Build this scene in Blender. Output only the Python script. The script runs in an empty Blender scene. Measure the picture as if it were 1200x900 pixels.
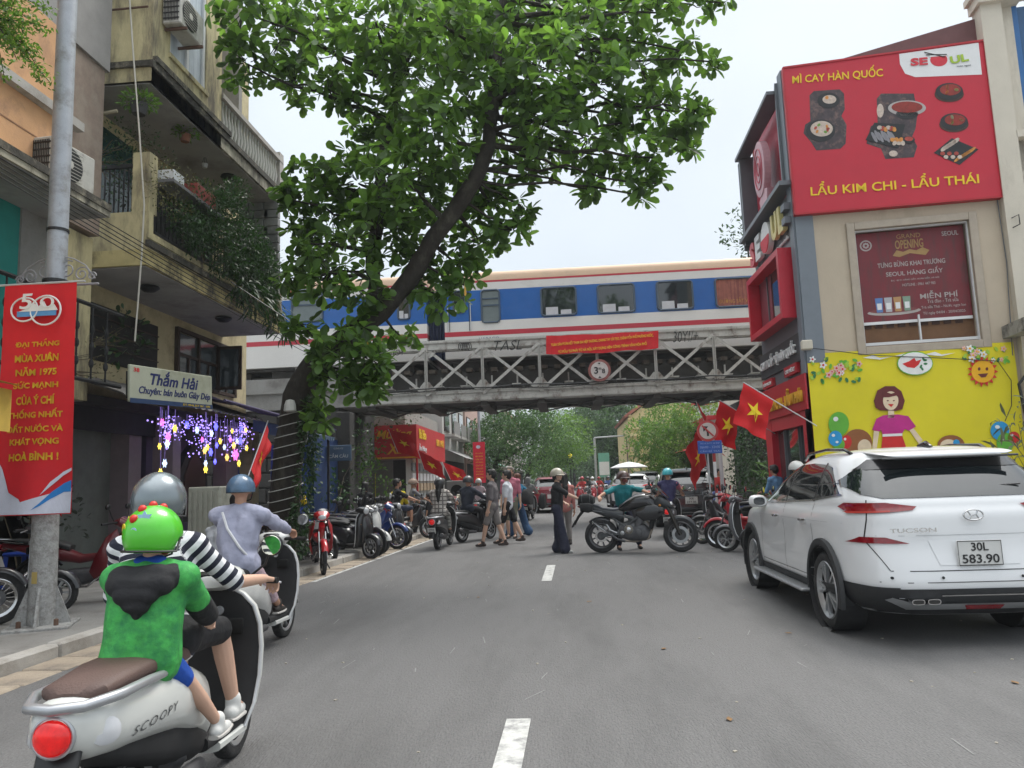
import bpy, bmesh, math, random
import numpy as np
from math import sin, cos, pi, radians, sqrt, atan2, exp
from mathutils import Vector, Matrix, noise
from mathutils.bvhtree import BVHTree

S = bpy.context.scene
COL = S.collection
random.seed(7)
RND = random.Random(11)

# ------------------------------------------------------------------ camera
H = 1.45
FPX = 890.0
_th, _ya, _ro = radians(7.38), radians(4.0), radians(2.06)
_F = Vector((-sin(_ya)*cos(_th), cos(_ya)*cos(_th), sin(_th)))
_R0 = Vector((cos(_ya), sin(_ya), 0.0))
_U0 = _R0.cross(_F)
_R = _R0*cos(_ro) - _U0*sin(_ro)
_U = _U0*cos(_ro) + _R0*sin(_ro)
cd = bpy.data.cameras.new('camera')
cam = bpy.data.objects.new('camera', cd)
COL.objects.link(cam)
m = Matrix((_R, _U, -_F)).transposed().to_4x4()
m.translation = (0, 0, H)
cam.matrix_world = m
cd.sensor_width = 36.0
cd.lens = 36.0*FPX/1200.0
cd.clip_start = 0.05
cd.clip_end = 3000
S.camera = cam

# ------------------------------------------------------------------ sky, sun, exposure
W = bpy.data.worlds.new("World")
S.world = W
W.use_nodes = True
nt = W.node_tree
nt.nodes.clear()
out = nt.nodes.new('ShaderNodeOutputWorld')
bg = nt.nodes.new('ShaderNodeBackground')
bg.inputs['Strength'].default_value = 0.10
sky = nt.nodes.new('ShaderNodeTexSky')
sky.sky_type = 'NISHITA'
sky.sun_disc = False
sky.sun_elevation = radians(58)
sky.sun_rotation = radians(35)
sky.air_density = 1.0
sky.dust_density = 3.0
# overcast deck: brighter overhead than near the horizon, thin uneven cloud
tc = nt.nodes.new('ShaderNodeTexCoord')
sep = nt.nodes.new('ShaderNodeSeparateXYZ')
nt.links.new(tc.outputs['Generated'], sep.inputs[0])
ramp = nt.nodes.new('ShaderNodeValToRGB')
ramp.color_ramp.elements[0].position = 0.0
ramp.color_ramp.elements[0].color = (5.3, 5.8, 6.2, 1)
ramp.color_ramp.elements[1].position = 1.0
ramp.color_ramp.elements[1].color = (20.5, 20.8, 20.8, 1)
e = ramp.color_ramp.elements.new(0.55)
e.color = (5.5, 6.0, 6.45, 1)
nt.links.new(sep.outputs['Z'], ramp.inputs[0])
ns = nt.nodes.new('ShaderNodeTexNoise')
ns.inputs['Scale'].default_value = 2.2
ns.inputs['Detail'].default_value = 4
nt.links.new(tc.outputs['Generated'], ns.inputs['Vector'])
mr = nt.nodes.new('ShaderNodeMapRange')
mr.inputs[1].default_value = 0.3
mr.inputs[2].default_value = 0.7
mr.inputs[3].default_value = 0.90
mr.inputs[4].default_value = 1.10
nt.links.new(ns.outputs['Fac'], mr.inputs[0])
mul = nt.nodes.new('ShaderNodeVectorMath')
mul.operation = 'SCALE'
nt.links.new(ramp.outputs['Color'], mul.inputs[0])
nt.links.new(mr.outputs[0], mul.inputs['Scale'])
mx = nt.nodes.new('ShaderNodeMix')
mx.data_type = 'RGBA'
mx.inputs['Factor'].default_value = 0.88
nt.links.new(sky.outputs[0], mx.inputs['A'])
nt.links.new(mul.outputs[0], mx.inputs['B'])
nt.links.new(mx.outputs['Result'], bg.inputs['Color'])
nt.links.new(bg.outputs[0], out.inputs[0])

sd = bpy.data.lights.new('sun', 'SUN')
sd.energy = 1.5
sd.angle = radians(25)
sd.color = (1.0, 0.96, 0.9)
so = bpy.data.objects.new('sun', sd)
COL.objects.link(so)
_el, _az = radians(58), radians(35)
so.rotation_euler = Vector((sin(_az)*cos(_el), cos(_az)*cos(_el), sin(_el))).to_track_quat('Z', 'Y').to_euler()
S.view_settings.view_transform = 'Standard'
S.view_settings.look = 'None'
S.view_settings.exposure = 0.7
S.view_settings.gamma = 1
S.cycles.max_bounces = 6
S.cycles.diffuse_bounces = 3
S.cycles.glossy_bounces = 3
S.cycles.transmission_bounces = 4
S.cycles.transparent_max_bounces = 8
S.cycles.use_denoising = True

# measured directions from the photograph -> world points on real planes
def ray(x, y): return _F + _R*((x-600)/FPX) - _U*((y-450)/FPX)
def atY(x, y, Y): d = ray(x, y); return Vector((0, 0, H)) + d*(Y/d.y)
def atX(x, y, X): d = ray(x, y); return Vector((0, 0, H)) + d*(X/d.x)
def atZ(x, y, Z=0.0): d = ray(x, y); return Vector((0, 0, H)) + d*((Z-H)/d.z)

# ------------------------------------------------------------------ materials
_mats = {}
def M(name, col=None, rough=.6, metal=0., var=.12, scale=5., bump=0., bscale=60., col2=None, amt=.5, sc2=None,
      stretch=None, emit=0., coat=0., spec=.5, trans=0., wave=None, attr=None, island=False, rough2=None):
    if name in _mats: return _mats[name]
    m = bpy.data.materials.new(name); _mats[name] = m
    m.use_nodes = True
    nt = m.node_tree; L = nt.links.new
    b = nt.nodes['Principled BSDF']
    b.inputs['Roughness'].default_value = rough
    b.inputs['Metallic'].default_value = metal
    b.inputs['Specular IOR Level'].default_value = spec
    b.inputs['Coat Weight'].default_value = coat
    c = col
    tc = nt.nodes.new('ShaderNodeTexCoord')
    src = tc.outputs['Object']
    if stretch:
        mp = nt.nodes.new('ShaderNodeMapping'); mp.inputs['Scale'].default_value = stretch
        L(src, mp.inputs[0]); st = mp.outputs[0]
    else: st = src
    n1 = nt.nodes.new('ShaderNodeTexNoise'); n1.inputs['Scale'].default_value = scale
    n1.inputs['Detail'].default_value = 5; n1.inputs['Roughness'].default_value = .65
    L(src, n1.inputs['Vector'])
    r = nt.nodes.new('ShaderNodeValToRGB')
    r.color_ramp.elements[0].position = .28; r.color_ramp.elements[1].position = .72
    r.color_ramp.elements[0].color = (*[max(0, x*(1-var)) for x in c], 1)
    r.color_ramp.elements[1].color = (*[x*(1+var) for x in c], 1)
    if island:
        g = nt.nodes.new('ShaderNodeNewGeometry'); oi = nt.nodes.new('ShaderNodeObjectInfo')
        ad = nt.nodes.new('ShaderNodeMath'); ad.operation = 'ADD'
        L(g.outputs['Random Per Island'], ad.inputs[0]); L(oi.outputs['Random'], ad.inputs[1])
        fr = nt.nodes.new('ShaderNodeMath'); fr.operation = 'FRACT'; L(ad.outputs[0], fr.inputs[0])
        L(fr.outputs[0], r.inputs[0]); r.color_ramp.elements[0].position = 0; r.color_ramp.elements[1].position = 1
    else:
        L(n1.outputs['Fac'], r.inputs[0])
    cur = r.outputs[0]
    if col2 is not None:
        n2 = nt.nodes.new('ShaderNodeTexNoise'); n2.inputs['Scale'].default_value = sc2 or scale*.4
        n2.inputs['Detail'].default_value = 8; n2.inputs['Roughness'].default_value = .7
        L(st, n2.inputs['Vector'])
        r2 = nt.nodes.new('ShaderNodeMapRange'); r2.inputs[1].default_value = .62-amt*.35; r2.inputs[2].default_value = .78-amt*.25
        L(n2.outputs['Fac'], r2.inputs[0])
        mm = nt.nodes.new('ShaderNodeMix'); mm.data_type = 'RGBA'
        L(r2.outputs[0], mm.inputs['Factor']); L(cur, mm.inputs['A']); mm.inputs['B'].default_value = (*col2, 1)
        cur = mm.outputs['Result']
        if rough2 is not None:
            m3 = nt.nodes.new('ShaderNodeMix'); L(r2.outputs[0], m3.inputs['Factor'])
            m3.inputs['A'].default_value = rough; m3.inputs['B'].default_value = rough2
            L(m3.outputs['Result'], b.inputs['Roughness'])
    for wv in ([None] if attr else (wave if isinstance(wave, list) else [wave])):     # woven / printed bands (colour of the cloth itself)
        if wv is None and not attr: continue
        if attr:
            at = nt.nodes.new('ShaderNodeAttribute'); at.attribute_name = attr[0]; v = at.outputs['Fac']; per, frac, cb = attr[1:]
        else:
            sp = nt.nodes.new('ShaderNodeSeparateXYZ'); L(src, sp.inputs[0]); v = sp.outputs[wv[0]]; per, frac, cb = wv[1:]
        d = nt.nodes.new('ShaderNodeMath'); d.operation = 'DIVIDE'; L(v, d.inputs[0]); d.inputs[1].default_value = per
        fr = nt.nodes.new('ShaderNodeMath'); fr.operation = 'FRACT'; L(d.outputs[0], fr.inputs[0])
        ls = nt.nodes.new('ShaderNodeMath'); ls.operation = 'LESS_THAN'; L(fr.outputs[0], ls.inputs[0]); ls.inputs[1].default_value = frac
        mm = nt.nodes.new('ShaderNodeMix'); mm.data_type = 'RGBA'
        L(ls.outputs[0], mm.inputs['Factor']); L(cur, mm.inputs['A']); mm.inputs['B'].default_value = (*cb, 1)
        cur = mm.outputs['Result']
    L(cur, b.inputs['Base Color'])
    if emit:
        L(cur, b.inputs['Emission Color']); b.inputs['Emission Strength'].default_value = emit
    if bump:
        nb = nt.nodes.new('ShaderNodeTexNoise'); nb.inputs['Scale'].default_value = bscale; nb.inputs['Detail'].default_value = 6
        L(st if stretch else src, nb.inputs['Vector'])
        bp = nt.nodes.new('ShaderNodeBump'); bp.inputs['Strength'].default_value = min(1, bump); bp.inputs['Distance'].default_value = .01 if bump <= 1 else .01*bump
        L(nb.outputs['Fac'], bp.inputs['Height']); L(bp.outputs[0], b.inputs['Normal'])
    if trans:
        tr = nt.nodes.new('ShaderNodeBsdfTranslucent'); L(cur, tr.inputs[0])
        hs = nt.nodes.new('ShaderNodeHueSaturation'); hs.inputs['Value'].default_value = 2.2; hs.inputs['Saturation'].default_value = 1.15; hs.inputs['Hue'].default_value = .485
        L(cur, hs.inputs['Color']); L(hs.outputs[0], tr.inputs[0])
        ms = nt.nodes.new('ShaderNodeMixShader'); ms.inputs[0].default_value = trans
        L(b.outputs[0], ms.inputs[1]); L(tr.outputs[0], ms.inputs[2])
        L(ms.outputs[0], nt.nodes['Material Output'].inputs[0])
    return m

def glassM(name, tint=(.02, .025, .03), rough=.04, alpha=.0):
    if name in _mats: return _mats[name]
    m = bpy.data.materials.new(name); _mats[name] = m; m.use_nodes = True
    nt = m.node_tree; b = nt.nodes['Principled BSDF']
    b.inputs['Base Color'].default_value = (*tint, 1); b.inputs['Roughness'].default_value = rough
    b.inputs['Specular IOR Level'].default_value = .8; b.inputs['Coat Weight'].default_value = .6
    if alpha:
        t = nt.nodes.new('ShaderNodeBsdfTransparent'); ms = nt.nodes.new('ShaderNodeMixShader'); ms.inputs[0].default_value = alpha
        nt.links.new(b.outputs[0], ms.inputs[1]); nt.links.new(t.outputs[0], ms.inputs[2])
        nt.links.new(ms.outputs[0], nt.nodes['Material Output'].inputs[0])
    return m

# ------------------------------------------------------------------ mesh builder
class MB:
    def __init__(s): s.v = []; s.f = []; s.m = []; s.X = Matrix.Identity(4); s.mi = 0
    def add(s, vs, fs, mi=None):
        o = len(s.v); X = s.X
        s.v += [X @ Vector(v) for v in vs]
        s.f += [tuple(i+o for i in f) for f in fs]
        s.m += [s.mi if mi is None else mi]*len(fs)
        return s
    def box(s, c, d, rz=0, bev=0, rx=0, ry=0):
        Mx = Matrix.Translation(c) @ Matrix.Rotation(rz, 4, 'Z') @ Matrix.Rotation(ry, 4, 'Y') @ Matrix.Rotation(rx, 4, 'X')
        x, y, z = d[0]/2, d[1]/2, d[2]/2
        if bev > 0:
            b = min(bev, x*.9, y*.9, z*.9); vs = []; 
            for sx in (-1, 1):
                for sy in (-1, 1):
                    for sz in (-1, 1):
                        vs += [(sx*x, sy*(y-b), sz*(z-b)), (sx*(x-b), sy*y, sz*(z-b)), (sx*(x-b), sy*(y-b), sz*z)]
            bm = bmesh.new()
            for v in vs: bm.verts.new(v)
            bmesh.ops.convex_hull(bm, input=bm.verts)
            bm.verts.index_update()
            vv = [Mx @ v.co for v in bm.verts]; ff = [tuple(q.index for q in f.verts) for f in bm.faces]; bm.free()
            return s.add(vv, ff)
        vs = [Mx @ Vector((sx*x, sy*y, sz*z)) for sx in (-1, 1) for sy in (-1, 1) for sz in (-1, 1)]
        return s.add(vs, [(0, 1, 3, 2), (4, 6, 7, 5), (0, 4, 5, 1), (2, 3, 7, 6), (0, 2, 6, 4), (1, 5, 7, 3)])
    def beam(s, p0, p1, w, h, up=(0, 0, 1)):
        p0, p1 = Vector(p0), Vector(p1); d = (p1-p0); L = d.length; d.normalize()
        u = Vector(up); sd = d.cross(u)
        if sd.length < 1e-4: sd = d.cross(Vector((1, 0, 0)))
        sd.normalize(); u = sd.cross(d)
        vs = [p + sd*(a*w/2) + u*(b*h/2) for p in (p0, p1) for a in (-1, 1) for b in (-1, 1)]
        return s.add(vs, [(0, 1, 3, 2), (4, 6, 7, 5), (0, 4, 5, 1), (2, 3, 7, 6), (0, 2, 6, 4), (1, 5, 7, 3)])
    def tube(s, pts, r, n=8, cap=True, closed=False):
        pts = [Vector(p) for p in pts]; k = len(pts)
        rs = r if isinstance(r, (list, tuple)) else [r]*k
        vs = []; prev = None
        for i, p in enumerate(pts):
            if closed: t = pts[(i+1) % k]-pts[i-1]
            else: t = (pts[min(i+1, k-1)]-pts[max(i-1, 0)])
            if t.length < 1e-7: t = Vector((0, 0, 1))
            t.normalize()
            if prev is None:
                a = t.cross(Vector((0, 0, 1)))
                if a.length < .1: a = t.cross(Vector((1, 0, 0)))
            else: a = prev - t*prev.dot(t)
            a.normalize(); prev = a; b = t.cross(a)
            for j in range(n):
                an = 2*pi*j/n; vs.append(p + (a*cos(an)+b*sin(an))*rs[i])
        fs = []
        for i in range(k if closed else k-1):
            i2 = (i+1) % k
            for j in range(n):
                j2 = (j+1) % n
                fs.append((i*n+j, i*n+j2, i2*n+j2, i2*n+j))
        if cap and not closed:
            fs.append(tuple(range(n))[::-1]); fs.append(tuple((k-1)*n+j for j in range(n)))
        return s.add(vs, fs)
    def loft(s, secs, n=16, e=2.4, cap=True, axis='Y'):
        # secs: (centre, half-width X, half-height, pitch[, exponent]) superellipse rings facing along Y (or axis)
        vs = []
        for q in secs:
            c, w, h, pt = q[:4]; ee = q[4] if len(q) > 4 else e
            for j in range(n):
                a = 2*pi*(j+.5)/n; ca, sa = cos(a), sin(a)
                x = w*math.copysign(abs(ca)**(2/ee), ca); y = h*math.copysign(abs(sa)**(2/ee), sa)
                if axis == 'Y': v = Vector((x, -sin(pt)*y, cos(pt)*y))
                elif axis == 'Z': v = Vector((x, cos(pt)*y, sin(pt)*y))
                else: v = Vector((-sin(pt)*y, x, cos(pt)*y))
                vs.append(Vector(c)+v)
        k = len(secs); fs = []
        for i in range(k-1):
            for j in range(n):
                j2 = (j+1) % n; fs.append((i*n+j, i*n+j2, (i+1)*n+j2, (i+1)*n+j))
        if cap: fs.append(tuple(range(n))[::-1]); fs.append(tuple((k-1)*n+j for j in range(n)))
        return s.add(vs, fs)
    def lathe(s, prof, n=24, axis='Z', c=(0, 0, 0), closed=False, arc=1.0):
        # prof: (radius, height)
        vs = []; c = Vector(c); k = len(prof); nn = n if arc >= 1 else n+1
        for r, z in prof:
            for j in range(nn):
                a = 2*pi*arc*j/n
                v = (r*cos(a), r*sin(a), z)
                if axis == 'X': v = (z, r*cos(a), r*sin(a))
                elif axis == 'Y': v = (r*cos(a), z, -r*sin(a))
                vs.append(c+Vector(v))
        fs = []
        for i in range(k if closed else k-1):
            i2 = (i+1) % k
            for j in range(n):
                j2 = (j+1) % nn; fs.append((i*nn+j, i*nn+j2, i2*nn+j2, i2*nn+j))
        if not closed and arc >= 1:
            if prof[0][0] > 1e-5: fs.append(tuple(range(nn))[::-1])
            if prof[-1][0] > 1e-5: fs.append(tuple((k-1)*nn+j for j in range(nn)))
        return s.add(vs, fs)
    def ball(s, c, r, n=14, k=8, rot=None):
        c = Vector(c); r = (r, r, r) if not hasattr(r, '__len__') else r
        vs = []; 
        for i in range(k+1):
            t = pi*i/k
            for j in range(n):
                a = 2*pi*j/n; v = Vector((sin(t)*cos(a)*r[0], sin(t)*sin(a)*r[1], cos(t)*r[2]))
                vs.append(c + (rot @ v if rot else v))
        fs = [(i*n+j, (i+1)*n+j, (i+1)*n+(j+1) % n, i*n+(j+1) % n) for i in range(k) for j in range(n)]
        return s.add(vs, fs)
    def prism(s, poly, depth, X=None):
        # poly in (x, y) of frame X, extruded along +z by depth
        X = X or Matrix.Identity(4); n = len(poly)
        vs = [X @ Vector((p[0], p[1], 0)) for p in poly] + [X @ Vector((p[0], p[1], depth)) for p in poly]
        fs = [tuple(range(n))[::-1], tuple(range(n, 2*n))] + [(i, (i+1) % n, n+(i+1) % n, n+i) for i in range(n)]
        return s.add(vs, fs)
    def quad(s, a, b, c, d): return s.add([a, b, c, d], [(0, 1, 2, 3)])
    def build(s, name, mat=None, parent=None, smooth=False, ang=None, loc=None):
        me = bpy.data.meshes.new(name)
        me.from_pydata([tuple(v) for v in s.v], [], s.f)
        mats = mat if isinstance(mat, (list, tuple)) else [mat]
        for q in mats:
            if q: me.materials.append(q)
        if len(mats) > 1: me.polygons.foreach_set('material_index', s.m)
        if smooth: shade(me, ang or 40)
        me.update()
        return link(name, me, parent, loc)

def shade(me, ang=40):
    bm = bmesh.new(); bm.from_mesh(me); bmesh.ops.remove_doubles(bm, verts=bm.verts, dist=1e-5)
    bmesh.ops.recalc_face_normals(bm, faces=bm.faces)
    lim = radians(ang)
    for f in bm.faces: f.smooth = True
    for e in bm.edges:
        e.smooth = not (len(e.link_faces) != 2 or e.calc_face_angle(0) > lim)
    bm.to_mesh(me); bm.free()

def link(name, me, parent=None, loc=None):
    o = bpy.data.objects.new(name, me); COL.objects.link(o)
    if parent is not None: o.parent = parent
    if loc is not None: o.location = loc
    return o
def inst(src, parent=None, mw=None, name=None):
    o = bpy.data.objects.new(name or src.name.split('.')[0], src if isinstance(src, bpy.types.Mesh) else src.data)
    COL.objects.link(o)
    if parent is not None: o.parent = parent
    if mw is not None: o.matrix_basis = mw
    return o

def thing(name, label, cat, loc=(0, 0, 0), rz=0, group=None):
    o = bpy.data.objects.new(name, None); COL.objects.link(o)
    o.location = loc; o.rotation_euler = (0, 0, rz); o.empty_display_size = .1
    return tag(o, label, cat, group)
def tag(o, label, cat, group=None):
    o['label'] = label; o['category'] = cat
    if group: o['group'] = group
    return o
def struct(o): o['kind'] = 'structure'; return o
def stuff(o): o['kind'] = 'stuff'; return o
def kids(o): return list(o.children)
def dup(root, loc, rz, label=None, group=None, swap=None, sc=None):
    def cp(o, par):
        c = o.copy(); COL.objects.link(c); c.parent = par
        if swap and o.type == 'MESH' and any(ms.name in swap for ms in o.data.materials if ms):
            key = (o.data.name, tuple(sorted((a, b.name) for a, b in swap.items())))
            if key not in _swapc:
                d = o.data.copy()
                for i, ms in enumerate(d.materials):
                    if ms and ms.name in swap: d.materials[i] = swap[ms.name]
                _swapc[key] = d
            c.data = _swapc[key]
        for ch in kids(o): cp(ch, c)
        return c
    r = cp(root, None); r.location = loc; r.rotation_euler = (0, 0, rz)
    if sc: r.scale = (sc, sc, sc)
    if label: r['label'] = label
    if group: r['group'] = group
    return r
_swapc = {}

def text(s, w, h, X, mat, parent=None, name='lettering', depth=.004, bold=0., shear=0., fit=True, align='CENTER', spacing=1.):
    # lettering as a mesh: box w x h centred on the origin of frame X (x right, y up, z out)
    cu = bpy.data.curves.new(name, 'FONT'); cu.body = s; cu.size = 1; cu.extrude = .02; cu.offset = bold; cu.shear = shear
    cu.resolution_u = 3; cu.align_x = align; cu.space_character = spacing
    o = bpy.data.objects.new('tmp', cu)
    me = evaluated(o)
    bpy.data.objects.remove(o)
    co = np.empty(len(me.vertices)*3); me.vertices.foreach_get('co', co); co = co.reshape(-1, 3)
    if len(co):
        lo, hi = co.min(0), co.max(0)
        sx = w/max(hi[0]-lo[0], 1e-4); sy = h/max(hi[1]-lo[1], 1e-4)
        if not fit: sx = sy = min(sx, sy)
        co[:, 0] = (co[:, 0]-(lo[0]+hi[0])/2)*sx; co[:, 1] = (co[:, 1]-(lo[1]+hi[1])/2)*sy
        co[:, 2] = (co[:, 2]-lo[2])/max(hi[2]-lo[2], 1e-5)*depth
        me.vertices.foreach_set('co', co.ravel())
    me.transform(X)
    me.materials.clear(); me.materials.append(mat)
    me.name = name
    return link(name, me, parent)

_lab = bpy.data.scenes.new('workbench')      # empty side scene: modifiers are evaluated here, quickly
def evaluated(o):
    _lab.collection.objects.link(o)
    with bpy.context.temp_override(scene=_lab, view_layer=_lab.view_layers[0]): dg = bpy.context.evaluated_depsgraph_get()
    dg.update()
    me = bpy.data.meshes.new_from_object(o.evaluated_get(dg)); _lab.collection.objects.unlink(o); return me

def frame(o, xd, yd):
    x = Vector(xd).normalized(); y = Vector(yd); y = (y - x*y.dot(x)).normalized(); z = x.cross(y)
    m = Matrix((x, y, z)).transposed().to_4x4(); m.translation = Vector(o); return m

def circ(cx, cy, r, n=20, ry=None, a0=0): return [(cx+r*cos(a0+2*pi*i/n), cy+(ry or r)*sin(a0+2*pi*i/n)) for i in range(n)]
def star(cx, cy, r, ri=.382, n=5, rot=0): return [(cx+(r if i % 2 == 0 else r*ri)*sin(rot+pi*i/n), cy+(r if i % 2 == 0 else r*ri)*cos(rot+pi*i/n)) for i in range(2*n)]

def spline(pts, k=6):
    # Catmull-Rom through tuples
    P = [Vector(p) if len(p) <= 4 else p for p in pts]; out = []
    P = [np.array(p, float) for p in pts]; n = len(P)
    for i in range(n-1):
        a, b, c, d = P[max(i-1, 0)], P[i], P[i+1], P[min(i+2, n-1)]
        for j in range(k):
            t = j/k; out.append(.5*((2*b)+(c-a)*t+(2*a-5*b+4*c-d)*t*t+(3*b-a-3*c+d)*t**3))
    out.append(P[-1]); return out

# ------------------------------------------------------------------ one continuous skin from tapered limbs
def rcone(mb, p0, p1, r0, r1, n=12, flat=None):
    p0, p1 = Vector(p0), Vector(p1); d = p1-p0; L = d.length
    if L < 1e-5: d = Vector((0, 0, 1)); L = 1e-5
    d.normalize()
    pts = []; rs = []
    for a in (-80, -55, -25): pts.append(p0+d*(r0*sin(radians(a)))); rs.append(r0*cos(radians(a)))
    pts.append(p0); rs.append(r0); pts.append(p1); rs.append(r1)
    for a in (25, 55, 80): pts.append(p1+d*(r1*sin(radians(a)))); rs.append(r1*cos(radians(a)))
    mb.tube(pts, rs, n)

def blob(name, caps, vox, mat, parent=None, smooth=4, wr=0., wfreq=9., along=None, minr=True, squash=None, extra=None):
    mb = MB()
    for c in caps:
        r0, r1 = c[2], c[3]
        if minr: r0, r1 = max(r0, vox*.95), max(r1, vox*.95)
        rcone(mb, c[0], c[1], r0, r1)
    if extra: extra(mb)
    me = bpy.data.meshes.new('t'); me.from_pydata([tuple(v) for v in mb.v], [], mb.f)
    o = bpy.data.objects.new('t', me)
    md = o.modifiers.new('r', 'REMESH'); md.mode = 'VOXEL'; md.voxel_size = vox
    sm = o.modifiers.new('s', 'SMOOTH'); sm.iterations = smooth; sm.factor = .6
    r = evaluated(o)
    bpy.data.objects.remove(o); bpy.data.meshes.remove(me)
    n = len(r.vertices)
    co = np.empty(n*3); r.vertices.foreach_get('co', co); co = co.reshape(-1, 3)
    if wr:
        no = np.empty(n*3); r.vertices.foreach_get('normal', no); no = no.reshape(-1, 3)
        for i in range(n):
            p = co[i]
            q = noise.noise(Vector((p[0]*wfreq, p[1]*wfreq, p[2]*wfreq*.55)))+.5*noise.noise(Vector((p[0]*wfreq*2.3+5, p[1]*wfreq*2.3, p[2]*wfreq*1.2)))
            co[i] += no[i]*(q*wr)
    if along:                # distance down each limb, for woven stripes
        best = np.full(n, 1e9); val = np.zeros(n)
        for (p0, p1, r0, off) in along:
            p0 = np.array(p0, float); p1 = np.array(p1, float); d = p1-p0; L = np.linalg.norm(d); d = d/L
            t = (co-p0)@d; tc = np.clip(t, 0, L)
            ds = np.linalg.norm(co-(p0+tc[:, None]*d), axis=1)-r0
            k = ds < best; best[k] = ds[k]; val[k] = (t+off)[k]
        a = r.attributes.new('along', 'FLOAT', 'POINT'); a.data.foreach_set('value', val.astype(np.float32))
    r.vertices.foreach_set('co', co.ravel())
    r.polygons.foreach_set('use_smooth', [True]*len(r.polygons))
    r.materials.clear(); r.materials.append(mat); r.name = name; r.update()
    return link(name, r, parent)
# ------------------------------------------------------------------ shared materials
asph = M('asphalt', (.138, .136, .135), .88, var=.34, scale=70, bump=1.5, bscale=90, col2=(.098, .097, .096), amt=.46, sc2=.9, stretch=(1, .22, 1))
conc = M('concrete', (.27, .265, .25), .9, var=.2, scale=3, bump=.6, bscale=40, col2=(.16, .15, .14), amt=.5, sc2=1.5)
conc_l = M('concrete_light', (.42, .4, .37), .9, var=.12, scale=4, bump=.4, bscale=50, col2=(.25, .23, .2), amt=.4, sc2=2)
tanst = M('gutter_stone', (.36, .30, .23), .9, var=.18, scale=6, bump=.6, bscale=60, col2=(.2, .17, .14), amt=.5)
paint = M('road_paint', (.5, .5, .48), .8, var=.15, scale=12, col2=(.2, .2, .2), amt=.45, sc2=9)
yel = M('yellow_plaster', (.52, .455, .26), .9, var=.12, scale=2.5, bump=.4, bscale=30, col2=(.13, .11, .08), amt=.5, sc2=1.8, stretch=(1.6, 1.6, .4))
yelc = M('yellow_plaster_clean', (.52, .45, .27), .9, var=.1, scale=3, bump=.3, bscale=30, col2=(.30, .25, .15), amt=.4, sc2=1.2)
mossy = M('moss_stain', (.06, .055, .045), .95, var=.5, scale=9, bump=1, bscale=30, col2=(.28, .25, .18), amt=.3, sc2=4)
orange = M('orange_plaster', (.58, .33, .17), .9, var=.1, scale=2, bump=.3, bscale=30, col2=(.35, .2, .12), amt=.3, sc2=1.4)
teal = M('teal_plaster', (.02, .23, .2), .85, var=.12, scale=3, bump=.2)
grayp = M('grey_plaster', (.28, .27, .26), .9, var=.15, scale=2, bump=.3)
soff = M('soffit', (.34, .33, .32), .9, var=.12, scale=1.6, col2=(.2, .19, .18), amt=.35, sc2=1)
beige = M('beige_plaster', (.50, .42, .32), .9, var=.06, scale=1.5, bump=.25, bscale=40, col2=(.38, .31, .23), amt=.25, sc2=.7, stretch=(1, 1, .3))
cream = M('cream_plaster', (.60, .55, .46), .9, var=.06, scale=1.5, bump=.25, col2=(.36, .32, .26), amt=.25, sc2=.8, stretch=(1, 1, .3))
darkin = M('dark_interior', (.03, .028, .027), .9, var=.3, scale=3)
steel = M('truss_paint', (.46, .45, .42), .75, var=.12, scale=4, bump=.3, bscale=50, col2=(.12, .08, .06), amt=.32, sc2=3, stretch=(1, 1, .6))
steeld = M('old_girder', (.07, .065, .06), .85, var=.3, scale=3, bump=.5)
galv = M('galvanised', (.36, .38, .41), .55, metal=.35, var=.1, scale=7, bump=.3, bscale=80, col2=(.22, .22, .21), amt=.35, sc2=5)
galvd = M('pole_concrete', (.33, .33, .32), .85, var=.2, scale=12, bump=.9, bscale=60, col2=(.2, .19, .18), amt=.5, sc2=20)
red = M('banner_red', (.62, .012, .02), .75, var=.1, scale=3, bump=.3, bscale=6)
redd = M('sign_red', (.42, .012, .022), .5, var=.08, scale=2)
redfr = M('frame_red', (.50, .01, .03), .4, var=.06)
pinkred = M('panel_pink', (.50, .045, .08), .4, var=.06)
yellowp = M('letter_yellow', (.80, .55, .02), .6, var=.04)
gold = M('letter_gold', (.75, .42, .03), .5, var=.06)
white = M('white_print', (.74, .74, .74), .6, var=.04)
whitep = M('white_frame', (.62, .63, .64), .5, var=.06)
black = M('black_plastic', (.012, .012, .013), .45, var=.2, scale=8)
blackm = M('black_matte', (.02, .02, .021), .85, var=.25, scale=8)
gray = M('grey_metal', (.13, .145, .16), .45, var=.06, metal=.2)
grayl = M('grey_light', (.45, .46, .47), .5, var=.08)
wood = M('dark_wood', (.05, .032, .022), .6, var=.25, scale=10)
bluet = M('blue_tarp', (.01, .035, .25), .5, var=.2, scale=2, bump=.8, bscale=5)
blueg = M('blue_grey', (.06, .10, .16), .7, var=.12)
glassd = glassM('dark_glass', (.015, .02, .022), .06)
glassw = glassM('window_glass', (.06, .075, .08), .08)
leafm = M('leaf_green', (.078, .15, .036), .45, var=.62, island=True, trans=.48, spec=.5)
leafl = M('leaf_light', (.085, .17, .035), .45, var=.4, island=True, trans=.35)
leafd = M('leaf_dark', (.025, .06, .018), .45, var=.5, island=True, trans=.2)
leaff = M('leaf_far', (.06, .12, .04), .6, var=.5, island=True, trans=.25)
bark = M('bark', (.03, .025, .02), .95, var=.35, scale=9, bump=1.6, bscale=22, col2=(.085, .08, .06), amt=.3, stretch=(1, 1, .4))
blue = M('train_blue', (.008, .10, .36), .35, var=.08, scale=1.5, coat=.2, bump=.1, bscale=3)
tcream = M('train_roof', (.58, .40, .27), .6, var=.06, scale=.6, col2=(.45, .33, .23), amt=.3, sc2=.6)
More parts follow.
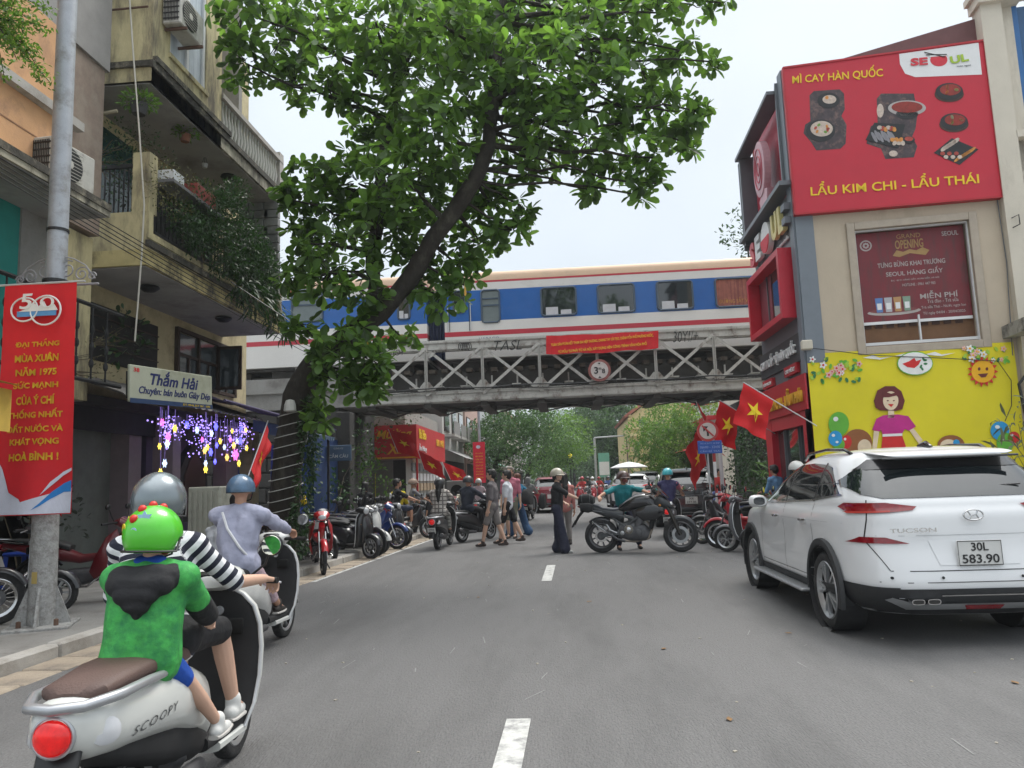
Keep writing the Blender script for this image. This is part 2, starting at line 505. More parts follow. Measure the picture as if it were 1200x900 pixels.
twhite = M('train_white', (.66, .64, .61), .45, var=.05, scale=1, col2=(.5, .45, .40), amt=.2, sc2=.7, stretch=(.4, 1, 1))
tred = M('train_red', (.46, .03, .05), .4, var=.06)

# ------------------------------------------------------------------ ground and road
def kx(y):   # left kerb line follows the street's slight bend
    return float(np.interp(y, [-3, 6, 8, 19, 26, 40, 80, 200], [-4.8, -4.75, -4.72, -4.28, -3.9, -3.9, -4.2, -4.2]))
mb = MB(); mb.quad((-400, -40, -.02), (400, -40, -.02), (400, 900, -.02), (-400, 900, -.02))
struct(mb.build('ground', conc))
mb = MB(); ys = [-6, 0, 4, 8, 12, 16, 20, 24, 28, 32, 40, 60, 100, 200, 400]
for a, b in zip(ys, ys[1:]):
    n = 10
    for i in range(n):
        def P(t, y): return (kx(y)+(5.0-kx(y))*t, y, .0)
        mb.quad(P(i/n, a), P((i+1)/n, a), P((i+1)/n, b), P(i/n, b))
struct(mb.build('road', asph))
mb = MB()
for y0 in [-5.5, 2.8, 11.4, 20., 28.6, 37.2, 45.8, 54.4, 63, 71.6]:
    mb.quad((-.47, y0, .004), (-.32, y0, .004), (-.30, y0+2.1, .004), (-.45, y0+2.1, .004))
a = 12.
while a < 40:
    mb.quad((kx(a)+.42, a, .004), (kx(a)+.50, a, .004), (kx(a+1)+.50, a+1, .004), (kx(a+1)+.42, a+1, .004)); a += 1
struct(mb.build('road_markings', paint))
# old repair patches and a manhole
patchm = M('oil_stain', (.085, .086, .09), .9, var=.2, scale=3, bump=.8, bscale=90)
mb = MB()
for (x, y, w, l) in []:
    mb.add([(x+w/2*cos(t)*(1+.2*sin(3*t+x)), y+l/2*sin(t)*(1+.15*cos(2*t+y)), .003) for t in [2*pi*i/14 for i in range(14)]], [tuple(range(14))])
for _ in range(60):
    x, y = RND.uniform(-3.8, 2.2), RND.uniform(4, 14); a = RND.gauss(1.4, .5); l_ = RND.uniform(.05, .35)
    mb.quad((x, y, .003), (x+.008, y, .003), (x+.008+l_*cos(a)*.5, y+l_*sin(a), .003), (x+l_*cos(a)*.5, y+l_*sin(a), .003))
stuff(mb.build('scratch_marks', M('scratch', (.24, .24, .235), .9, var=.3)))
# footpaths
mb = MB()
for a, b in zip(ys, ys[1:]):
    mb.add([(-14, a, .12), (kx(a)-.16, a, .12), (kx(b)-.16, b, .12), (-14, b, .12)], [(0, 1, 2, 3)])
lp = struct(mb.build('footpath', conc))
mb = MB(); mb.quad((5.16, -6, .12), (16, -6, .12), (16, 400, .12), (5.16, 400, .12))
rp = struct(mb.build('footpath', conc))
# kerb stones and gutter slabs, one by one
kb = MB(); kb.box((0, 0, 0), (.16, .96, .2), bev=.02); k0 = kb.build('kerb_stone', conc_l, lp)
gb = MB(); gb.box((0, 0, 0), (.40, .47, .05), bev=.012); g0 = gb.build('gutter_slab', tanst, lp)
y = 1.0; i = 0
while y < 42:
    x = kx(y+.5)-.08; an = atan2(kx(y)-kx(y+1), 1.)
    o = k0 if i == 0 else inst(k0, lp)
    o.matrix_basis = Matrix.Translation((x, y+.5, .035+RND.uniform(-.006, .006))) @ Matrix.Rotation(an+RND.uniform(-.01, .01), 4, 'Z')
    y += .985; i += 1
y = 1.0; i = 0
while y < 26:
    o = g0 if i == 0 else inst(g0, lp)
    o.matrix_basis = Matrix.Translation((kx(y)+.21, y+.25, -.012+RND.uniform(-.005, .004))) @ Matrix.Rotation(RND.uniform(-.015, .015), 4, 'Z')
    y += .49; i += 1
kr = None; y = 1.0
while y < 40:
    o = inst(k0, rp); o.matrix_basis = Matrix.Translation((5.08, y+.5, .035)); y += .985
# scattered grit and leaf litter on the road
mb = MB()
for _ in range(150):
    x = RND.uniform(-4.6, 4.4); y = RND.uniform(4, 26); s = RND.uniform(.005, .013)
    if RND.random() < .5: x = RND.choice([-4.2, 2.8])+RND.gauss(0, .6)
    mb.box((x, y, s*.3), (s*2, s*1.5, s*.6), rz=RND.uniform(0, 3))
stuff(mb.build('gravel', M('litter', (.34, .31, .26), .9, var=.3)))
lm = MB(); lm.add([(0, -.05, 0), (.03, -.01, .008), (.02, .05, .002), (0, .07, .01), (-.03, .02, .004), (-.03, -.02, .01)], [(0, 1, 2, 3, 4, 5)])
dl = M('dry_leaf', (.2, .11, .04), .8, var=.3)
l0 = lm.build('fallen_leaf', dl)
for i, p in enumerate([(855, 843), (925, 742), (778, 760), (560, 700), (690, 705), (1190, 800)]):
    o = l0 if i == 0 else inst(l0)
    q = atZ(*p, .006); o.location = q; o.rotation_euler = (0, 0, i*1.3); o.scale = (.6,)*3
    tag(o, ['curled brown leaf lying on the asphalt ahead of the white car', 'small brown leaf on the road by the white car rear wheel', 'dry leaf on the open asphalt near the parked car', 'dry leaf on the asphalt left of the centre line', 'dry leaf beside the far end of the centre dash', 'dry leaf behind the white car bumper on the road'][i], 'leaf', 'dry leaves lying on the road')

# ------------------------------------------------------------------ railway bridge
br = thing('railway_bridge', 'old grey riveted steel truss railway bridge crossing above the street', 'bridge', (0, 25, 0))
YB0, YB1 = 0.0, 3.6
XL, XR = -6.45, 10.9
def chord(name, z0, z1, y, mat, w=.32):
    mb = MB(); mb.box(((XL+XR)/2, y, (z0+z1)/2), (XR-XL, .03, z1-z0))
    mb.box(((XL+XR)/2, y+w/2*(1 if y < 1 else -1), z1+.01), (XR-XL, w, .03)); mb.box(((XL+XR)/2, y+w/2*(1 if y < 1 else -1), z0-.012), (XR-XL, w, .03))
    mb.box(((XL+XR)/2, y-.035, z1-.04), (XR-XL, .04, .08)); mb.box(((XL+XR)/2, y-.035, z0+.04), (XR-XL, .04, .08))
    return mb.build(name, mat, br)
for y in (YB0, YB1):
    chord('top_chord', 5.96, 6.26, y, steel); chord('bottom_chord', 4.20, 4.54, y, steel)
xs0 = atY(565.7, 430, 25).x; sp = (atY(837.6, 430, 25).x-xs0)/4
xs = [xs0+sp*k for k in range(-3, 7)]
pm = MB(); pm.box((0, -.05, 5.25), (.09, .03, 1.46)); pm.box((-.035, -.09, 5.25), (.02, .06, 1.42)); pm.box((.035, -.09, 5.25), (.02, .06, 1.42))
for kk in range(9): 
    for sx in (-.02, .02): pm.box((sx*1.2, -.07, 4.65+kk*.14), (.018, .016, .018))
p0 = pm.build('truss_post', steel, br)
dm = MB(); dl_ = sqrt((sp-.1)**2+1.5**2); dm.beam((-(sp)/2, -.075, 4.42), (sp/2, -.075, 6.02), .03, .095, (1, 0, 0)); d0 = dm.build('diagonal_brace', steel, br)
dm = MB(); dm.beam((-(sp)/2, -.02, 6.02), (sp/2, -.02, 4.42), .03, .095, (1, 0, 0)); d1 = dm.build('diagonal_brace', steel, br)
gm = MB(); gm.prism([(-.3, 0), (.3, 0), (.22, .14), (.09, .3), (-.09, .3), (-.22, .14)], .012, frame((0, -.04, 4.58), (1, 0, 0), (0, 0, 1))); g1 = gm.build('gusset_plate', steel, br)
gm = MB(); gm.prism([(-.34, 0), (.34, 0), (.2, -.16), (.0, -.2), (-.2, -.16)], .012, frame((0, -.045, 5.88), (1, 0, 0), (0, 0, 1))); g2 = gm.build('gusset_plate', steel, br)
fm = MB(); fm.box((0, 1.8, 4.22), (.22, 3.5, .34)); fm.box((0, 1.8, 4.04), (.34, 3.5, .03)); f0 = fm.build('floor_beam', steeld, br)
first = True
for y in (YB0, YB1):
    for i, x in enumerate(xs):
        for src in (p0, g1, g2):
            o = src if first else inst(src, br); o.location = (x, y+(.1 if y else 0), 0)
        if y == 0:
            o = f0 if first else inst(f0, br); o.location = (x, 0, 0)
        if i < len(xs)-1:
            for src in (d0, d1):
                o = src if first else inst(src, br); o.location = (x+sp/2, y+(.1 if y else 0), 0)
        first = False
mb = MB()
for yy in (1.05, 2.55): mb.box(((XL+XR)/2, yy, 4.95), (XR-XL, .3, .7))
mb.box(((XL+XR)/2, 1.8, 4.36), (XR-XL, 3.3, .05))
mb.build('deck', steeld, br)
mb = MB()
for yy in (1.3, 2.3): mb.box((.5, yy, 5.42), (24, .07, .12))
mb.build('rail', steeld, br)
mb = MB()
for k in range(40):
    x = XL+.2+k*.43
    mb.box((x, 1.8, 5.32), (.2, 2.5, .12))
mb.build('sleeper', M('sleeper_wood', (.12, .10, .08), .9, var=.4), br)
mb = MB()      # walkway brackets and conduit
for k in range(20):
    x = XL+.5+k*.87; mb.box((x, .35, 4.72), (.3, .5, .04)); mb.box((x, .6, 4.9), (.05, .05, .4))
stuff(mb.build('walkway_bracket', steel, br))
mb = MB(); mb.tube([(XL+k*.8, -.14, 4.63-.03*sin(k*1.7)) for k in range(22)], .022, 6); mb.tube([(XL+k*.8, -.12, 4.56-.05*sin(k*.9+1)) for k in range(22)], .012, 5)
mb.build('conduit', black, br)
mb = MB()
for k in range(int((XR-XL)/.11)):
    x = XL+.05+k*.11
    for z in (5.91, 6.21, 4.23, 4.55): mb.box((x, -.062, z), (.026, .02, .026))
stuff(mb.build('rivets', steel, br))
mb = MB()
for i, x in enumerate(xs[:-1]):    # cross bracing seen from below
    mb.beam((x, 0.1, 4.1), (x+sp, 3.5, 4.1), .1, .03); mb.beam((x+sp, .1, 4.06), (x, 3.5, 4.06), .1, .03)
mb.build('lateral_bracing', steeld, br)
graf = M('graffiti', (.02, .02, .02), .8)
for s, x0, y0, x1, y1, sh in [('TASL', 579, 398, 611, 411, .3), ('JOY', 459, 409, 474, 419, .2), ('30Y!/+', 789, 387, 818, 401, .2)]:
    a = atY(x0, y1, 24.9); b = atY(x1, y0, 24.9)
    t = text(s, b.x-a.x, b.z-a.z, frame(((a.x+b.x)/2, -.06, (a.z+b.z)/2), (1, 0, 0), (0, 0, 1)), graf, br, 'graffiti', .006, -.01, shear=sh)
mb = MB()
for j in range(5):
    c = atY(540+j*2.4, 406, 24.93); mb.tube([(c.x+.08*cos(t), -.06, c.z+.13*sin(t)) for t in [2*pi*i/10 for i in range(10)]], .012, 4, closed=True)
mb.build('graffiti', graf, br)
# abutment
ab = thing('bridge_abutment', 'dark stained stone abutment under the left end of the railway bridge', 'abutment', (-9, 25, 0))
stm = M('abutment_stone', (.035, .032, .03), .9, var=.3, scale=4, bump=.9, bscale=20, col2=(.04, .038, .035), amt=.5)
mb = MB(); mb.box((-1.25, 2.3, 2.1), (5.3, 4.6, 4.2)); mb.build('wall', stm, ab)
mb = MB(); mb.box((-.75, -.02, 4.95), (5.0, .4, .5)); mb.build('coping', conc, ab)
mb = MB(); mb.box((-.5, 1.6, 4.6), (6.2, 3.4, .9)); mb.box((.9, 1.3, 5.5), (2.2, 2.2, .3)); mb.build('bearing_block', conc, ab)
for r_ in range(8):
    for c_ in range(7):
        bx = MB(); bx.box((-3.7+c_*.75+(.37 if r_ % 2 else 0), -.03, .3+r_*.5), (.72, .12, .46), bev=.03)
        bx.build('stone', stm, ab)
ab2 = thing('bridge_abutment', 'dark stone abutment at the right end of the railway bridge behind climbing plants', 'abutment', (7.9, 25.6, 0))
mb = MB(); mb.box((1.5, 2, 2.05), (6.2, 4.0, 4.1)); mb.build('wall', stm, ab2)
# banner, height sign on bridge
def tl(px, py, Y): return atY(px, py, Y)
bn = thing('banner', 'red cloth banner with two lines of yellow writing tied to the bridge truss', 'banner', tl(706, 403, 24.8))
a = tl(640, 393.5, 24.8)-bn.location; b = tl(771.5, 387.5, 24.8)-bn.location; c = tl(771.5, 408, 24.8)-bn.location; d = tl(640, 415, 24.8)-bn.location
mb = MB(); n = 24
for i in range(n+1):
    t = i/n; sag = .05*sin(pi*t)+.02*sin(5*t*pi)
    for j in range(5):
        s_ = j/4; p = (a*(1-t)+b*t)*(1-s_)+(d*(1-t)+c*t)*s_; mb.v.append(Vector((p.x, p.y-.03-.02*sin(t*40+s_*3), p.z-sag*(.5+.5*s_))))
mb.f = [(i*5+j, (i+1)*5+j, (i+1)*5+j+1, i*5+j+1) for i in range(n) for j in range(4)]; mb.m = [0]*len(mb.f)
mb.build('cloth', red, bn, True)
for k, s in enumerate(['TOÀN DÂN ĐOÀN KẾT THAM GIA HIỆP THƯƠNG, CHUNG TAY CẢI TẠO, CHỈNH ĐỐN PHỐ PHƯỜNG NƯỚC,', 'TỪ ĐẦU TƯ PHẢI TỪ HÀ NỘI, XÂY DỰNG NÊN CÔNG TRÌNH VĂN HÓA PHỐ']):
    text(s, 3.35 if k == 0 else 2.9, .16, frame(((a+b+c+d)/4)+Vector((0, -.07, .10-.26*k-.03)), (1, 0, .05), (0, 0, 1)), yellowp, bn, 'lettering', .006, .015)
sg = thing('height_limit_sign', 'round height limit sign marked three metres eight on the bridge truss', 'sign', tl(702.5, 434, 24.75))
mb = MB(); mb.lathe([(.37, 0), (.37, -.02), (.30, -.022)], 28, 'Y'); mb.build('rim', M('faded_red', (.26, .09, .08), .7, var=.2, scale=8), sg)
mb = MB(); mb.lathe([(.285, -.018), (.285, -.028), (0, -.028)], 28, 'Y'); mb.build('face', M('sign_face', (.55, .5, .48), .7, var=.12, scale=8), sg)
text('3', .13, .23, frame((-.11, -.03, 0), (1, 0, 0), (0, 0, 1)), black, sg, 'lettering', .006, .02)
text('m', .08, .07, frame((.02, -.03, .05), (1, 0, 0), (0, 0, 1)), black, sg, 'lettering', .006, .01)
text('8', .10, .16, frame((.13, -.03, -.03), (1, 0, 0), (0, 0, 1)), black, sg, 'lettering', .006, .02)
mb = MB()
for s_ in (1, -1): mb.prism([(-.05, .25*s_), (.05, .25*s_), (0, .19*s_)][::s_], .006, frame((0, -.03, 0), (1, 0, 0), (0, 0, 1)))
mb.build('arrow', black, sg)

# ------------------------------------------------------------------ train
YT = 25.75
def tz(py, px=665): return atY(px, py, YT).z
Z_blo, Z_bhi = tz(371), tz(334.5); Z_r0, Z_r1 = tz(388.2), tz(382.6); Z_tr0, Z_tr1 = tz(325.6), tz(323.4); Z_w = tz(330)
def coach(x0, x1, label, wins, doors):
    t = thing('train_coach', label, 'train', (x0, YT, 0)); L = x1-x0
    def band(name, z0, z1, mat, dy=0.):
        mb = MB(); mb.box((L/2, 1.4, (z0+z1)/2), (L-.02, 2.8+2*dy, z1-z0)); return mb.build(name, mat, t)
    band('body_side', 5.75, Z_r0, twhite); band('stripe', Z_r0, Z_r1, tred, .004); band('body_side', Z_r1, Z_blo, twhite)
    band('body_side', Z_blo, Z_bhi, blue); band('body_side', Z_bhi, Z_tr0, twhite); band('stripe', Z_tr0, Z_tr1, tred, .004)
    mb = MB(); h = 8.92-Z_tr1; prof = []
    for i in range(15):
        a = pi*i/14; prof.append((1.4-1.4*math.copysign(abs(cos(a))**.45, cos(a)), Z_tr1+h*sin(a)**.62))
    n = len(prof); mb.add([(0, p[0], p[1]) for p in prof]+[(L, p[0], p[1]) for p in prof], [(i, i+1, n+i+1, n+i) for i in range(n-1)]+[tuple(range(n)), tuple(range(n, 2*n))[::-1]])
    mb.build('roof', tcream, t, True)
    mb = MB()
    for k in range(int(L/.9)): mb.box((.4+k*.9, 1.4, 8.81), (.05, 1.2, .03))
    mb.box((L-1.5, 1.4, 8.86), (1.5, .8, .1))
    mb.build('roof_rib', tcream, t)
    mb = MB(); mb.box((L/2, 1.4, 5.7), (L, 2.4, .1))
    for k in range(6): mb.box((.8+k*L/6, 1.4, 5.55), (1.2, 2.0, .35))
    mb.build('underframe', steeld, t)
    frm = M('window_frame_blue', (.05, .08, .12), .5)
    for (u0, u1, z0, z1, kind) in wins:
        u0 -= x0; u1 -= x0; w = u1-u0; h = z1-z0
        mb = MB(); mb.tube([(u0+.08, -.02, z0), (u1-.08, -.02, z0), (u1, -.02, z0+.08), (u1, -.02, z1-.08), (u1-.08, -.02, z1), (u0+.08, -.02, z1), (u0, -.02, z1-.08), (u0, -.02, z0+.08)], .035, 6, closed=True)
        wn = mb.build('window', frm, t)
        g = MB(); g.quad((u0, -.008, z0), (u1, -.008, z0), (u1, -.008, z1), (u0, -.008, z1)); g.build('pane', [glassd, M('train_curtain', (.30, .10, .07), .8, var=.35, scale=3, stretch=(9, 1, .3), col2=(.14, .03, .03), amt=.5), M('shutter_grey', (.14, .17, .17), .5, var=.1)][kind], wn)
        if kind == 2:
            s_ = MB(); s_.box(((u0+u1)/2, -.02, (z0+z1)/2+.03), (w, .03, .05)); s_.box(((u0+u1)/2, -.02, z1-.3), (w, .03, .04)); s_.build('bar', frm, wn)
        if kind == 0:
            s_ = MB(); s_.box((u0+.3*w, -.015, z0+.16), (.35*w, .01, .28)); s_.box((u0+.7*w, -.015, z0+.1), (.3*w, .01, .18)); s_.build('curtain', M('pale_curtain', (.5, .5, .52), .9, var=.1), wn)
        if kind == 1:
            text('ĐƯỜNG SẮT VN', w*.85, .2, frame(((u0+u1)/2, -.012, z0+.22), (1, 0, 0), (0, 0, 1)), M('gilt', (.45, .22, .05), .6), wn, 'lettering', .004)
    for (u0, u1) in doors:
        mb = MB(); 
        for u in (u0-x0, u1-x0): mb.tube([(u, -.06, Z_r1), (u, -.06, Z_bhi-.5)], .018, 6)
        mb.build('handrail', grayl, t)
        mb = MB(); z0, z1 = Z_r1+.02, Z_bhi-.05
        for u in (u0-x0+.05, u1-x0-.05): mb.box((u, -.004, (z0+z1)/2), (.02, .012, z1-z0))
        mb.box(((u0+u1)/2-x0, -.004, z1), (u1-u0-.1, .012, .02)); mb.build('door_seam', black, t)
    return t
def tx(px, py=350): return atY(px, py, YT).x
R_ = [(tx(531), tx(545), tz(368, 538)+.05, tz(343, 538)+.05, 0), (tx(564), tx(585), tz(377, 575)-.02, tz(340, 575), 2)]
for a, b, k in [(634, 675, 0), (700.5, 743.5, 0), (770, 812, 0), (839, 883, 1), (908, 950, 1), (977, 1019, 0)]:
    R_.append((tx(a), tx(b), Z_blo+.06, Z_bhi-.06, k))
cR = coach(tx(520), 13.5, 'blue and white train coach with beige roof right of the dark gap between coaches', R_, [(tx(524.5), tx(551))])
text('HARACO', .7, .1, frame((1.55, -.012, Z_r0-.12), (1, 0, 0), (0, 0, 1)), M('print_blue', (.03, .06, .2), .6), cR, 'lettering', .004)
cL = coach(-16.5, tx(500), 'blue and white train coach behind the leaning street tree on the left', [(tx(342), tx(378), tz(377, 360), tz(340, 360), 2), (tx(300), tx(325), tz(377, 310), tz(340, 310), 2), (tx(466), tx(480), Z_blo+.2, Z_bhi-.1, 0)], [])
text('HARACO', .7, .1, frame((16.5+tx(437), -.012, Z_r0-.12), (1, 0, 0), (0, 0, 1)), M('print_blue'), cL, 'lettering', .004)
gw = MB()
for k in range(5): gw.box(((tx(500)+tx(520))/2-.24+k*.12, YT+1.4, 7.05), (.06, 2.3, 2.5), bev=.02)
gw.box(((tx(500)+tx(520))/2, YT+1.4, 7.0), (.5, 2.1, 2.4))
o = gw.build('gangway_bellows', M('navy_rubber', (.008, .015, .05), .6), None); tag(o, 'dark navy gangway bellows joining the two train coaches', 'gangway')

# ------------------------------------------------------------------ signboard helper for a plane
class Plane:
    def __init__(s, o, xd): s.o = Vector(o); s.x = Vector(xd).normalized(); s.z = Vector((0, 0, 1)); s.n = s.x.cross(s.z)
    def uv(s, px, py):
        d = ray(px, py); O = Vector((0, 0, H)); t = (s.o-O).dot(s.n)/d.dot(s.n); p = O+d*t-s.o
        return p.dot(s.x), p.z
    def p(s, u, z, off=0.): return s.o+s.x*u+Vector((0, 0, z))+s.n*off
    def fr(s, u, z, off=0.): return frame(s.p(u, z, off), s.x, s.z)
    def poly(s, pts, off, th, name, mat, parent, px=True):
        q = [s.uv(*p) if px else p for p in pts]; mb = MB()
        X = frame(s.p(0, 0, off-th), s.x, s.z); mb.prism(q, th, X); return mb.build(name, mat, parent)
    def box(s, u0, u1, z0, z1, o0, o1, name, mat, parent, bev=0):
        mb = MB(); mb.X = frame(s.p(0, 0, 0), s.x, s.z); mb.box(((u0+u1)/2, (z0+z1)/2, (o0+o1)/2), (abs(u1-u0), abs(z1-z0), abs(o1-o0)), bev=bev)
        return mb.build(name, mat, parent)
    def text(s, st, pts, off, mat, parent, depth=.01, bold=.0, shear=0):
        # pts: left-middle, right-middle pixels and height in metres
        (a, b, h) = pts; u0, z0 = s.uv(*a); u1, z1 = s.uv(*b)
        X = frame(s.p((u0+u1)/2, (z0+z1)/2, off), s.p(u1, z1)-s.p(u0, z0), s.z)
        return text(st, sqrt((u1-u0)**2+(z1-z0)**2), h, X, mat, parent, 'lettering', depth, bold, shear)
# ------------------------------------------------------------------ red restaurant building at the right corner
A0 = atX(931, 255, 5.1); A0.z = 0; A0.y = 16.15
FP = Plane((5.1, 16.15, 0), (cos(radians(-7)), sin(radians(-7)), 0))
SP = Plane((5.1, 16.15, 0), (0, -1, 0))
grayb = M('grey_blue_panel', (.17, .195, .225), .5, var=.06)
rb = thing('restaurant_building', 'beige and red corner restaurant building with a tall grey and red shopfront', 'building', (5.1, 16.15, 0))
_rk = rb.location.copy()
def PP(o):  # planes build in world space; children keep it via inverse
    o.matrix_parent_inverse = Matrix.Translation(-Vector(o.parent.location)); return o
_pl = Plane.poly; Plane.poly = lambda s, *a, **k: PP(_pl(s, *a, **k))
_pb = Plane.box; Plane.box = lambda s, *a, **k: PP(_pb(s, *a, **k))
_pt = Plane.text; Plane.text = lambda s, *a, **k: PP(_pt(s, *a, **k))
def wbuild(mb, name, mat, parent, smooth=False): return PP(mb.build(name, mat, parent, smooth))
mb = MB(); fe = FP.p(4.0, 0)
mb.X = frame(FP.p(0, 0, 0), FP.x, (0, 0, 1))
wu0, wz0 = FP.uv(1014, 407); wu1, wz1 = FP.uv(1134, 258)
# facade wall with a real window opening
def wallbox(u0, u1, z0, z1): mb.box(((u0+u1)/2, (z0+z1)/2, -.15), (u1-u0, z1-z0, .3))
wallbox(.14, wu0, 0, 10.3); wallbox(wu1, 4.1, 0, 10.3); wallbox(wu0, wu1, 0, wz0); wallbox(wu0, wu1, wz1, 10.3)
wbuild(mb, 'wall', beige, rb)
mb = MB(); mb.add([(5.25, 16.4, 0), (9.1, 15.9, 0), (9.1, 21, 0), (5.25, 19.7, 0), (5.25, 16.4, 10.2), (9.1, 15.9, 10.2), (9.1, 21, 10.2), (5.25, 19.7, 10.2)], [(1, 2, 6, 5), (2, 3, 7, 6), (4, 5, 6, 7)]); wbuild(mb, 'wall', beige, rb)
mb = MB()
mb.add([tuple(FP.p(0, 10.15, -.1)), tuple(FP.p(4.3, 10.95, -.1)), tuple(FP.p(4.3, 10.2, -.1)), (9.3, 21, 10.9), (5.2, 20, 10.1)], [(0, 2, 1), (0, 1, 3, 4)])
wbuild(mb, 'roof', M('roof_brown', (.14, .06, .06), .7), rb)
# window frame, sill, glazing with poster behind
for (u0, u1, z0, z1) in [(wu0-.16, wu0, wz0-.16, wz1+.16), (wu1, wu1+.16, wz0-.16, wz1+.16), (wu0, wu1, wz1, wz1+.16), (wu0, wu1, wz0-.16, wz0)]:
    FP.box(u0, u1, z0, z1, -.02, .06, 'window_frame', M('frame_beige', (.40, .34, .27), .7), rb, .01)
wn = FP.box(wu0+.03, wu1-.03, wz0+.03, wz0+.09, -.10, -.05, 'window', whitep, rb)
def sub(o):   # re-hang a part one level deeper
    o.parent = wn; o.matrix_parent_inverse = Matrix.Identity(4); return o
for (u0, u1, z0, z1) in [(wu0+.0, wu0+.03, wz0, wz1), (wu1-.03, wu1, wz0, wz1), (wu0+.03, wu1-.03, wz1-.03, wz1), ((wu0+wu1)/2-.015, (wu0+wu1)/2+.015, wz0+.09, wz0+.62)]:
    sub(FP.box(u0, u1, z0, z1, -.11, -.045, 'frame', whitep, rb))
sub(FP.box(wu0, wu1, wz0, wz1, -.28, -.26, 'backing', M('room_brown', (.17, .085, .04), .8), rb))
for k in range(9):
    sub(FP.box(wu0+.08+k*.22, wu0+.22+k*.22, wz0+.42, wz0+.50, -.25, -.235, 'fret', M('fret_dark', (.05, .02, .012), .7), rb))
# poster
ps = thing('poster', 'maroon grand opening poster hung inside the upper window above the mural', 'poster', FP.p(0, 0)); ps.location = rb.location.copy()
pu0, pz0 = FP.uv(1012, 378); pu1, pz1 = FP.uv(1131, 262); pu0 = wu0+.04; pu1 = wu1-.04; pz1 = wz1-.03; pz0 = wz0+.55
maroon = M('poster_maroon', (.17, .015, .022), .5, var=.1, scale=2, col2=(.09, .03, .03), amt=.4, sc2=3, stretch=(3, 3, .5))
FP.box(pu0, pu1, pz0, pz1, -.2, -.19, 'sheet', maroon, ps); FP.box(pu0, pu1, pz0-.06, pz0, -.2, -.188, 'border', white, ps)
pw = pu1-pu0; pc = (pu0+pu1)/2; ph = pz1-pz0
dull = M('print_pale', (.42, .38, .36), .6); goldp = M('print_gold', (.36, .22, .08), .6)
def pt(s, cu, cz, w, h, mt, bold=.0, tilt=.0):
    PP(text(s, w*pw, h*ph, frame(FP.p(pu0+cu*pw, pz0+cz*ph, -.186), FP.x+Vector((0, 0, tilt)), (0, 0, 1)), mt, ps, 'lettering', .004, bold))
pt('GRAND', .5, .93, .22, .05, goldp); pt('OPENING', .5, .84, .26, .10, goldp, .02); pt('TƯNG BỪNG KHAI TRƯƠNG', .5, .63, .62, .07, dull, .01); pt('SEOUL HÀNG GIẤY', .52, .53, .52, .075, dull, .01)
pt('Đ/C : 80 D1 HÀNG GIẤY, HOÀN KIẾM, HÀ NỘI', .52, .445, .44, .03, dull); pt('HOTLINE : 0961 447 983', .55, .385, .3, .03, dull)
pt('MIỄN PHÍ', .72, .26, .34, .085, dull, .01); pt('Trà đào - Trà sữa', .75, .185, .28, .04, dull); pt('Trà sữa Thái - Nước ngọt lon', .75, .12, .40, .04, dull); pt('Từ ngày 04/04 - 20/04/2025', .75, .055, .38, .04, dull)
pt('SEOUL', .88, .92, .15, .05, dull, .01)
def pd(cu, cz, r, mt, name, ry=None, off=-.187, n=24):
    FP.poly([(pu0+cu*pw+p[0], pz0+cz*ph+p[1]) for p in circ(0, 0, r, n, ry)], off, .004, name, mt, ps, px=False)
pd(.1, .86, .12, dull, 'emblem'); pd(.1, .86, .09, maroon, 'emblem', off=-.184)
for k in range(8):
    an = 2*pi*k/8; FP.poly([(pu0+.1*pw+p[0]+.045*cos(an), pz0+.86*ph+p[1]+.045*sin(an)) for p in circ(0, 0, .022, 8)], -.182, .003, 'emblem', dull, ps, px=False)
FP.poly([(pu0+x*pw, pz0+y*ph) for x, y in [(.34, .72), (.38, .78), (.44, .755), (.5, .78), (.56, .76), (.62, .79), (.68, .75), (.64, .70), (.5, .735), (.4, .70)]], -.184, .004, 'ribbon', goldp, ps, px=False)
pd(.3, .10, .52, dull, 'tray', .075); pd(.3, .115, .47, M('tray_in', (.2, .05, .05), .6), 'tray', .05, -.184)
for k, cc in enumerate([(.1, .2, .45), (.42, .42, .45), (.45, .25, .1), (.2, .3, .22)]):
    x = .17+.085*k; FP.poly([(pu0+a*pw, pz0+b*ph) for a, b in [(x-.028, .10), (x+.028, .10), (x+.036, .26), (x-.036, .26)]], -.181, .004, 'cup', M('cup%d' % k, cc, .5), ps, px=False)
    FP.poly([(pu0+a*pw, pz0+b*ph) for a, b in [(x-.02, .13), (x+.02, .13), (x+.022, .2), (x-.022, .2)]], -.178, .003, 'cup', white, ps, px=False)

# billboard
bb = thing('billboard', 'large crimson food billboard with yellow lettering on top of the beige facade', 'billboard', rb.location)
BBO = .16
def B(px, py): return FP.uv(px, py)
q = [B(931, 254), B(1166, 234), B(1145, 53), B(917, 84)]; q = [(0-.02, q[0][1]), (3.98, q[1][1]), (3.98, q[2][1]), (0-.02, q[3][1])]
FP.poly(q, BBO, .14, 'panel', M('billboard_red', (.50, .015, .035), .55, var=.05, scale=2, bump=.1, bscale=4), bb, px=False)
for (a, b) in ((0, 1), (1, 2), (2, 3), (3, 0)):
    m_ = MB(); m_.beam(FP.p(*q[a], BBO-.06), FP.p(*q[b], BBO-.06), .04, .16, tuple(FP.n)); wbuild(m_, 'edge_trim', redd, bb)
def bt(s, x0, y0, x1, y1, h, mt, bold=.012, off=BBO+.002, dep=.012): FP.text(s, ((x0, y0), (x1, y1), h), off, mt, bb, dep, bold)
bt('MÌ CAY HÀN QUỐC', 927, 96.5, 1032, 88, .30, yellowp)
bt('LẨU KIM CHI - LẨU THÁI', 948, 225, 1143, 210, .30, yellowp)
def bp(pts, lv, name, mt): return FP.poly(pts, BBO+.004+.005*lv, .005, name, mt, bb)
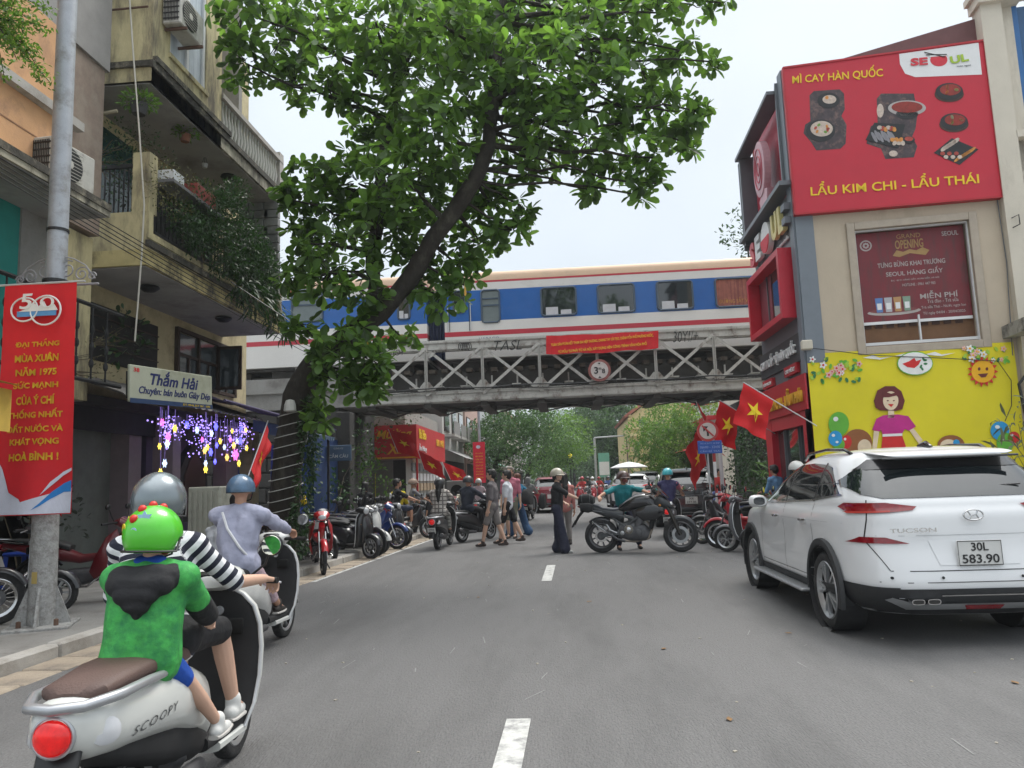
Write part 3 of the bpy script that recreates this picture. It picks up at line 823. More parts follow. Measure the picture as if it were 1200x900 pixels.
def be(cx, cy, rx, ry, lv, name, mt, n=24, rot=0):
    return bp([(cx+rx*cos(t)*cos(rot)-ry*sin(t)*sin(rot), cy-rx*cos(t)*sin(rot)-ry*sin(t)*cos(rot)) for t in [2*pi*i/n for i in range(n)]], lv, name, mt)
def rrect(x0, y0, x1, y1, r, sk=0):
    o = []
    for cx, cy, a in ((x1-r, y0+r, 0), (x0+r, y0+r, 90), (x0+r, y1-r, 180), (x1-r, y1-r, 270)):
        for k in range(5):
            t = radians(a+k*22.5); o.append((cx+r*cos(t)+sk*(cy-y0), cy-r*sin(t)))
    return o
bp([(1051, 68), (1143, 55), (1147, 92), (1070, 95), (1058, 91), (1052, 80)], 0, 'logo_panel', white)
FP.text('SE', ((1064, 78), (1084, 76.5), .17), BBO+.012, M('logo_red', (.6, .03, .05)), bb, .008, .04); 
be(1097, 75, 10, 7.5, 1, 'bowl', M('logo_red')); bp([(1086, 72), (1108, 70), (1108, 67), (1086, 67)], 2, 'bowl', white)
bp([(1080, 66), (1104, 71.5), (1104, 72.5), (1080, 67)], 3, 'chopstick', black); bp([(1082, 69), (1106, 68.5), (1106, 69.5), (1082, 70)], 3, 'chopstick', black)
FP.text('UL', ((1110, 76), (1131, 72), .17), BBO+.012, M('logo_green', (.35, .5, .04)), bb, .008, .04); FP.text('món ngon', ((1118, 83), (1134, 81.5), .05), BBO+.012, gray, bb, .004)
fd = M('food_dark', (.05, .035, .04), .5, var=.5, scale=9, col2=(.20, .12, .10), amt=.35, sc2=7); fdd = M('food_black', (.012, .012, .013), .4)
fr1 = M('food_red', (.38, .05, .03), .5, var=.4, scale=20); fw = M('food_white', (.55, .45, .38), .6, var=.25, scale=22); fo = M('food_orange', (.6, .25, .05), .6, var=.3, scale=20); fg = M('food_green', (.15, .3, .05), .6); broth = M('food_broth', (.25, .02, .01), .3, var=.4, scale=10)
bp([(947, 116), (952, 111), (982, 109), (987, 114), (988, 132), (984, 140), (990, 150), (989, 172), (983, 178), (955, 180), (950, 172), (947, 168), (940, 160), (942, 150), (948, 146)], 0, 'photo_print', fd)
be(969, 122, 13, 9, 1, 'bowl', fdd); be(970, 121, 8, 5, 2, 'noodles', fw); be(967, 119, 2, 2, 3, 'egg', fo)
be(960, 157, 17, 13, 1, 'bowl', fdd); be(961, 155, 13, 9, 2, 'noodles', fw)
for k in range(9): be(961+9*cos(k*2.4)*.8, 155+6*sin(k*2.4)*.8, 2.2, 1.5, 3, 'topping', [fr1, fo, fw, fg][k % 4], 8, k)
bp([(1025, 120), (1030, 114), (1068, 114), (1070, 124), (1072, 140), (1070, 155), (1066, 164), (1072, 175), (1068, 188), (1035, 190), (1030, 178), (1013, 172), (1018, 152), (1026, 148)], 0, 'photo_print', fd)
be(1029, 134, 4, 8, 1, 'egg', fw); be(1060, 131, 22, 9, 1, 'pot_rim', M('pot_rim', (.4, .36, .34), .4, metal=.4)); be(1060, 130, 18, 6.5, 2, 'broth', broth); be(1060, 138, 13, 6, 1, 'pot', fdd)
bp([(1012, 168), (1022, 148), (1058, 150), (1050, 178)], 2, 'platter', fdd)
for k in range(7): be(1022+k*3.6, 165-(k % 2)*2, 2, 7, 3, 'prawn', M('food_grey', (.25, .24, .26), .4), 10, .5)
for k in range(6): be(1028+k*3.4, 154+(k % 3), 3, 2.4, 4, 'mushroom', [fw, fr1, fo][k % 3], 9, k)
for k in range(6): be(1043+k*2.4, 168+(k % 2)*4, 3, 2.4, 4, 'topping', [fo, fw][k % 2], 9, k)
be(1062, 168, 7, 4, 3, 'dish', fdd); be(1062, 167, 5, 2.5, 4, 'dish', fr1); be(1044, 184, 5, 3.5, 3, 'dish', fw)
for (cx, cy) in ((1109, 112), (1114.5, 147)):
    be(cx, cy+3, 17, 9, 1, 'tray', M('tray_wood', (.06, .03, .02), .6)); be(cx, cy, 16, 10, 2, 'bowl', fdd); be(cx+1, cy-2, 12, 6.5, 3, 'broth', broth)
    for k in range(7): be(cx+1+7*cos(k*2.1), cy-2+3.5*sin(k*2.1), 2.6, 1.6, 4, 'topping', [fw, fo, fr1, fg][(k+int(cx)) % 4], 9, k)
bp([(1091, 183), (1112, 166), (1143, 179), (1121, 197)], 1, 'tray', fdd)
for k in range(5): be(1103+k*3.4, 178-k*2.2, 2.4, 5, 2, 'roll', fw, 9, -.9)
for k in range(6): be(1119+k*3.2, 190-k*2, 1.7, 6, 2, 'fried_stick', fo, 9, -.9)
for k in range(6): be(1101+k*4, 184+(k % 2)*4, 2.8, 2.3, 3, 'topping', [fr1, fw][k % 2], 9)

# mural on yellow tarpaulin
mu = thing('mural_banner', 'yellow cartoon mural banner with a smiling woman balloons and a sun', 'banner', rb.location)
ymur = M('mural_yellow', (.72, .62, .012), .7, var=.06, scale=1.2, bump=.7, bscale=3)
ul, zt0 = FP.uv(948, 415); ur, zt1 = FP.uv(1186, 401)
qq = [(-.02, .9), (ur, .9), (ur, zt1), (-.02, zt0)]
mb = MB(); n = 40
for i in range(n+1):
    for j in range(13):
        u = qq[0][0]+(ur+.02)*i/n; zt = zt0+(zt1-zt0)*i/n; z = .9+(zt-.9)*j/12
        off = .045+.006*sin(u*5+z*2.2)+.005*sin(u*2-z*4)+.004*sin(z*9+u*7)
        mb.v.append(FP.p(u, z, off))
mb.f = [(i*13+j, (i+1)*13+j, (i+1)*13+j+1, i*13+j+1) for i in range(n) for j in range(12)]; mb.m = [0]*len(mb.f)
wbuild(mb, 'sheet', ymur, mu, True)
def mp(pts, lv, name, mt): return FP.poly(pts, .072+.005*lv, .008, name, mt, mu)
def me_(cx, cy, rx, ry, lv, name, mt, n=22, rot=0): return mp([(cx+rx*cos(t)*cos(rot)+ry*sin(t)*sin(rot), cy+rx*cos(t)*sin(rot)-ry*sin(t)*cos(rot)) for t in [2*pi*i/n for i in range(n)]], lv, name, mt)
hairb = M('mural_brown', (.13, .02, .02), .7); skinm = M('mural_skin', (.75, .60, .42), .7); mag = M('mural_magenta', (.50, .02, .22), .7); mred = M('mural_red', (.6, .02, .02), .7); mgr = M('mural_green', (.12, .42, .04), .7); mbl = M('mural_blue', (.02, .30, .62), .7); mwh = M('mural_white', (.78, .78, .76), .7); mbr = M('mural_brown2', (.28, .10, .03), .7); mpk = M('mural_pink', (.75, .45, .42), .7); mdg = M('mural_darkgreen', (.03, .18, .06), .7)
# woman
mp([(1023, 470), (1027, 458), (1036, 453), (1047, 453), (1055, 459), (1059, 470), (1056, 480), (1048, 482), (1030, 481), (1025, 478)], 1, 'hair', hairb)
me_(1042.5, 470, 9, 11, 2, 'face', skinm); mp([(1033, 466), (1034, 459), (1043, 462), (1052, 459), (1053, 468), (1049, 464), (1040, 466)], 3, 'hair', hairb)
mp([(1040, 479), (1046, 479), (1047, 490), (1039, 490)], 1, 'neck', skinm)
for dx in (-3.5, 3.5): me_(1042.5+dx, 470, 1.2, .8, 3, 'eye', hairb, 8)
mp([(1039, 474), (1046, 474), (1043, 477.5)], 3, 'mouth', mred)
mp([(1021, 504), (1026, 491), (1034, 487), (1051, 486), (1063, 488), (1072, 500), (1064, 505), (1059, 503), (1056, 508), (1033, 509), (1031, 503), (1030, 506)], 1, 'blouse', mag)
mp([(1033, 509), (1056, 508), (1056, 511), (1033, 512)], 2, 'belt', mwh); mp([(1033, 512), (1056, 511), (1066, 540), (1030, 541)], 1, 'skirt', mred)
mp([(1023, 505), (1029, 506), (1026, 528), (1021, 527)], 1, 'arm', skinm); mp([(1064, 504), (1069, 502), (1080, 516), (1076, 521)], 1, 'arm', skinm)
# balloons, children heads
for (cx, cy, rx, ry, mt) in [(982, 497, 12, 14, mgr), (978, 514, 8, 9, mbl), (982, 521, 7, 7, mgr), (991, 518, 6, 8, mred), (1170, 505, 11, 11, mbl), (1176, 519, 10, 12, mgr), (1186, 513, 7, 7, mred)]:
    me_(cx, cy, rx, ry, 1+.1*(cx % 5), 'balloon', mt); me_(cx-rx*.3, cy-ry*.4, rx*.25, ry*.2, 2.6, 'balloon', mwh, 10)
me_(1004, 519, 17, 16, 1, 'child_hair', mbr); me_(1012, 524, 8, 9, 2, 'child_face', skinm)
me_(1113, 522, 16, 12, 1, 'child_hair', mbr); me_(1110, 523, 10, 8, 2, 'child_face', skinm); me_(1119, 519, 4, 4, 2.5, 'bow', mbl, 8)
# bird emblem
me_(1071, 426.5, 21, 14, 1, 'emblem', mgr); me_(1071, 426.5, 20, 13, 2, 'emblem', mwh)
mp([(1056, 427), (1064, 424), (1070, 420), (1072, 424), (1078, 422), (1075, 428), (1070, 432), (1062, 431)], 3, 'bird', mred)
for k in range(5): me_(1080+2*cos(k*1.9)*1.5, 427+6*sin(k*1.3), 2.4, 1.3, 3, 'leaf', mdg, 8, k)
# smiling sun
mp([(1150+(18 if i % 2 == 0 else 13)*cos(pi*i/15), 436-(18 if i % 2 == 0 else 13)*sin(pi*i/15)) for i in range(30)], 1, 'sun_rays', mred)
me_(1150, 436, 13.5, 13, 2, 'sun_face', M('mural_orange', (.8, .42, .01), .7))
for dx in (-4.5, 4.5): me_(1150+dx, 433, 1.6, 2, 3, 'eye', hairb, 8)
mp([(1144, 439), (1156, 438), (1153, 442.5), (1148, 443)], 3, 'mouth', hairb)
# flower sprays
rr = random.Random(3)
for (x0, y0, x1, y1, nn) in [(950, 420, 1008, 448, 34), (1128, 408, 1182, 425, 30)]:
    for k in range(nn):
        me_(rr.uniform(x0, x1), rr.uniform(y0, y1), 3.2, 1.8, .5+.06*(k % 5), 'leaf', [mgr, mdg, M('mural_lime', (.35, .55, .05), .7)][k % 3], 7, rr.uniform(0, 3))
    for k in range(nn//3):
        cx, cy = rr.uniform(x0, x1), rr.uniform(y0, y1); R1 = rr.uniform(3, 5)
        mp([(cx+R1*(.75+.25*cos(5*t))*cos(t), cy+R1*(.75+.25*cos(5*t))*sin(t)) for t in [-2*pi*i/20 for i in range(20)]], 1.2+.07*(k % 6), 'flower', [mpk, mwh][k % 2 if x0 > 1000 else (k % 3 == 2)]); me_(cx, cy, R1*.28, R1*.28, 2.2+.05*k, 'flower', mred if x0 < 1000 else M('mural_orange'), 8)
for k in range(3): mp([(1010+k*36, 420-k*2), (1022+k*36, 417-k*2), (1030+k*36, 420-k*2), (1046+k*36, 418-k*2), (1030+k*36, 422-k*2), (1020+k*36, 421-k*2)], .4+.05*k, 'cloud', mwh)

# red and grey side facade along the street
def sp(pts, off, th, name, mt): return SP.poly(pts, off, th, name, mt, rb)
def suv(px, py): return SP.uv(px, py)
u_n, u_f = 0.0, -3.55
SP.box(u_f, u_n, 4.55, 7.55, -.2, -.0, 'cladding', gray, rb)
SP.box(u_f, u_n, 7.55, 10.0, -.3, -.18, 'cladding', pinkred, rb)
SP.box(u_f, u_n, 3.1, 4.55, -.2, .0, 'cladding', gray, rb)
# pier at the near corner, full height, and grooved fins
SP.box(-.28, .0, 0, 10.25, -.18, .06, 'corner_pier', grayb, rb)
FP.box(-.02, .34, 3.7, 10.2, -.02, .05, 'corner_pier', grayb, rb); FP.box(-.02, .14, 0, 3.7, -.02, .03, 'corner_pier', redfr, rb)
for k in range(4): SP.box(-.30-.05*k*1.6, -.27-.05*k*1.6, 7.6, 10.1, -.18, .12-.02*k, 'fin', gray, rb)
SP.box(u_f-.12, u_f, 7.4, 9.8, -.2, .2, 'fin', gray, rb); SP.box(u_f-.22, u_f-.16, 7.3, 9.7, -.2, .2, 'fin', gray, rb)
mb = MB(); mb.beam(SP.p(u_f-.2, 9.55+.25, .1), SP.p(-.4, 9.95, .1), .08, .35, tuple(SP.n)); wbuild(mb, 'top_trim', gray, rb)
mb = MB(); mb.beam(SP.p(u_f-.25, 7.55, .14), SP.p(.06, 7.65, .14), .10, .32, tuple(SP.n)); wbuild(mb, 'ledge', gray, rb)
for z in (7.2, 6.9+.0): SP.box(-.34, -.08, z-.1, z+.05, .05, .2, 'bracket', gray, rb)
# round emblem figure
eo = MB(); c_ = SP.p(-1.85, 8.75, .02); eo.lathe([(.62, 0), (.62, .16), (.55, .17), (0, .17)], 32, 'Z'); eo.v = [frame(c_, SP.x, (0, 0, 1)) @ Vector((v.x*.8, v.y*1.1, v.z)) for v in eo.v]
wbuild(eo, 'round_emblem', M('emblem_pink', (.55, .32, .36), .5), rb); SP.poly([(-2.0, 7.75), (-1.45, 7.75), (-1.35, 8.1), (-1.7, 8.2), (-2.1, 8.0)], .16, .15, 'round_emblem', M('emblem_pink'), rb, px=False)
for k in range(3):
    mo = MB(); mo.X = frame(SP.p(-1.85, 8.75, .2), SP.x, (0, 0, 1)); mo.tube([((.12+.13*k)*.9*cos(t), (.16+.17*k)*sin(t), 0) for t in [2*pi*i/20 for i in range(20)]], .012, 5, closed=True); wbuild(mo, 'emblem_line', pinkred, rb)
# big SEOUL letters
def st(s, u0, u1, z, h, off, mt, dep=.05, bold=.02, par=rb):
    return PP(text(s, u1-u0, h, SP.fr((u0+u1)/2, z, off), mt, par, 'lettering', dep, bold))
lred = M('logo_red'); 
ua, za = suv(884, 275); ub, zb = suv(917, 232)
st('S', u_f+.1, u_f+.55, 7.03, .62, .05, M('letter_redwhite', (.62, .1, .12), .5), .10, .05); st('E', u_f+.65, u_f+1.12, 7.05, .62, .05, white, .10, .05)
mb = MB(); mb.X = SP.fr(-1.85, 7.03, .05); mb.prism(circ(0, 0, .38, 24), .12); wbuild(mb, 'letter_bowl', white, rb); mb = MB(); mb.X = SP.fr(-1.85, 7.03, .17); mb.prism([(.36*cos(t), .36*sin(t)-.0) for t in [pi+pi*i/14 for i in range(15)]], .02); wbuild(mb, 'letter_bowl', lred, rb)
st('U', -1.38, -.92, 7.07, .62, .05, M('letter_cream', (.7, .6, .25), .5), .10, .05); st('L', -.82, -.42, 7.07, .62, .05, M('letter_cream'), .10, .05)
st('món ngon chuẩn', -1.5, -.45, 6.6, .12, .03, white, .03)
# projecting red window frame
f_ = (u_f+.22, -.42, 4.78, 6.35)
for (u0, u1, z0, z1) in [(f_[0], f_[0]+.14, f_[2], f_[3]), (f_[1]-.14, f_[1], f_[2], f_[3]), (f_[0]+.14, f_[1]-.14, f_[3]-.14, f_[3]), (f_[0]+.14, f_[1]-.14, f_[2], f_[2]+.14)]:
    SP.box(u0, u1, z0, z1, .0, .32, 'red_frame', redfr, rb)
SP.box(f_[0]+.14, f_[1]-.14, f_[2]+.14, f_[3]-.14, .002, .02, 'window_glass', glassM('glass_mirror', (.05, .055, .06), .03), rb)
SP.box(f_[0]+.14, f_[0]+1.2, f_[2]+.14, f_[3]-.14, .022, .04, 'red_blind', M('blind_red', (.22, .03, .045), .5), rb)
SP.box(f_[0]+.9, f_[0]+.95, f_[2]+.14, f_[3]-.14, .04, .07, 'mullion', gray, rb)
# lower signs
SP.box(u_f-.05, -.28, 3.82, 4.42, .0, .06, 'sign_panel', M('sign_black', (.03, .035, .04), .5), rb); st('CAY 7 CẤP ĐỘ HÀN QUỐC', u_f+.15, -.5, 4.14, .36, .065, white, .05, .02)
SP.box(u_f+.1, u_f+1.0, 3.55, 3.75, .0, .08, 'plate', redd, rb); st('MÓN NGON', u_f+.2, u_f+.9, 3.65, .1, .083, white, .01)
SP.box(-1.5, -.55, 3.6, 3.82, .0, .08, 'plate', redd, rb); st('CAY MÊ LY', -1.4, -.65, 3.71, .11, .083, white, .01)
SP.box(u_f-.05, 0.0, 2.75, 3.5, -.1, .1, 'sign_panel', redd, rb); st('LẨU KIM CHI - LẨU THÁI', u_f+.2, -.2, 3.12, .38, .105, gold, .05, .02)
# ground floor opening
SP.box(-.5, 0, 0, 2.75, -.15, .06, 'red_frame', redfr, rb); SP.box(u_f-.05, u_f+.5, 0, 2.75, -.15, .06, 'red_frame', redfr, rb); SP.box(u_f+.5, -.5, 2.45, 2.75, -.15, .05, 'red_frame', redfr, rb)
SP.box(u_f+.5, -.5, .1, 2.45, -.13, -.1, 'shop_glass', glassM('shop_glass', (.03, .035, .035), .05), rb)
SP.box(-1.9, -.8, .1, 1.7, -.1, -.08, 'door', M('door_dark', (.02, .02, .02), .5), rb); SP.box(-1.25, -1.2, .1, 2.45, -.1, -.04, 'mullion', gray, rb); SP.box(-2.4, -2.34, .1, 2.45, -.1, -.04, 'mullion', gray, rb)
mb = MB(); mb.box(FP.p(-.02, 4.07, .12), (.22, .16, .2), rz=-.1, bev=.02); wbuild(mb, 'junction_box', cream, rb)
cb = MB(); cb.tube([tuple(FP.p(.1, 4.0, .1)), tuple(FP.p(1.2, 3.78, .09)), tuple(FP.p(2.6, 3.62, .1)), tuple(FP.p(3.55, 3.5, .1)), tuple(FP.p(3.75, 3.1, .1)), tuple(FP.p(3.7, 2.6, .1)), tuple(FP.p(3.55, 2.3, .1))], .008, 5)
wbuild(cb, 'cable', black, rb)
cb = MB(); cb.tube([tuple(FP.p(3.97, 9.5, .05)), tuple(FP.p(3.9, 7.5, .05)), tuple(FP.p(3.95, 5.5, .04)), tuple(FP.p(3.85, 3.6, .05))], .01, 5); wbuild(cb, 'cable', gray, rb)

# cream neighbour on the far right
nb = thing('cream_building', 'cream plastered building with a blue window cut by the right edge', 'building', (9.1, 15.5, 0))
mb = MB(); mb.X = frame((9.02, 15.68, 0), FP.x, (0, 0, 1))
def nbx(u0, u1, z0, z1, o0, o1): mb.box(((u0+u1)/2, (z0+z1)/2, (o0+o1)/2), (u1-u0, z1-z0, o1-o0))
nbx(.02, .42, 0, 12.5, -.2, .22); nbx(.42, .62, 0, 8.2, -.2, .0); nbx(.42, 4, 8.2-.9, 8.2, -.2, -.0); nbx(.42, 4, 0, 7.3, -.2, 0); nbx(.42, .70, 8.2, 12.5, -.2, 0); nbx(.70, 4, 11.2, 12.5, -.2, 0); nbx(1.4, 4, 8.2, 11.2, -.2, 0)
wbuild(mb, 'wall', cream, nb)
NP = Plane((9.02, 15.68, 0), tuple(FP.x))
mb = MB(); mb.X = frame((9.02, 15.68, 0), FP.x, (0, 0, 1))
nbx(-.12, .9, 11.2, 11.34, -.2, .42); nbx(-.05, .8, 11.0, 11.2, -.2, .34); nbx(.4, 2.5, 8.05, 8.2, 0, .22); nbx(.4, 2.4, 6.3, 6.4, 0, .12)
wbuild(mb, 'cornice', cream, nb)
NP.box(.70, .80, 8.25, 11.0, -.1, .0, 'window_frame', M('blue_paint', (.02, .12, .32), .5), nb); NP.box(.80, 1.4, 8.25, 11.0, -.12, -.06, 'window_glass', M('blue_glass', (.03, .10, .22), .15), nb)
NP.box(.98, 1.03, 8.25, 11.0, -.06, -.02, 'window_bar', M('blue_paint'), nb)
NP.box(-.22, 2.6, 3.95, 4.2, .0, 1.1, 'canopy_slab', M('slab_stained', (.38, .37, .34), .9, var=.2, col2=(.06, .055, .05), amt=.5, scale=3, sc2=3), nb)
NP.box(.6, 2.2, 4.2, 4.7, .1, .9, 'planter_box', M('old_dark', (.1, .095, .09), .9, var=.3), nb)
mb = MB(); mb.tube([tuple(NP.p(.25, 3.9, .2)), tuple(NP.p(.1, 3.3, .3)), tuple(NP.p(-.15, 3.0, .3)), tuple(NP.p(-.1, 2.4, .3)), tuple(NP.p(-.12, .9, .3))], .03, 7); wbuild(mb, 'pipe', black, nb)
mb = MB(); mb.tube([tuple(NP.p(.1, 6.35, .26)), tuple(NP.p(.22, 6.4, .3)), tuple(NP.p(.22, 6.2, .3)), tuple(NP.p(.1, 6.15, .26))], .012, 5); wbuild(mb, 'hook', black, nb)
# ------------------------------------------------------------------ left: yellow building with balconies
XF, XW, Y0, Y1 = -6.5, -7.9, 11.2, 16.9
yb = thing('yellow_building', 'stained yellow building with projecting balconies full of plants', 'building', (XW, Y0, 0))
LF = Plane((XF, 0, 0), (0, 1, 0)); LW = Plane((XW, 0, 0), (0, 1, 0)); NF = Plane((0, Y0, 0), (1, 0, 0))
def bx(name, x0, x1, y0, y1, z0, z1, mat, par=yb, bev=0):
    mb = MB(); mb.box(((x0+x1)/2, (y0+y1)/2, (z0+z1)/2), (x1-x0, y1-y0, z1-z0), bev=bev); return PP(mb.build(name, mat, par))
# upper closed room, with window opening on the street side
bx('wall', XW, XF, Y0, Y0+.15, 8.16, 12.5, yel)
wy0, wy1 = LF.uv(187, 30)[0], LF.uv(247, 75)[0]
wy0, wy1 = 11.75, 13.05; wz0_, wz1_ = 8.95, 12
bx('wall', XF-.15, XF, Y0+.15, wy0, 8.16, 12.5, yel); bx('wall', XF-.15, XF, wy1, 13.7, 8.16, 12.5, yel); bx('wall', XF-.15, XF, wy0, wy1, 8.16, wz0_, yel)
bx('wall', XW-.3, XW, Y0+.16, 18.2, 3.1, 12.5, yelc)
bx('wall', XW, XF-.16, 13.55, 13.7, 8.45, 12.5, yelc); bx('wall', -7.9, -6.55, 14.6, 14.75, 8.45, 12.5, soff)
w = bx('window', XF-.10, XF-.03, wy0, wy1, wz0_, wz0_+.07, whitep)
def sb(name, par, *a): o = bx(name, *a); o.parent = par; o.matrix_parent_inverse = Matrix.Identity(4); return o
for a, b in ((wy0, wy0+.07), (wy1-.07, wy1), ((wy0+wy1)/2-.04, (wy0+wy1)/2+.04)): sb('frame', w, XF-.10, XF-.02, a, b, wz0_+.07, wz1_, whitep)
sb('pane', w, XF-.075, XF-.06, wy0+.07, wy1-.07, wz0_+.07, wz1_, M('curtain_white', (.42, .47, .52), .4, var=.2, scale=2, stretch=(1, 14, .2), col2=(.25, .3, .36), amt=.4, sc2=3))
bx('window_sill', XF, XF+.04, wy0-.05, wy1+.05, wz0_-.08, wz0_, yel)
# slabs
bx('balcony_slab', XW, XF, Y0, Y1, 8.16, 8.40, M('fascia', (.42, .39, .30), .9, var=.15, scale=4, bump=.5, col2=(.05, .045, .035), amt=.52, sc2=3, stretch=(1, 1, .4)))
bx('moss_band', XF, XF+.05, Y0-.05, Y1+.05, 8.38, 8.50, mossy); bx('moss_band', XF, XF+.08, Y0+.02, 14.0, 8.50, 8.60, mossy); bx('cornice', XW, XF+.03, Y0-.05, Y0, 8.40, 8.50, mossy)
bx('soffit', XW, XF-.05, Y0+.05, Y1-.05, 8.14, 8.155, soff)
bx('balcony_slab', XW, XF, Y0, Y1, 5.07, 5.33, M('fascia_yellow', (.50, .42, .20), .9, var=.15, scale=3, bump=.5, col2=(.06, .05, .035), amt=.46, sc2=3, stretch=(1, 1, .5)))
bx('soffit', XW, XF-.05, Y0+.05, Y1-.05, 5.045, 5.065, soff)
bx('cornice', XF, XF+.07, Y0-.05, Y1+.03, 5.36, 5.46, mossy); bx('cornice', XF, XF+.04, Y0-.03, 14.6, 5.5, 5.56, yel)
# near parapet of lower balcony
bx('parapet', XW, XF+.02, Y0, Y0+.14, 5.33, 5.95, yel); bx('parapet', XF-.1, XF+.02, Y0+.14, Y1, 5.33, 5.62, yel)
bx('corner_post', XF-.28, XF, Y0+.02, Y0+.26, 5.95, 6.95, yel); bx('corner_post', XW-.25, XW+.16, Y0-.06, Y0+.25, 3.1, 12.5, yel)
bx('corner_post', XF-.2, XF, Y1-.2, Y1, 5.62, 6.5, yel)
# dark railing (near end and along the street)
rl = bx('railing', XW+.16, XF-.28, Y0+.05, Y0+.1, 6.72, 6.78, black)
pc = MB(); pc.box((0, 0, 0), (.02, .02, .8)); pco = None
def bars(n, f, par, h=.8):
    global pco
    for k in range(n):
        if pco is None: pco = pc.build('baluster', black, par); o = pco
        else: o = inst(pco, par)
        o.matrix_parent_inverse = Matrix.Translation(-Vector(yb.location)); o.location = f(k)
bars(12, lambda k: (XW+.22+k*.08, Y0+.08, 6.34), yb)
bx('railing', XF-.06, XF-.02, Y0+.26, Y1-.2, 6.45, 6.5, black); bx('railing', XF-.06, XF-.02, Y0+.26, Y1-.2, 5.66, 5.70, black)
bars(40, lambda k: (XF-.04, Y0+.35+k*.128, 6.07), yb)
bx('shelf', XF-.25, XF+.25, Y0+.3, 13.4, 6.55, 6.6, M('shelf_grey', (.16, .16, .17), .7)); bx('shelf_box', XF-.1, XF+.22, 11.55, 11.9, 6.6, 6.78, whitep)
bx('planter_box', XF-.1, XF+.25, 12.3, 13.0, 6.6, 6.85, M('planter_red', (.28, .05, .04), .7))
# white balustrade upstairs
bal = MB(); bal.lathe([(.03, 0), (.045, .05), (.03, .1), (.06, .25), (.03, .45), (.028, .55), (.045, .62), (.03, .66)], 8)
bl0 = None
for k in range(20):
    if bl0 is None: bl0 = bal.build('white_baluster', M('baluster_white', (.45, .45, .42), .8, var=.2), yb, True); o = bl0
    else: o = inst(bl0, yb)
    o.matrix_parent_inverse = Matrix.Translation(-Vector(yb.location)); o.location = (XF-.06, 13.85+k*.145, 8.52)
bx('handrail', XF-.16, XF+.04, 13.7, Y1, 9.18, 9.28, conc_l); bx('corner_post', XF-.2, XF+.03, Y1-.22, Y1+.02, 8.4, 9.4, conc_l)
for k in range(7):
    o = inst(bl0, yb); o.matrix_parent_inverse = Matrix.Translation(-Vector(yb.location)); o.location = (XF-.35-.16*k, Y1-.06, 8.52)
bx('handrail', XW, XF-.2, Y1-.12, Y1, 9.18, 9.28, conc_l)
# block wall closing the balcony
for r_ in range(11):
    for c_ in range(4):
        if c_ == 0 and r_ > 8: continue
        b_ = bx('block', -7.88+c_*.36+(.12 if r_ % 2 else 0)*(c_ < 3), -7.54+c_*.36+(.12 if r_ % 2 else 0)*(c_ < 3), 16.55, 16.7, 5.95+r_*.2, 6.135+r_*.2, M('block_grey', (.22, .22, .21), .9, var=.25, scale=3, col2=(.1, .1, .1), amt=.4), bev=.01)
# recess windows level 2
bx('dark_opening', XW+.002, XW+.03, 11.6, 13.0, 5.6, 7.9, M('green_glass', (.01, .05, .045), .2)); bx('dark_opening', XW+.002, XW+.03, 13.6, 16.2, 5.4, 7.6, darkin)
bx('door_frame', XW+.03, XW+.08, 13.5, 13.6, 5.4, 7.7, wood); bx('door_frame', XW+.03, XW+.08, 14.8, 14.88, 5.4, 7.6, wood)
# mezzanine openings
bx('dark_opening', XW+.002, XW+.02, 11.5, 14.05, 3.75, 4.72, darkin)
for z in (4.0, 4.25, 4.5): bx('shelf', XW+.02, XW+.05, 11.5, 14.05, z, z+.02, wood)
wn2 = bx('window', XW, XW+.08, 14.72, 17.5, 4.78, 4.86, wood)
for (y0, y1) in ((14.72, 14.8), (15.6, 15.68), (16.5, 16.58), (17.42, 17.5)): sb('frame', wn2, XW, XW+.08, y0, y1, 3.7, 4.78, wood)
for y0 in (14.8, 15.68, 16.58): sb('pane', wn2, XW, XW+.03, y0, y0+.84, 3.75, 4.76, glassw); sb('frame', wn2, XW+.03, XW+.06, y0, y0+.84, 4.28, 4.34, wood); sb('frame', wn2, XW+.03, XW+.06, y0+.40, y0+.45, 3.75, 4.28, wood)
sb('frame', wn2, XW, XW+.08, 14.72, 17.5, 3.68, 3.75, wood)
cs = bx('open_casement', XW+.08, XW+.62, 16.5, 16.55, 3.75, 4.75, wood)
o = MB(); o.box((XW+.35, 16.49, 4.25), (.42, .02, .85)); o = PP(o.build('pane', glassw, yb)); 
for (px, py) in ((175, 338), (262, 374)):
    p = atZ(px, py, 5.0); mb = MB(); mb.lathe([(.12, .05), (.16, .03), (.17, 0), (.09, -.06), (0, -.07)], 14, c=p); wbuild(mb, 'ceiling_lamp', black, yb, True)
mb = MB(); p = atZ(268, 208, 8.1); mb.lathe([(.12, .05), (.16, .03), (.17, 0), (.09, -.06), (0, -.07)], 14, c=p); wbuild(mb, 'ceiling_lamp', black, yb, True)
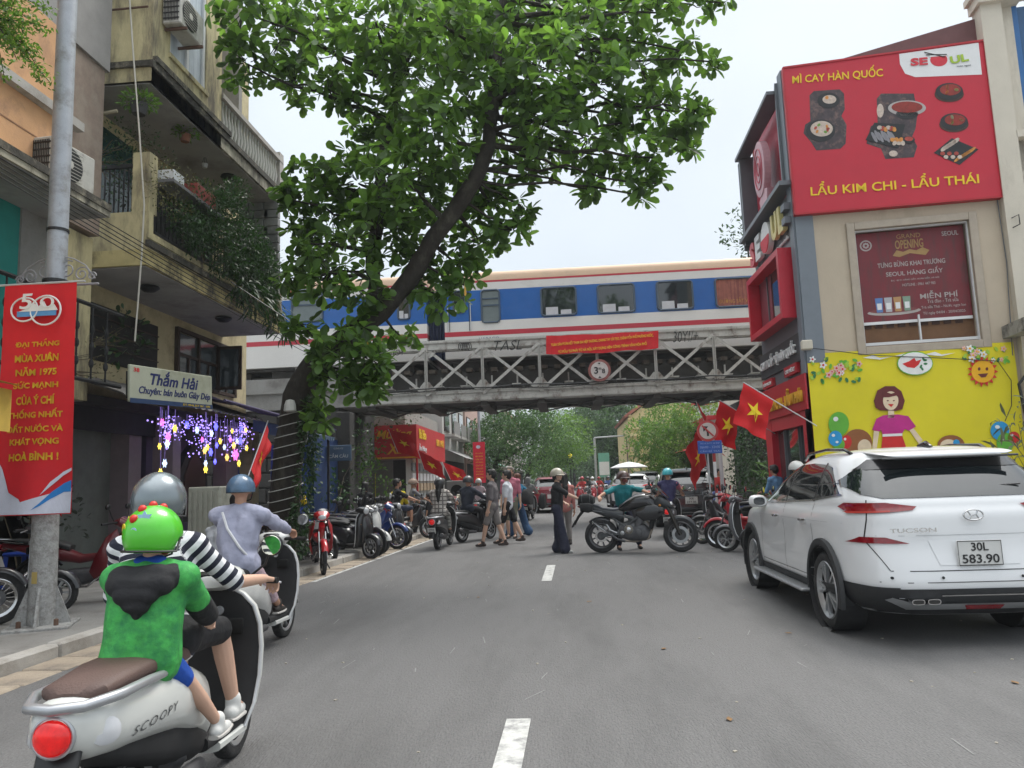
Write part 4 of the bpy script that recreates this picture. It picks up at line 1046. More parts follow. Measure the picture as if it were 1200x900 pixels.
# pipes and the white cord
mb = MB(); mb.tube([(XW+.02, Y0-.1, 12.4), (XW+.02, Y0-.1, 8.2), (XW+.3, Y0-.12, 8.05), (XW+.45, Y0-.1, 7.9)], .035, 7); mb.tube([(XW-.1, Y0-.12, 5.5), (XW-.08, Y0-.12, 6.9), (XW+.15, Y0-.14, 7.5), (XW+.9, Y0-.1, 7.62)], .03, 7)
wbuild(mb, 'drain_pipe', M('old_pipe', (.33, .29, .2), .8, var=.3), yb, True)
mb = MB(); mb.tube([(XW+.05, Y0-.07, 9.4), (XF-.05, Y0-.07, 9.42)], .018, 6); mb.tube([(XW+.35, Y0-.07, 9.4), (XW+.5, Y0-.15, 9.3)], .012, 5); wbuild(mb, 'iron_rod', M('rusty', (.12, .07, .05), .9), yb)
mb = MB(); mb.tube([atY(150, -30, 11.05), atY(156, 60, 11.05), atY(163, 150, 11.03), atY(169, 240, 11.02), atY(166, 300, 11.), atY(158, 400, 11.0)], .014, 5)
o = mb.build('long_cord', M('cord_white', (.5, .48, .42), .8)); tag(o, 'long pale cord hanging down the front of the yellow building', 'cord')

def ac(loc, rz, label, grp='air conditioner units on the facades'):
    t = thing('air_conditioner', label, 'air conditioner', loc, rz, grp)
    cas = M('ac_casing', (.46, .45, .41), .6, var=.1, col2=(.25, .23, .2), amt=.35, sc2=4)
    mb = MB(); mb.box((0, .16, .3), (.82, .32, .58), bev=.02); mb.build('casing', cas, t)
    mb = MB(); mb.lathe([(.24, 0), (.25, -.015), (.22, -.02)], 24, 'Y', c=(-.1, 0, .3)); mb.build('fan_ring', black, t)
    mb = MB(); mb.lathe([(.22, -.004), (0, -.004)], 20, 'Y', c=(-.1, 0, .3)); mb.build('fan_recess', darkin, t)
    mb = MB()
    for k in range(9): mb.box((-.1, -.02, .1+k*.05), (.46, .008, .008))
    mb.lathe([(.06, -.02), (.06, -.03), (0, -.03)], 12, 'Y', c=(-.1, 0, .3)); mb.build('grille', cas, t)
    mb = MB()
    for k in range(10): mb.box((-.415, .05+k*.026, .3), (.01, .01, .48))
    for k in range(5): mb.box((-.417, .16, .1+k*.1), (.008, .28, .02))
    mb.build('side_grille', black, t)
    for x in (-.28, .28):
        mb = MB(); mb.box((x, .2, -.02), (.04, .5, .04)); mb.build('bracket', M('rusty'), t)
    return t
a = ac((XF+.34, 11.85, 9.3), pi/2, 'weathered air conditioner on the yellow wall beside the curtained window')
ac((-6.72, 9.7, 5.75), pi/2-.1, 'air conditioner standing on the stained ledge of the orange building')

# ------------------------------------------------------------------ orange building, nearest on the left
ob = thing('orange_building', 'orange plastered house with teal panel and stained ledge beside the pole', 'building', (-7, 6, 0))
def ox(name, *a, **k): return bx(name, *a, par=ob, **k)
XO = -7.05
ox('wall', XO-.3, XO, 3.0, 9.95, 5.45, 8.2, orange); ox('wall', XO-.3, XO+.0, 3.0, 10.95, 8.2, 14, grayp); ox('wall', XO-.4, XO-.05, 9.95, 10.9, 5.46, 8.2, M('brick_plaster', (.26, .2, .16), .9, var=.2, col2=(.3, .25, .2), amt=.4, sc2=3))
ox('cornice', XO, XO+.12, 3.0, 10.2, 6.82, 6.95, conc_l); ox('pilaster', XO, XO+.05, 7.0, 7.3, 6.95, 8.2, conc_l); ox('seam', XO, XO+.006, 3, 10, 6.35, 6.37, M('seam', (.25, .12, .06)))
ox('ledge', XO-.3, -6.42, 3, 10.1, 5.44, 5.60, M('fascia')); ox('ledge_stain', -6.42, -6.40, 3, 10.1, 5.52, 5.62, mossy); ox('soffit', XO-.3, -6.45, 3, 10.05, 5.42, 5.438, soff)
ox('wall', -7.6, -7.35, 3.0, 7.3, 2.9, 5.42, orange); ox('teal_panel', -7.6, -7.33, 7.3, 9.5, 2.9, 5.42, teal); ox('wall', -7.6, -7.3, 9.5, 10.95, 2.9, 5.42, conc)
ox('pier', -7.35, -7.2, 10.3, 10.9, 2.9, 5.42, yel)
# decorative iron balcony below the teal panel
mb = MB()
for k in range(14):
    y = 6.2+k*.34
    for z in (3.35, 3.6, 3.85): mb.ball((-6.75, y, z), (.035, .035, .07), 8, 5)
    mb.tube([(-6.75, y, 3.1), (-6.75, y, 4.2)], .014, 5)
mb.tube([(-6.75, 6, 4.2), (-6.75, 11, 4.2)], .03, 6); mb.tube([(-6.75, 6, 3.1), (-6.75, 11, 3.1)], .03, 6)
stuff(wbuild(mb, 'iron_railing', blackm, ob))
qa, qb = atY(-60, 430, 6.0), atY(33, 454, 7.2); qc = Vector((-7, 7.2, qb.z+.35)); qd = Vector((-7, 6, qb.z+.35)); qe = atY(14, 457, 7.15); qf = atY(-70, 440, 6)
mb = MB(); mb.quad(qa, qb, qc, qd); mb.quad(qf, qe, qe-Vector((0, 0, .42)), qf-Vector((0, 0, .42)))
o = mb.build('shop_awning', M('awning_yellow', (.6, .42, .08), .8, var=.15)); tag(o, 'small yellow awning with red print left of the red banner', 'awning')
text('Ŏ', .16, .22, frame(tuple(qe+Vector((-.16, -.16, -.2))), tuple(qe-qf), (0, 0, 1)), red, None, 'x').name = 'awning_print'
ap = bpy.data.objects['awning_print']; ap.parent = o

# ------------------------------------------------------------------ ground-floor shops on the left
gs = thing('open_shop', 'dark open shop fronts below the yellow building on the left footpath', 'shop', (-8.5, 10, 0))
def gx(name, *a, **k): return bx(name, *a, par=gs, **k)
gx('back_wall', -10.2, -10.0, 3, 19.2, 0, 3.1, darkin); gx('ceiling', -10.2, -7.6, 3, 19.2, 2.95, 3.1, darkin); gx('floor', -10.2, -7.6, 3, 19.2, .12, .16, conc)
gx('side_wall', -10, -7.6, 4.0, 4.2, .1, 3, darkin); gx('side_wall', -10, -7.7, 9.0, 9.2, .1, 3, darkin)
gx('roller_panel', -8.4, -8.3, 11.6, 13.3, .16, 2.7, M('grey_green_panel', (.13, .145, .13), .8, var=.15, scale=3, col2=(.1, .1, .09), amt=.4)); gx('pillar', -8.3, -7.95, 13.3, 13.7, .1, 2.95, M('pinkish_pillar', (.2, .16, .17), .85, var=.1))
gx('pillar', -7.9, -7.5, 14.0, 14.3, .1, 2.95, M('pinkish_pillar')); gx('pillar', -7.9, -7.6, 16.5, 17.1, .1, 2.95, M('pinkish_pillar')); gx('pillar', -7.9, -7.6, 17.9, 18.3, .1, 3.1, yelc)
gx('wall', -8.3, -8.2, 14.3, 16.5, .1, 2.95, M('shop_wall_purple', (.10, .08, .14), .7)); gx('blue_curtain', -7.95, -7.9, 17.15, 17.85, .2, 2.2, bluet)
gx('fascia_board', -7.9, -7.85, 11.3, 16.5, 2.55, 2.95, blackm)
for k in range(6): gx('shelf', -8.4, -8.1, 7+.01*k, 9, .5+k*.35, .53+k*.35, wood)
# arched dark niche
mb = MB(); ar = [(-.55, 0), (.55, 0), (.6, .7), (.55, 1.05), (.3, 1.4), (0, 1.62), (-.3, 1.4), (-.55, 1.05), (-.6, .7)]
mb.prism(ar, .12, frame((-7.85, 15.3, .9), (0, 1, 0), (0, 0, 1))); mb = PP(mb.build('arched_doorway', blackm, gs))
mb = MB(); mb.prism([(p[0]*.75, p[1]*.8+.1) for p in ar], .1, frame((-7.80, 15.3, .9), (0, 1, 0), (0, 0, 1))); PP(mb.build('arched_doorway', M('niche_brown', (.035, .015, .012), .6), gs))
# lit paper stars and strings of bulbs
cols = [(.9, .15, .6), (1, .75, .1), (.12, .12, 1), (.55, .7, 1), (1, .6, .15), (.5, .15, 1)]
lanm = [M('lantern_%s' % n, c, .5, var=.05, emit=e_) for n, c, e_ in zip(['pink', 'amber', 'blue', 'pale_blue', 'orange', 'violet'], cols, (1.2, 1.1, 1.6, 1.1, 1.1, 1.4))]
rl_ = random.Random(5)
lant = [(190, 495, 0), (205, 502, 1), (197, 512, 0), (219, 498, 2), (231, 504, 3), (196, 520, 3), (237, 515, 0), (248, 508, 3), (253, 500, 2), (243, 524, 1), (247, 530, 2), (254, 522, 2), (258, 517, 1), (263, 524, 3), (240, 528, 4), (270, 515, 5), (272, 505, 1), (283, 502, 2), (278, 517, 3), (282, 517, 2), (274, 522, 4), (276, 533, 0), (280, 543, 1), (288, 504, 4), (289, 525, 1), (187, 523, 1), (252, 541, 2), (193, 543, 3), (188, 553, 1), (241, 543, 3), (241, 550, 1), (266, 536, 4)]
names = ['pink', 'amber', 'blue', 'pale blue', 'orange', 'violet']
mbl_ = [None]*6; wire = MB()
for k, (px, py, c) in enumerate(lant):
    p = atX(px, py, -7.3+.25*(k % 3)); r_ = .07+.03*rl_.random(); 
    if px in (276,): r_ = .16
    if mbl_[c] is None:
        mb = MB(); n = 6; vs = []
        for i in range(2*n):
            rr_ = .1 if i % 2 == 0 else .05; vs.append((0, rr_*cos(pi*i/n), rr_*sin(pi*i/n)))
        mb.add(vs+[(.03, 0, 0), (-.03, 0, 0)], [(i, (i+1) % (2*n), 2*n) for i in range(2*n)]+[((i+1) % (2*n), i, 2*n+1) for i in range(2*n)])
        mb.ball((0, 0, 0), .045, 8, 6); o = mb.build('star_lantern', lanm[c]); mbl_[c] = o
    else: o = inst(mbl_[c])
    o.location = p; o.scale = (r_*10,)*3
    side = 'upper' if py < 506 else ('middle' if py < 520 else ('lower' if py < 536 else 'lowest'))
    tag(o, '%s glowing star light in the %s cluster %s%s' % (names[c], side, '' if k not in (10, 12, 17, 26) else {10: 'inner edge ', 12: 'near ', 17: 'far ', 26: 'low '}[k], 'above the arched doorway' if px < 225 else ('right of the arched doorway' if px < 262 else 'beside the little red flag')), 'lantern', 'coloured star lights hung at the shop')
    wire.tube([(p.x, p.y, p.z), (p.x, p.y, 2.98)], .0012, 3)
for k in range(420):
    g_ = [(200, 505, 12, 14), (240, 515, 14, 16), (275, 518, 14, 16), (285, 505, 8, 10), (225, 497, 30, 8)][k % 5]
    p = atX(rl_.gauss(g_[0], g_[2]*.6), max(488, rl_.gauss(g_[1], g_[3]*.6)), -7.25); wire.ball(p, .010 if k % 3 else .018, 5, 4, None)
ws = wire.build('string_lights', M('bulb_violet', (.42, .30, 1), .5, emit=1.2)); tag(ws, 'thin strings of tiny violet bulbs hanging over the shop front', 'string lights'); stuff(ws)

# corrugated canopy, purple tarpaulin canopy
cc = MB(); n = 90
for i in range(n+1):
    y = 10.8+(16.2-10.8)*i/n; w_ = .02*cos(i*1.4)
    cc.v += [Vector((-7.9, y, 3.45+w_)), Vector((-6.6, y, 2.98+w_))]
cc.f = [(2*i, 2*i+2, 2*i+3, 2*i+1) for i in range(n)]; cc.m = [0]*n
o = cc.build('corrugated_canopy', M('corrugated', (.22, .21, .2), .7, var=.3, metal=.2), None, True); tag(o, 'grey corrugated canopy below the hand painted shop sign', 'canopy')
p0_, p1_ = atX(222, 437, XW+.1), atX(330, 487, XW+.6)
mb = MB()
for i in range(21):
    t = i/20; y = 14.0+t*7.6
    for j in range(6):
        s_ = j/5; mb.v.append(Vector((-7.85+s_*1.35, y, 3.62-.42*s_-.06*sin(pi*s_)-.03*sin(t*19)-.12*t)))
mb.f = [(i*6+j, (i+1)*6+j, (i+1)*6+j+1, i*6+j+1) for i in range(20) for j in range(5)]; mb.m = [0]*len(mb.f)
mb.tube([(-6.5, 14, 3.2), (-6.5, 21.6, 3.08)], .03, 6)
o = mb.build('tarpaulin_canopy', M('purple_tarp', (.07, .055, .13), .55, var=.2, bump=.5, bscale=4), None, True); tag(o, 'dark purple tarpaulin canopy stretched from the yellow wall towards the tree', 'canopy')

# painted shop sign
s_tl, s_tr, s_br, s_bl = atY(148, 430, 10.4), atX(226, 445, -6.02), atX(221, 486, -6.02), None
sgn = thing('shop_sign', 'cream hand painted shoe shop sign with dark blue script', 'sign', (-6.3, 10.4, 2.9))
sx = Vector((.28, 1.9, .07)).normalized(); SG = frame((-6.1, 11.35, 3.1), sx, (0, 0, 1)); SG = Matrix.Translation(-Vector(sgn.location)) @ SG
a_, b_ = Vector((-6.33, 10.4, 0)), Vector((-6.02, 12.3, 0))
mb = MB(); mb.X = SG; mb.box((0, 0, 0), (1.96, .54, .05), bev=.01); mb.build('panel', M('sign_cream', (.46, .47, .36), .6, var=.08, scale=2, col2=(.3, .3, .2), amt=.3), sgn)
mb = MB(); mb.X = SG; mb.box((0, -.25, .028), (1.96, .07, .006)); mb.build('blue_band', M('band_navy', (.03, .06, .14), .6), sgn)
navy = M('script_navy', (.012, .02, .12), .6)
text('Thắm Hải', 1.15, .23, SG @ Matrix.Translation((.02, .12, .026)), navy, sgn, 'lettering', .005, .02, .25)
text('Chuyên: bán buôn Giày Dép', 1.72, .14, SG @ Matrix.Translation((.06, -.1, .026)), navy, sgn, 'lettering', .005, .015, .25)
text('ĐT: 0946 257 361 - HN', .7, .035, SG @ Matrix.Translation((.55, -.25, .032)), yellowp, sgn, 'lettering', .003)
text('38', .12, .06, SG @ Matrix.Translation((-.85, .2, .026)), red, sgn, 'lettering', .004, .02)
for k in (-.8, .8):
    mb = MB(); mb.X = SG; mb.box((k, 0, -.1), (.03, .4, .16)); mb.build('bracket', black, sgn)

# ------------------------------------------------------------------ steel lamp post with red banner
pl = thing('lamp_post', 'tall galvanised lamp post on a concrete foot carrying the red banner', 'lamp post', (-5.6, 7.85, .12))
mb = MB(); mb.lathe([(.135, .0), (.13, .9), (.12, 1.7)], 20); mb.build('lower_shaft', galvd, pl, True)
mb = MB(); mb.lathe([(.118, 1.7), (.108, 3.9), (.104, 4.2), (.10, 8.0), (.09, 10.5)], 20); mb.build('shaft', galv, pl, True)
for k in range(4):
    mb = MB(); mb.X = Matrix.Rotation(k*pi/2+.4, 4, 'Z'); mb.add([(.12, -.012, .45), (.12, -.012, 0), (.30, -.012, 0), (.27, -.012, .06), (.12, .012, .45), (.12, .012, 0), (.30, .012, 0), (.27, .012, .06)], [(0, 1, 2, 3), (7, 6, 5, 4), (0, 3, 7, 4), (3, 2, 6, 7), (1, 0, 4, 5)]); mb.build('fin', galvd, pl)
mb = MB(); mb.box((0, 0, .01), (.62, .62, .04), rz=.4, bev=.01); mb.build('base_plate', galvd, pl)
for k in range(4):
    mb = MB(); mb.lathe([(.025, .03), (.025, .09), (0, .1)], 6, c=(.24*cos(k*pi/2+1.2), .24*sin(k*pi/2+1.2), 0)); mb.build('bolt', M('rusty'), pl)
mb = MB(); mb.lathe([(.11, 4.3), (.115, 4.3), (.115, 4.33), (.11, 4.33)], 16); mb.lathe([(.121, 3.70), (.135, 3.70), (.135, 3.74), (.12, 3.74)], 16); mb.lathe([(.125, 3.66), (.14, 3.65), (.14, 3.66)], 16); mb.build('clamp', black, pl)
mb = MB(); mb.box((-.02, -.13, 1.62), (.06, .005, .05)); mb.build('sticker', white, pl); mb = MB(); mb.box((-.0, -.136, .52), (.06, .005, .12), bev=.002); mb.build('sticker', M('sticker_yellow', (.4, .3, .1), .8), pl)
mb = MB(); mb.box((-.07, -.112, 1.36), (.05, .01, .09)); mb.build('sticker', M('sticker_red', (.3, .08, .07), .8), pl)
# scroll ironwork over the banner
mb = MB()
def spiral(cx, cz, r, dr, turns=1.6, a0=0):
    return [(cx+dr*(r*(1-.8*i/24))*cos(a0+turns*2*pi*i/24), -.0, cz+(r*(1-.8*i/24))*sin(a0+turns*2*pi*i/24)) for i in range(25)]
for s_ in (-1, 1):
    mb.tube(spiral(s_*.30, 3.80, .09, s_), .008, 5); mb.tube(spiral(s_*.13, 3.86, .11, s_, 1.6, 1), .008, 5); mb.tube(spiral(s_*.42, 3.77, .05, s_), .008, 5)
    mb.tube([(s_*.05, 0, 4.02), (s_*.2, 0, 3.98), (s_*.34, 0, 3.9), (s_*.46, 0, 3.74)], .008, 5)
mb.tube([(-.5, 0, 3.68), (.5, 0, 3.68)], .014, 6); mb.build('scroll_bracket', M('scroll_iron', (.25, .25, .26), .6), pl)
bnr = thing('street_banner', 'tall red vertical banner with yellow Vietnamese words hung on the lamp post', 'banner', (-5.63, 7.66, 3.77))
BW, BH = .82, 2.48
def bedge(s_): 
    z = -BH*s_; xl = -.41-.0*s_; xr = .41+.02*s_
    if s_ > .62: xl -= .16*((s_-.62)/.38)**1.2
    return xl, xr, z
mb = MB(); n, m_ = 24, 40
for j in range(m_+1):
    xl, xr, z = bedge(j/m_)
    for i in range(n+1):
        t = i/n; mb.v.append(Vector((xl+(xr-xl)*t, -.008*sin(t*7+j*.12)-.004*sin(j*.4+t*3)+.03*(j/m_)**2*sin(t*9), z)))
mb.f = [(j*(n+1)+i, (j+1)*(n+1)+i, (j+1)*(n+1)+i+1, j*(n+1)+i+1) for j in range(m_) for i in range(n)]; mb.m = [0]*len(mb.f)
cl = mb.build('cloth', red, bnr, True)
_bv = BVHTree.FromPolygons([v.co for v in cl.data.vertices], [tuple(p.vertices) for p in cl.data.polygons])
def onto(bvh, me, dirv, off):
    d = Vector(dirv).normalized()
    for v in me.vertices:
        h = bvh.ray_cast(v.co-d*3, d)
        if h[0]: v.co = h[0]-d*(off+v.co.dot(-d)*0)
def bprint(name, poly, mt, off):
    bm = bmesh.new(); f = bm.faces.new([bm.verts.new((p[0], 0, p[1])) for p in poly]); bmesh.ops.triangulate(bm, faces=[f])
    bmesh.ops.subdivide_edges(bm, edges=bm.edges, cuts=22, use_grid_fill=True)
    me = bpy.data.meshes.new(name); bm.to_mesh(me); bm.free(); onto(_bv, me, (0, 1, 0), off+.006); me.materials.append(mt); link(name, me, bnr)
wl = [(-.41, -1.98), (-.34, -2.06), (-.26, -2.24), (-.24, -2.36), (-.20, -2.32), (-.12, -2.31), (-.06, -2.4), (.02, -2.44), (.12, -2.38), (.22, -2.28), (.32, -2.23), (.43, -2.21), (.43, -2.47), (-.57, -2.47), (-.49, -2.36), (-.42, -2.11)]
bprint('white_swoosh', wl, M('swoosh_white', (.60, .62, .72), .7), .004)
bprint('blue_swoosh', [(.02, -2.43), (.1, -2.36), (.22, -2.24), (.34, -2.16), (.425, -2.13), (.425, -2.25), (.34, -2.25), (.2, -2.32), (.1, -2.39)], M('swoosh_blue', (.02, .2, .55), .7), .008)
bprint('white_line', [(.1, -2.28), (.2, -2.14), (.33, -2.04), (.425, -2), (.425, -2.03), (.33, -2.08), (.21, -2.18)], M('swoosh_white'), .008)
bprint('white_line', [(-.41, -1.88), (-.35, -1.98), (-.28, -2.18), (-.25, -2.33), (-.30, -2.18), (-.37, -2.02), (-.42, -1.94)], M('swoosh_white'), .008)
for k, (s, w_) in enumerate([('ĐẠI THẮNG', .50), ('MÙA XUÂN', .50), ('NĂM 1975', .47), ('SỨC MẠNH', .51), ('CỦA Ý CHÍ', .44), ('THỐNG NHẤT', .62), ('ĐẤT NƯỚC VÀ', .64), ('KHÁT VỌNG', .56), ('HOÀ BÌNH !', .56)]):
    o = text(s, w_, .115 if k in (4,) else .098, frame((0, -.05, -.655-.151*k), (1, 0, 0), (0, 0, 1)), M('banner_yellow', (.85, .60, .04), .6), bnr, 'lettering', .002, .035)
    onto(_bv, o.data, (0, 1, 0), .016)
mb = MB(); mb.X = frame((0, -.05, -.305), (1, 0, 0), (0, 0, 1))
mb.tube([(-.14+.15*cos(t), .02+.13*sin(t), 0) for t in [2*pi*i/24 for i in range(24)]], .010, 5, closed=True); mb.tube([(.10+.17*cos(t), .0+.16*sin(t), 0) for t in [2*pi*i/28 for i in range(28)]], .010, 5, closed=True); mb.build('logo_outline', white, bnr)
mb = MB(); mb.X = frame((0, -.05, -.305), (1, 0, 0), (0, 0, 1)); mb.box((0, -.03, 0), (.44, .06, .008)); mb.build('logo_building', M('logo_blue', (.1, .3, .6)), bnr)
mb = MB(); mb.X = frame((0, -.052, -.305), (1, 0, 0), (0, 0, 1)); mb.prism([(-.2, -.005), (.24, -.005), (.2, .06), (.12, .03), (.08, .1), (.02, .04), (-.04, .09), (-.1, .03)], .006); mb.build('logo_figures', white, bnr)
text('5', .14, .17, frame((-.12, -.058, -.2), (1, 0, 0), (0, 0, 1)), white, bnr, 'lettering', .006, .01, .1); text('0', .16, .12, frame((.12, -.058, -.22), (1, 0, 0), (0, 0, 1)), white, bnr, 'lettering', .006, -.01)
mb = MB(); mb.tube([(-.5, 0, .01), (.5, 0, .01)], .012, 8); mb.build('top_rod', grayl, bnr)

# ------------------------------------------------------------------ Vietnamese flags
flagred = M('flag_red', (.60, .008, .012), .75, var=.08, bump=.3, bscale=8); flagyel = M('flag_yellow', (.85, .62, .02), .7)
def flag(base, tip, w, droop, label, frac=.62, fold=.05, polemat=None, sway=(0, 0, 0), fly=(0, 0, -1)):
    """pole from base to tip; the cloth hangs from the upper part of the pole"""
    t = thing('flag', label, 'flag', base, 0, 'red flags with a yellow star'); base = Vector(base); tip = Vector(tip)
    mb = MB(); mb.tube([(0, 0, 0), tip-base], .012, 7); mb.build('pole', polemat or whitep, t)
    d = (tip-base); a = d*frac; down = Vector(fly).normalized(); n, m_ = 14, 18
    hoist = d-a
    def P(u, v):     # u along the pole, v down the fly
        p = a+hoist*(1-u); side = d.cross(down).normalized()
        q = p+down*(w*v)+Vector(sway)*v*v + Vector(droop)*v
        return q + side*(fold*v*sin(u*9+v*5)+fold*.4*sin(v*14))
    mb = MB(); mb.v = [P(i/n, j/m_) for j in range(m_+1) for i in range(n+1)]
    mb.f = [(j*(n+1)+i, j*(n+1)+i+1, (j+1)*(n+1)+i+1, (j+1)*(n+1)+i) for j in range(m_) for i in range(n)]; mb.m = [0]*len(mb.f)
    c = mb.build('cloth', flagred, t, True)
    st_ = star(.5, .5, 1, rot=.2); L_ = hoist.length
    for sgn_ in (1, -1):
        mb = MB(); vs = []
        cen = len(st_)
        side = d.cross(down).normalized()*(.022*sgn_)
        R_ = .26*min(w, L_)
        for p in st_: vs.append(P(.5+(p[0]-.5)*R_/L_, .5-(p[1]-.5)*R_/w)+side)
        vs.append(P(.5, .5)+side); mb.add(vs, [(i, (i+1) % 10, 10) for i in range(10)]); mb.build('star', flagyel, t)
    return t
bas = [SP.p(-1.1, 2.15, .05), SP.p(-2.9, 2.4, .05)]
def fl(px_tip, px_base, Yt, Xb, lab, w, droop, **k):
    tip = atY(*px_tip, Yt); b = atX(*px_base, Xb); return flag(b, tip, w, droop, lab, **k)
fl((871, 448), (957, 499), 15.3, 5.12, 'red star flag on a pole fixed to the red shopfront, largest and nearest', .80, (-.22, .1, 0), frac=.60, fold=.05)
fl((843, 469), (908, 508), 17.6, 5.12, 'red star flag between the largest flag and the round no turning sign', 0.85, (-.25, .0, 0), frac=.62, fold=.05)
fl((816, 471), (836, 520), 20.5, 4.2, 'red star flag drooping directly above the round no turning sign', 0.75, (.1, .1, 0), frac=.25, fold=.05, fly=(.35, 0, -.9))
fl((820, 497), (831, 560), 19.5, 3.7, 'red star flag hanging down left of the round no turning sign', 0.75, (-.12, .0, 0), frac=.3, fold=.05, fly=(-.35, 0, -.95))
# ------------------------------------------------------------------ foliage
RNG = np.random.default_rng(4)
def meshnp(name, V, F, mat, parent=None):
    me = bpy.data.meshes.new(name); k = F.shape[1]
    me.vertices.add(len(V)); me.vertices.foreach_set('co', V.astype(np.float32).ravel())
    me.loops.add(F.size); me.loops.foreach_set('vertex_index', F.astype(np.int32).ravel())
    me.polygons.add(len(F)); me.polygons.foreach_set('loop_start', np.arange(0, F.size, k, dtype=np.int32))
    me.materials.append(mat); me.update(calc_edges=True); me.validate()
    return link(name, me, parent)
LEAF_OB = (np.array([(0, 0, 0), (.16, .32, .05), (.27, .66, .04), (.17, .93, -.02), (0, 1, -.06), (-.17, .93, -.02), (-.27, .66, .04), (-.16, .32, .05), (0, .5, -.02)]),
           np.array([(0, 1, 8), (1, 2, 8), (2, 3, 8), (3, 4, 8), (4, 5, 8), (5, 6, 8), (6, 7, 8), (7, 0, 8)]))
LEAF_S = (np.array([(0, 0, 0), (.22, .45, .06), (0, 1, -.08), (-.22, .45, .06)]), np.array([(0, 1, 2), (0, 2, 3)]))
LEAF_L = (np.array([(0, 0, 0), (.08, .4, .05), (.05, .8, -.08), (0, 1, -.25), (-.05, .8, -.08), (-.08, .4, .05)]), np.array([(0, 1, 5), (1, 2, 4), (1, 4, 5), (2, 3, 4)]))
def leafmats(C, D, size, roll=.6):
    """C: bases, D: directions; returns rotation stacks and sizes"""
    n = len(C); y = D/np.linalg.norm(D, axis=1)[:, None]
    z = np.tile([0, 0, 1.], (n, 1))+RNG.normal(0, roll, (n, 3)); x = np.cross(y, z); x /= np.linalg.norm(x, axis=1)[:, None]; z = np.cross(x, y)
    return np.stack([x, y, z], 2), size
def leaves(name, C, D, size, tmpl, mat, parent=None, roll=.5):
    Rm, s = leafmats(C, D, size, roll); T, F = tmpl; n = len(C); k = len(T)
    s = np.broadcast_to(s, (n,))
    V = np.einsum('nij,kj->nki', Rm, T)*s[:, None, None]+C[:, None, :]
    FF = (F[None]+np.arange(n)[:, None, None]*k).reshape(-1, 3)
    return stuff(meshnp(name, V.reshape(-1, 3), FF, mat, parent))
def inball(n, hollow=.0):
    d = RNG.normal(size=(n, 3)); d /= np.linalg.norm(d, axis=1)[:, None]
    return d*(hollow+(1-hollow)*RNG.random(n)[:, None]**.4)
def cloud(name, blobs, dens, size, tmpl, mat, parent=None, up=.1, hollow=.3, clump=0, roll=.5):
    """blobs: (centre, radii) -> leaves spread through uneven clumps"""
    Cs = []; Ds = []
    for c, r in blobs:
        r = np.array(r if hasattr(r, '__len__') else (r, r, r), float); c = np.array(c, float)
        n = max(6, int(dens*(r[0]*r[1]*r[2])**(2/3)))
        if clump:
            m_ = max(3, n//clump); q = inball(m_, hollow); p = np.repeat(q, clump, 0)+RNG.normal(0, .16, (m_*clump, 3)); d = (p-np.repeat(q, clump, 0))*3+q.repeat(clump, 0)*.4
        else: p = inball(n, hollow); d = p
        Cs.append(c+p*r); Ds.append(d+RNG.normal(0, .45, d.shape)+[0, 0, up])
    C = np.concatenate(Cs); D = np.concatenate(Ds)
    return leaves(name, C, D, size*(.65+.6*RNG.random(len(C))), tmpl, mat, parent, roll)

def branchy(mb, p0, p1, r0, r1, n=6, wob=.1, seg=7):
    p0, p1 = Vector(p0), Vector(p1); L = (p1-p0).length; pts = []
    for i in range(n+1):
        t = i/n; w_ = wob*L*sin(pi*t)
        pts.append(p0.lerp(p1, t)+Vector((RND.uniform(-1, 1)*w_*.4, RND.uniform(-1, 1)*w_*.4, w_*RND.uniform(-.2, .5))))
    mb.tube(pts, [r0+(r1-r0)*i/n for i in range(n+1)], seg)
    return pts

# ------------------------------------------------------------------ the big leaning street tree
YTR = 13.0
tr = thing('street_tree', 'large leaning broad-leaved street tree with white light rings round its trunk', 'tree', (-5.2, 13.2, .12))
def W_(px, py, y=YTR): return atY(px, py, y)
def loc(p): return Vector(p)-tr.location
mb = MB()
trunk = [(-5.2, 13.3, .05), (-5.03, 13.2, .9), (-4.93, 13.1, 1.8), tuple(W_(344, 500)), tuple(W_(352, 455)), tuple(W_(378, 420)), tuple(W_(412, 392)), tuple(W_(450, 362))]
tp = [Vector(p) for p in spline(trunk, 4)]
rad = np.interp(range(len(tp)), [0, 3, 10, 16, 22, len(tp)-1], [.36, .27, .25, .25, .21, .18])
n0 = len(mb.v); mb.tube([loc(p) for p in tp], list(rad), 18)
limbA = [Vector(p) for p in spline([tuple(W_(444, 368)), tuple(W_(478, 330, 12.9)), tuple(W_(505, 285, 12.8)), tuple(W_(540, 235, 12.7)), tuple(W_(568, 185, 12.7)), tuple(W_(578, 120, 12.8)), tuple(W_(582, 50, 13)), tuple(W_(600, -40, 13.3))], 4)]
mb.tube([loc(p) for p in limbA], list(np.linspace(.18, .09, len(limbA))), 12)
limbB = [Vector(p) for p in spline([tuple(W_(452, 362)), tuple(W_(440, 335, 13.1)), tuple(W_(437, 295, 13.3)), tuple(W_(448, 230, 13.6)), tuple(W_(447, 180, 13.8)), tuple(W_(470, 100, 14)), tuple(W_(492, 0, 14.2))], 4)]
mb.tube([loc(p) for p in limbB], list(np.linspace(.15, .06, len(limbB))), 10)
for i, v in enumerate(mb.v):
    q = noise.noise(v*3.5)*.035+noise.noise(v*9)*.015; mb.v[i] = v+Vector((q, q*.6, 0))
mb.build('trunk', bark, tr, True, 80)
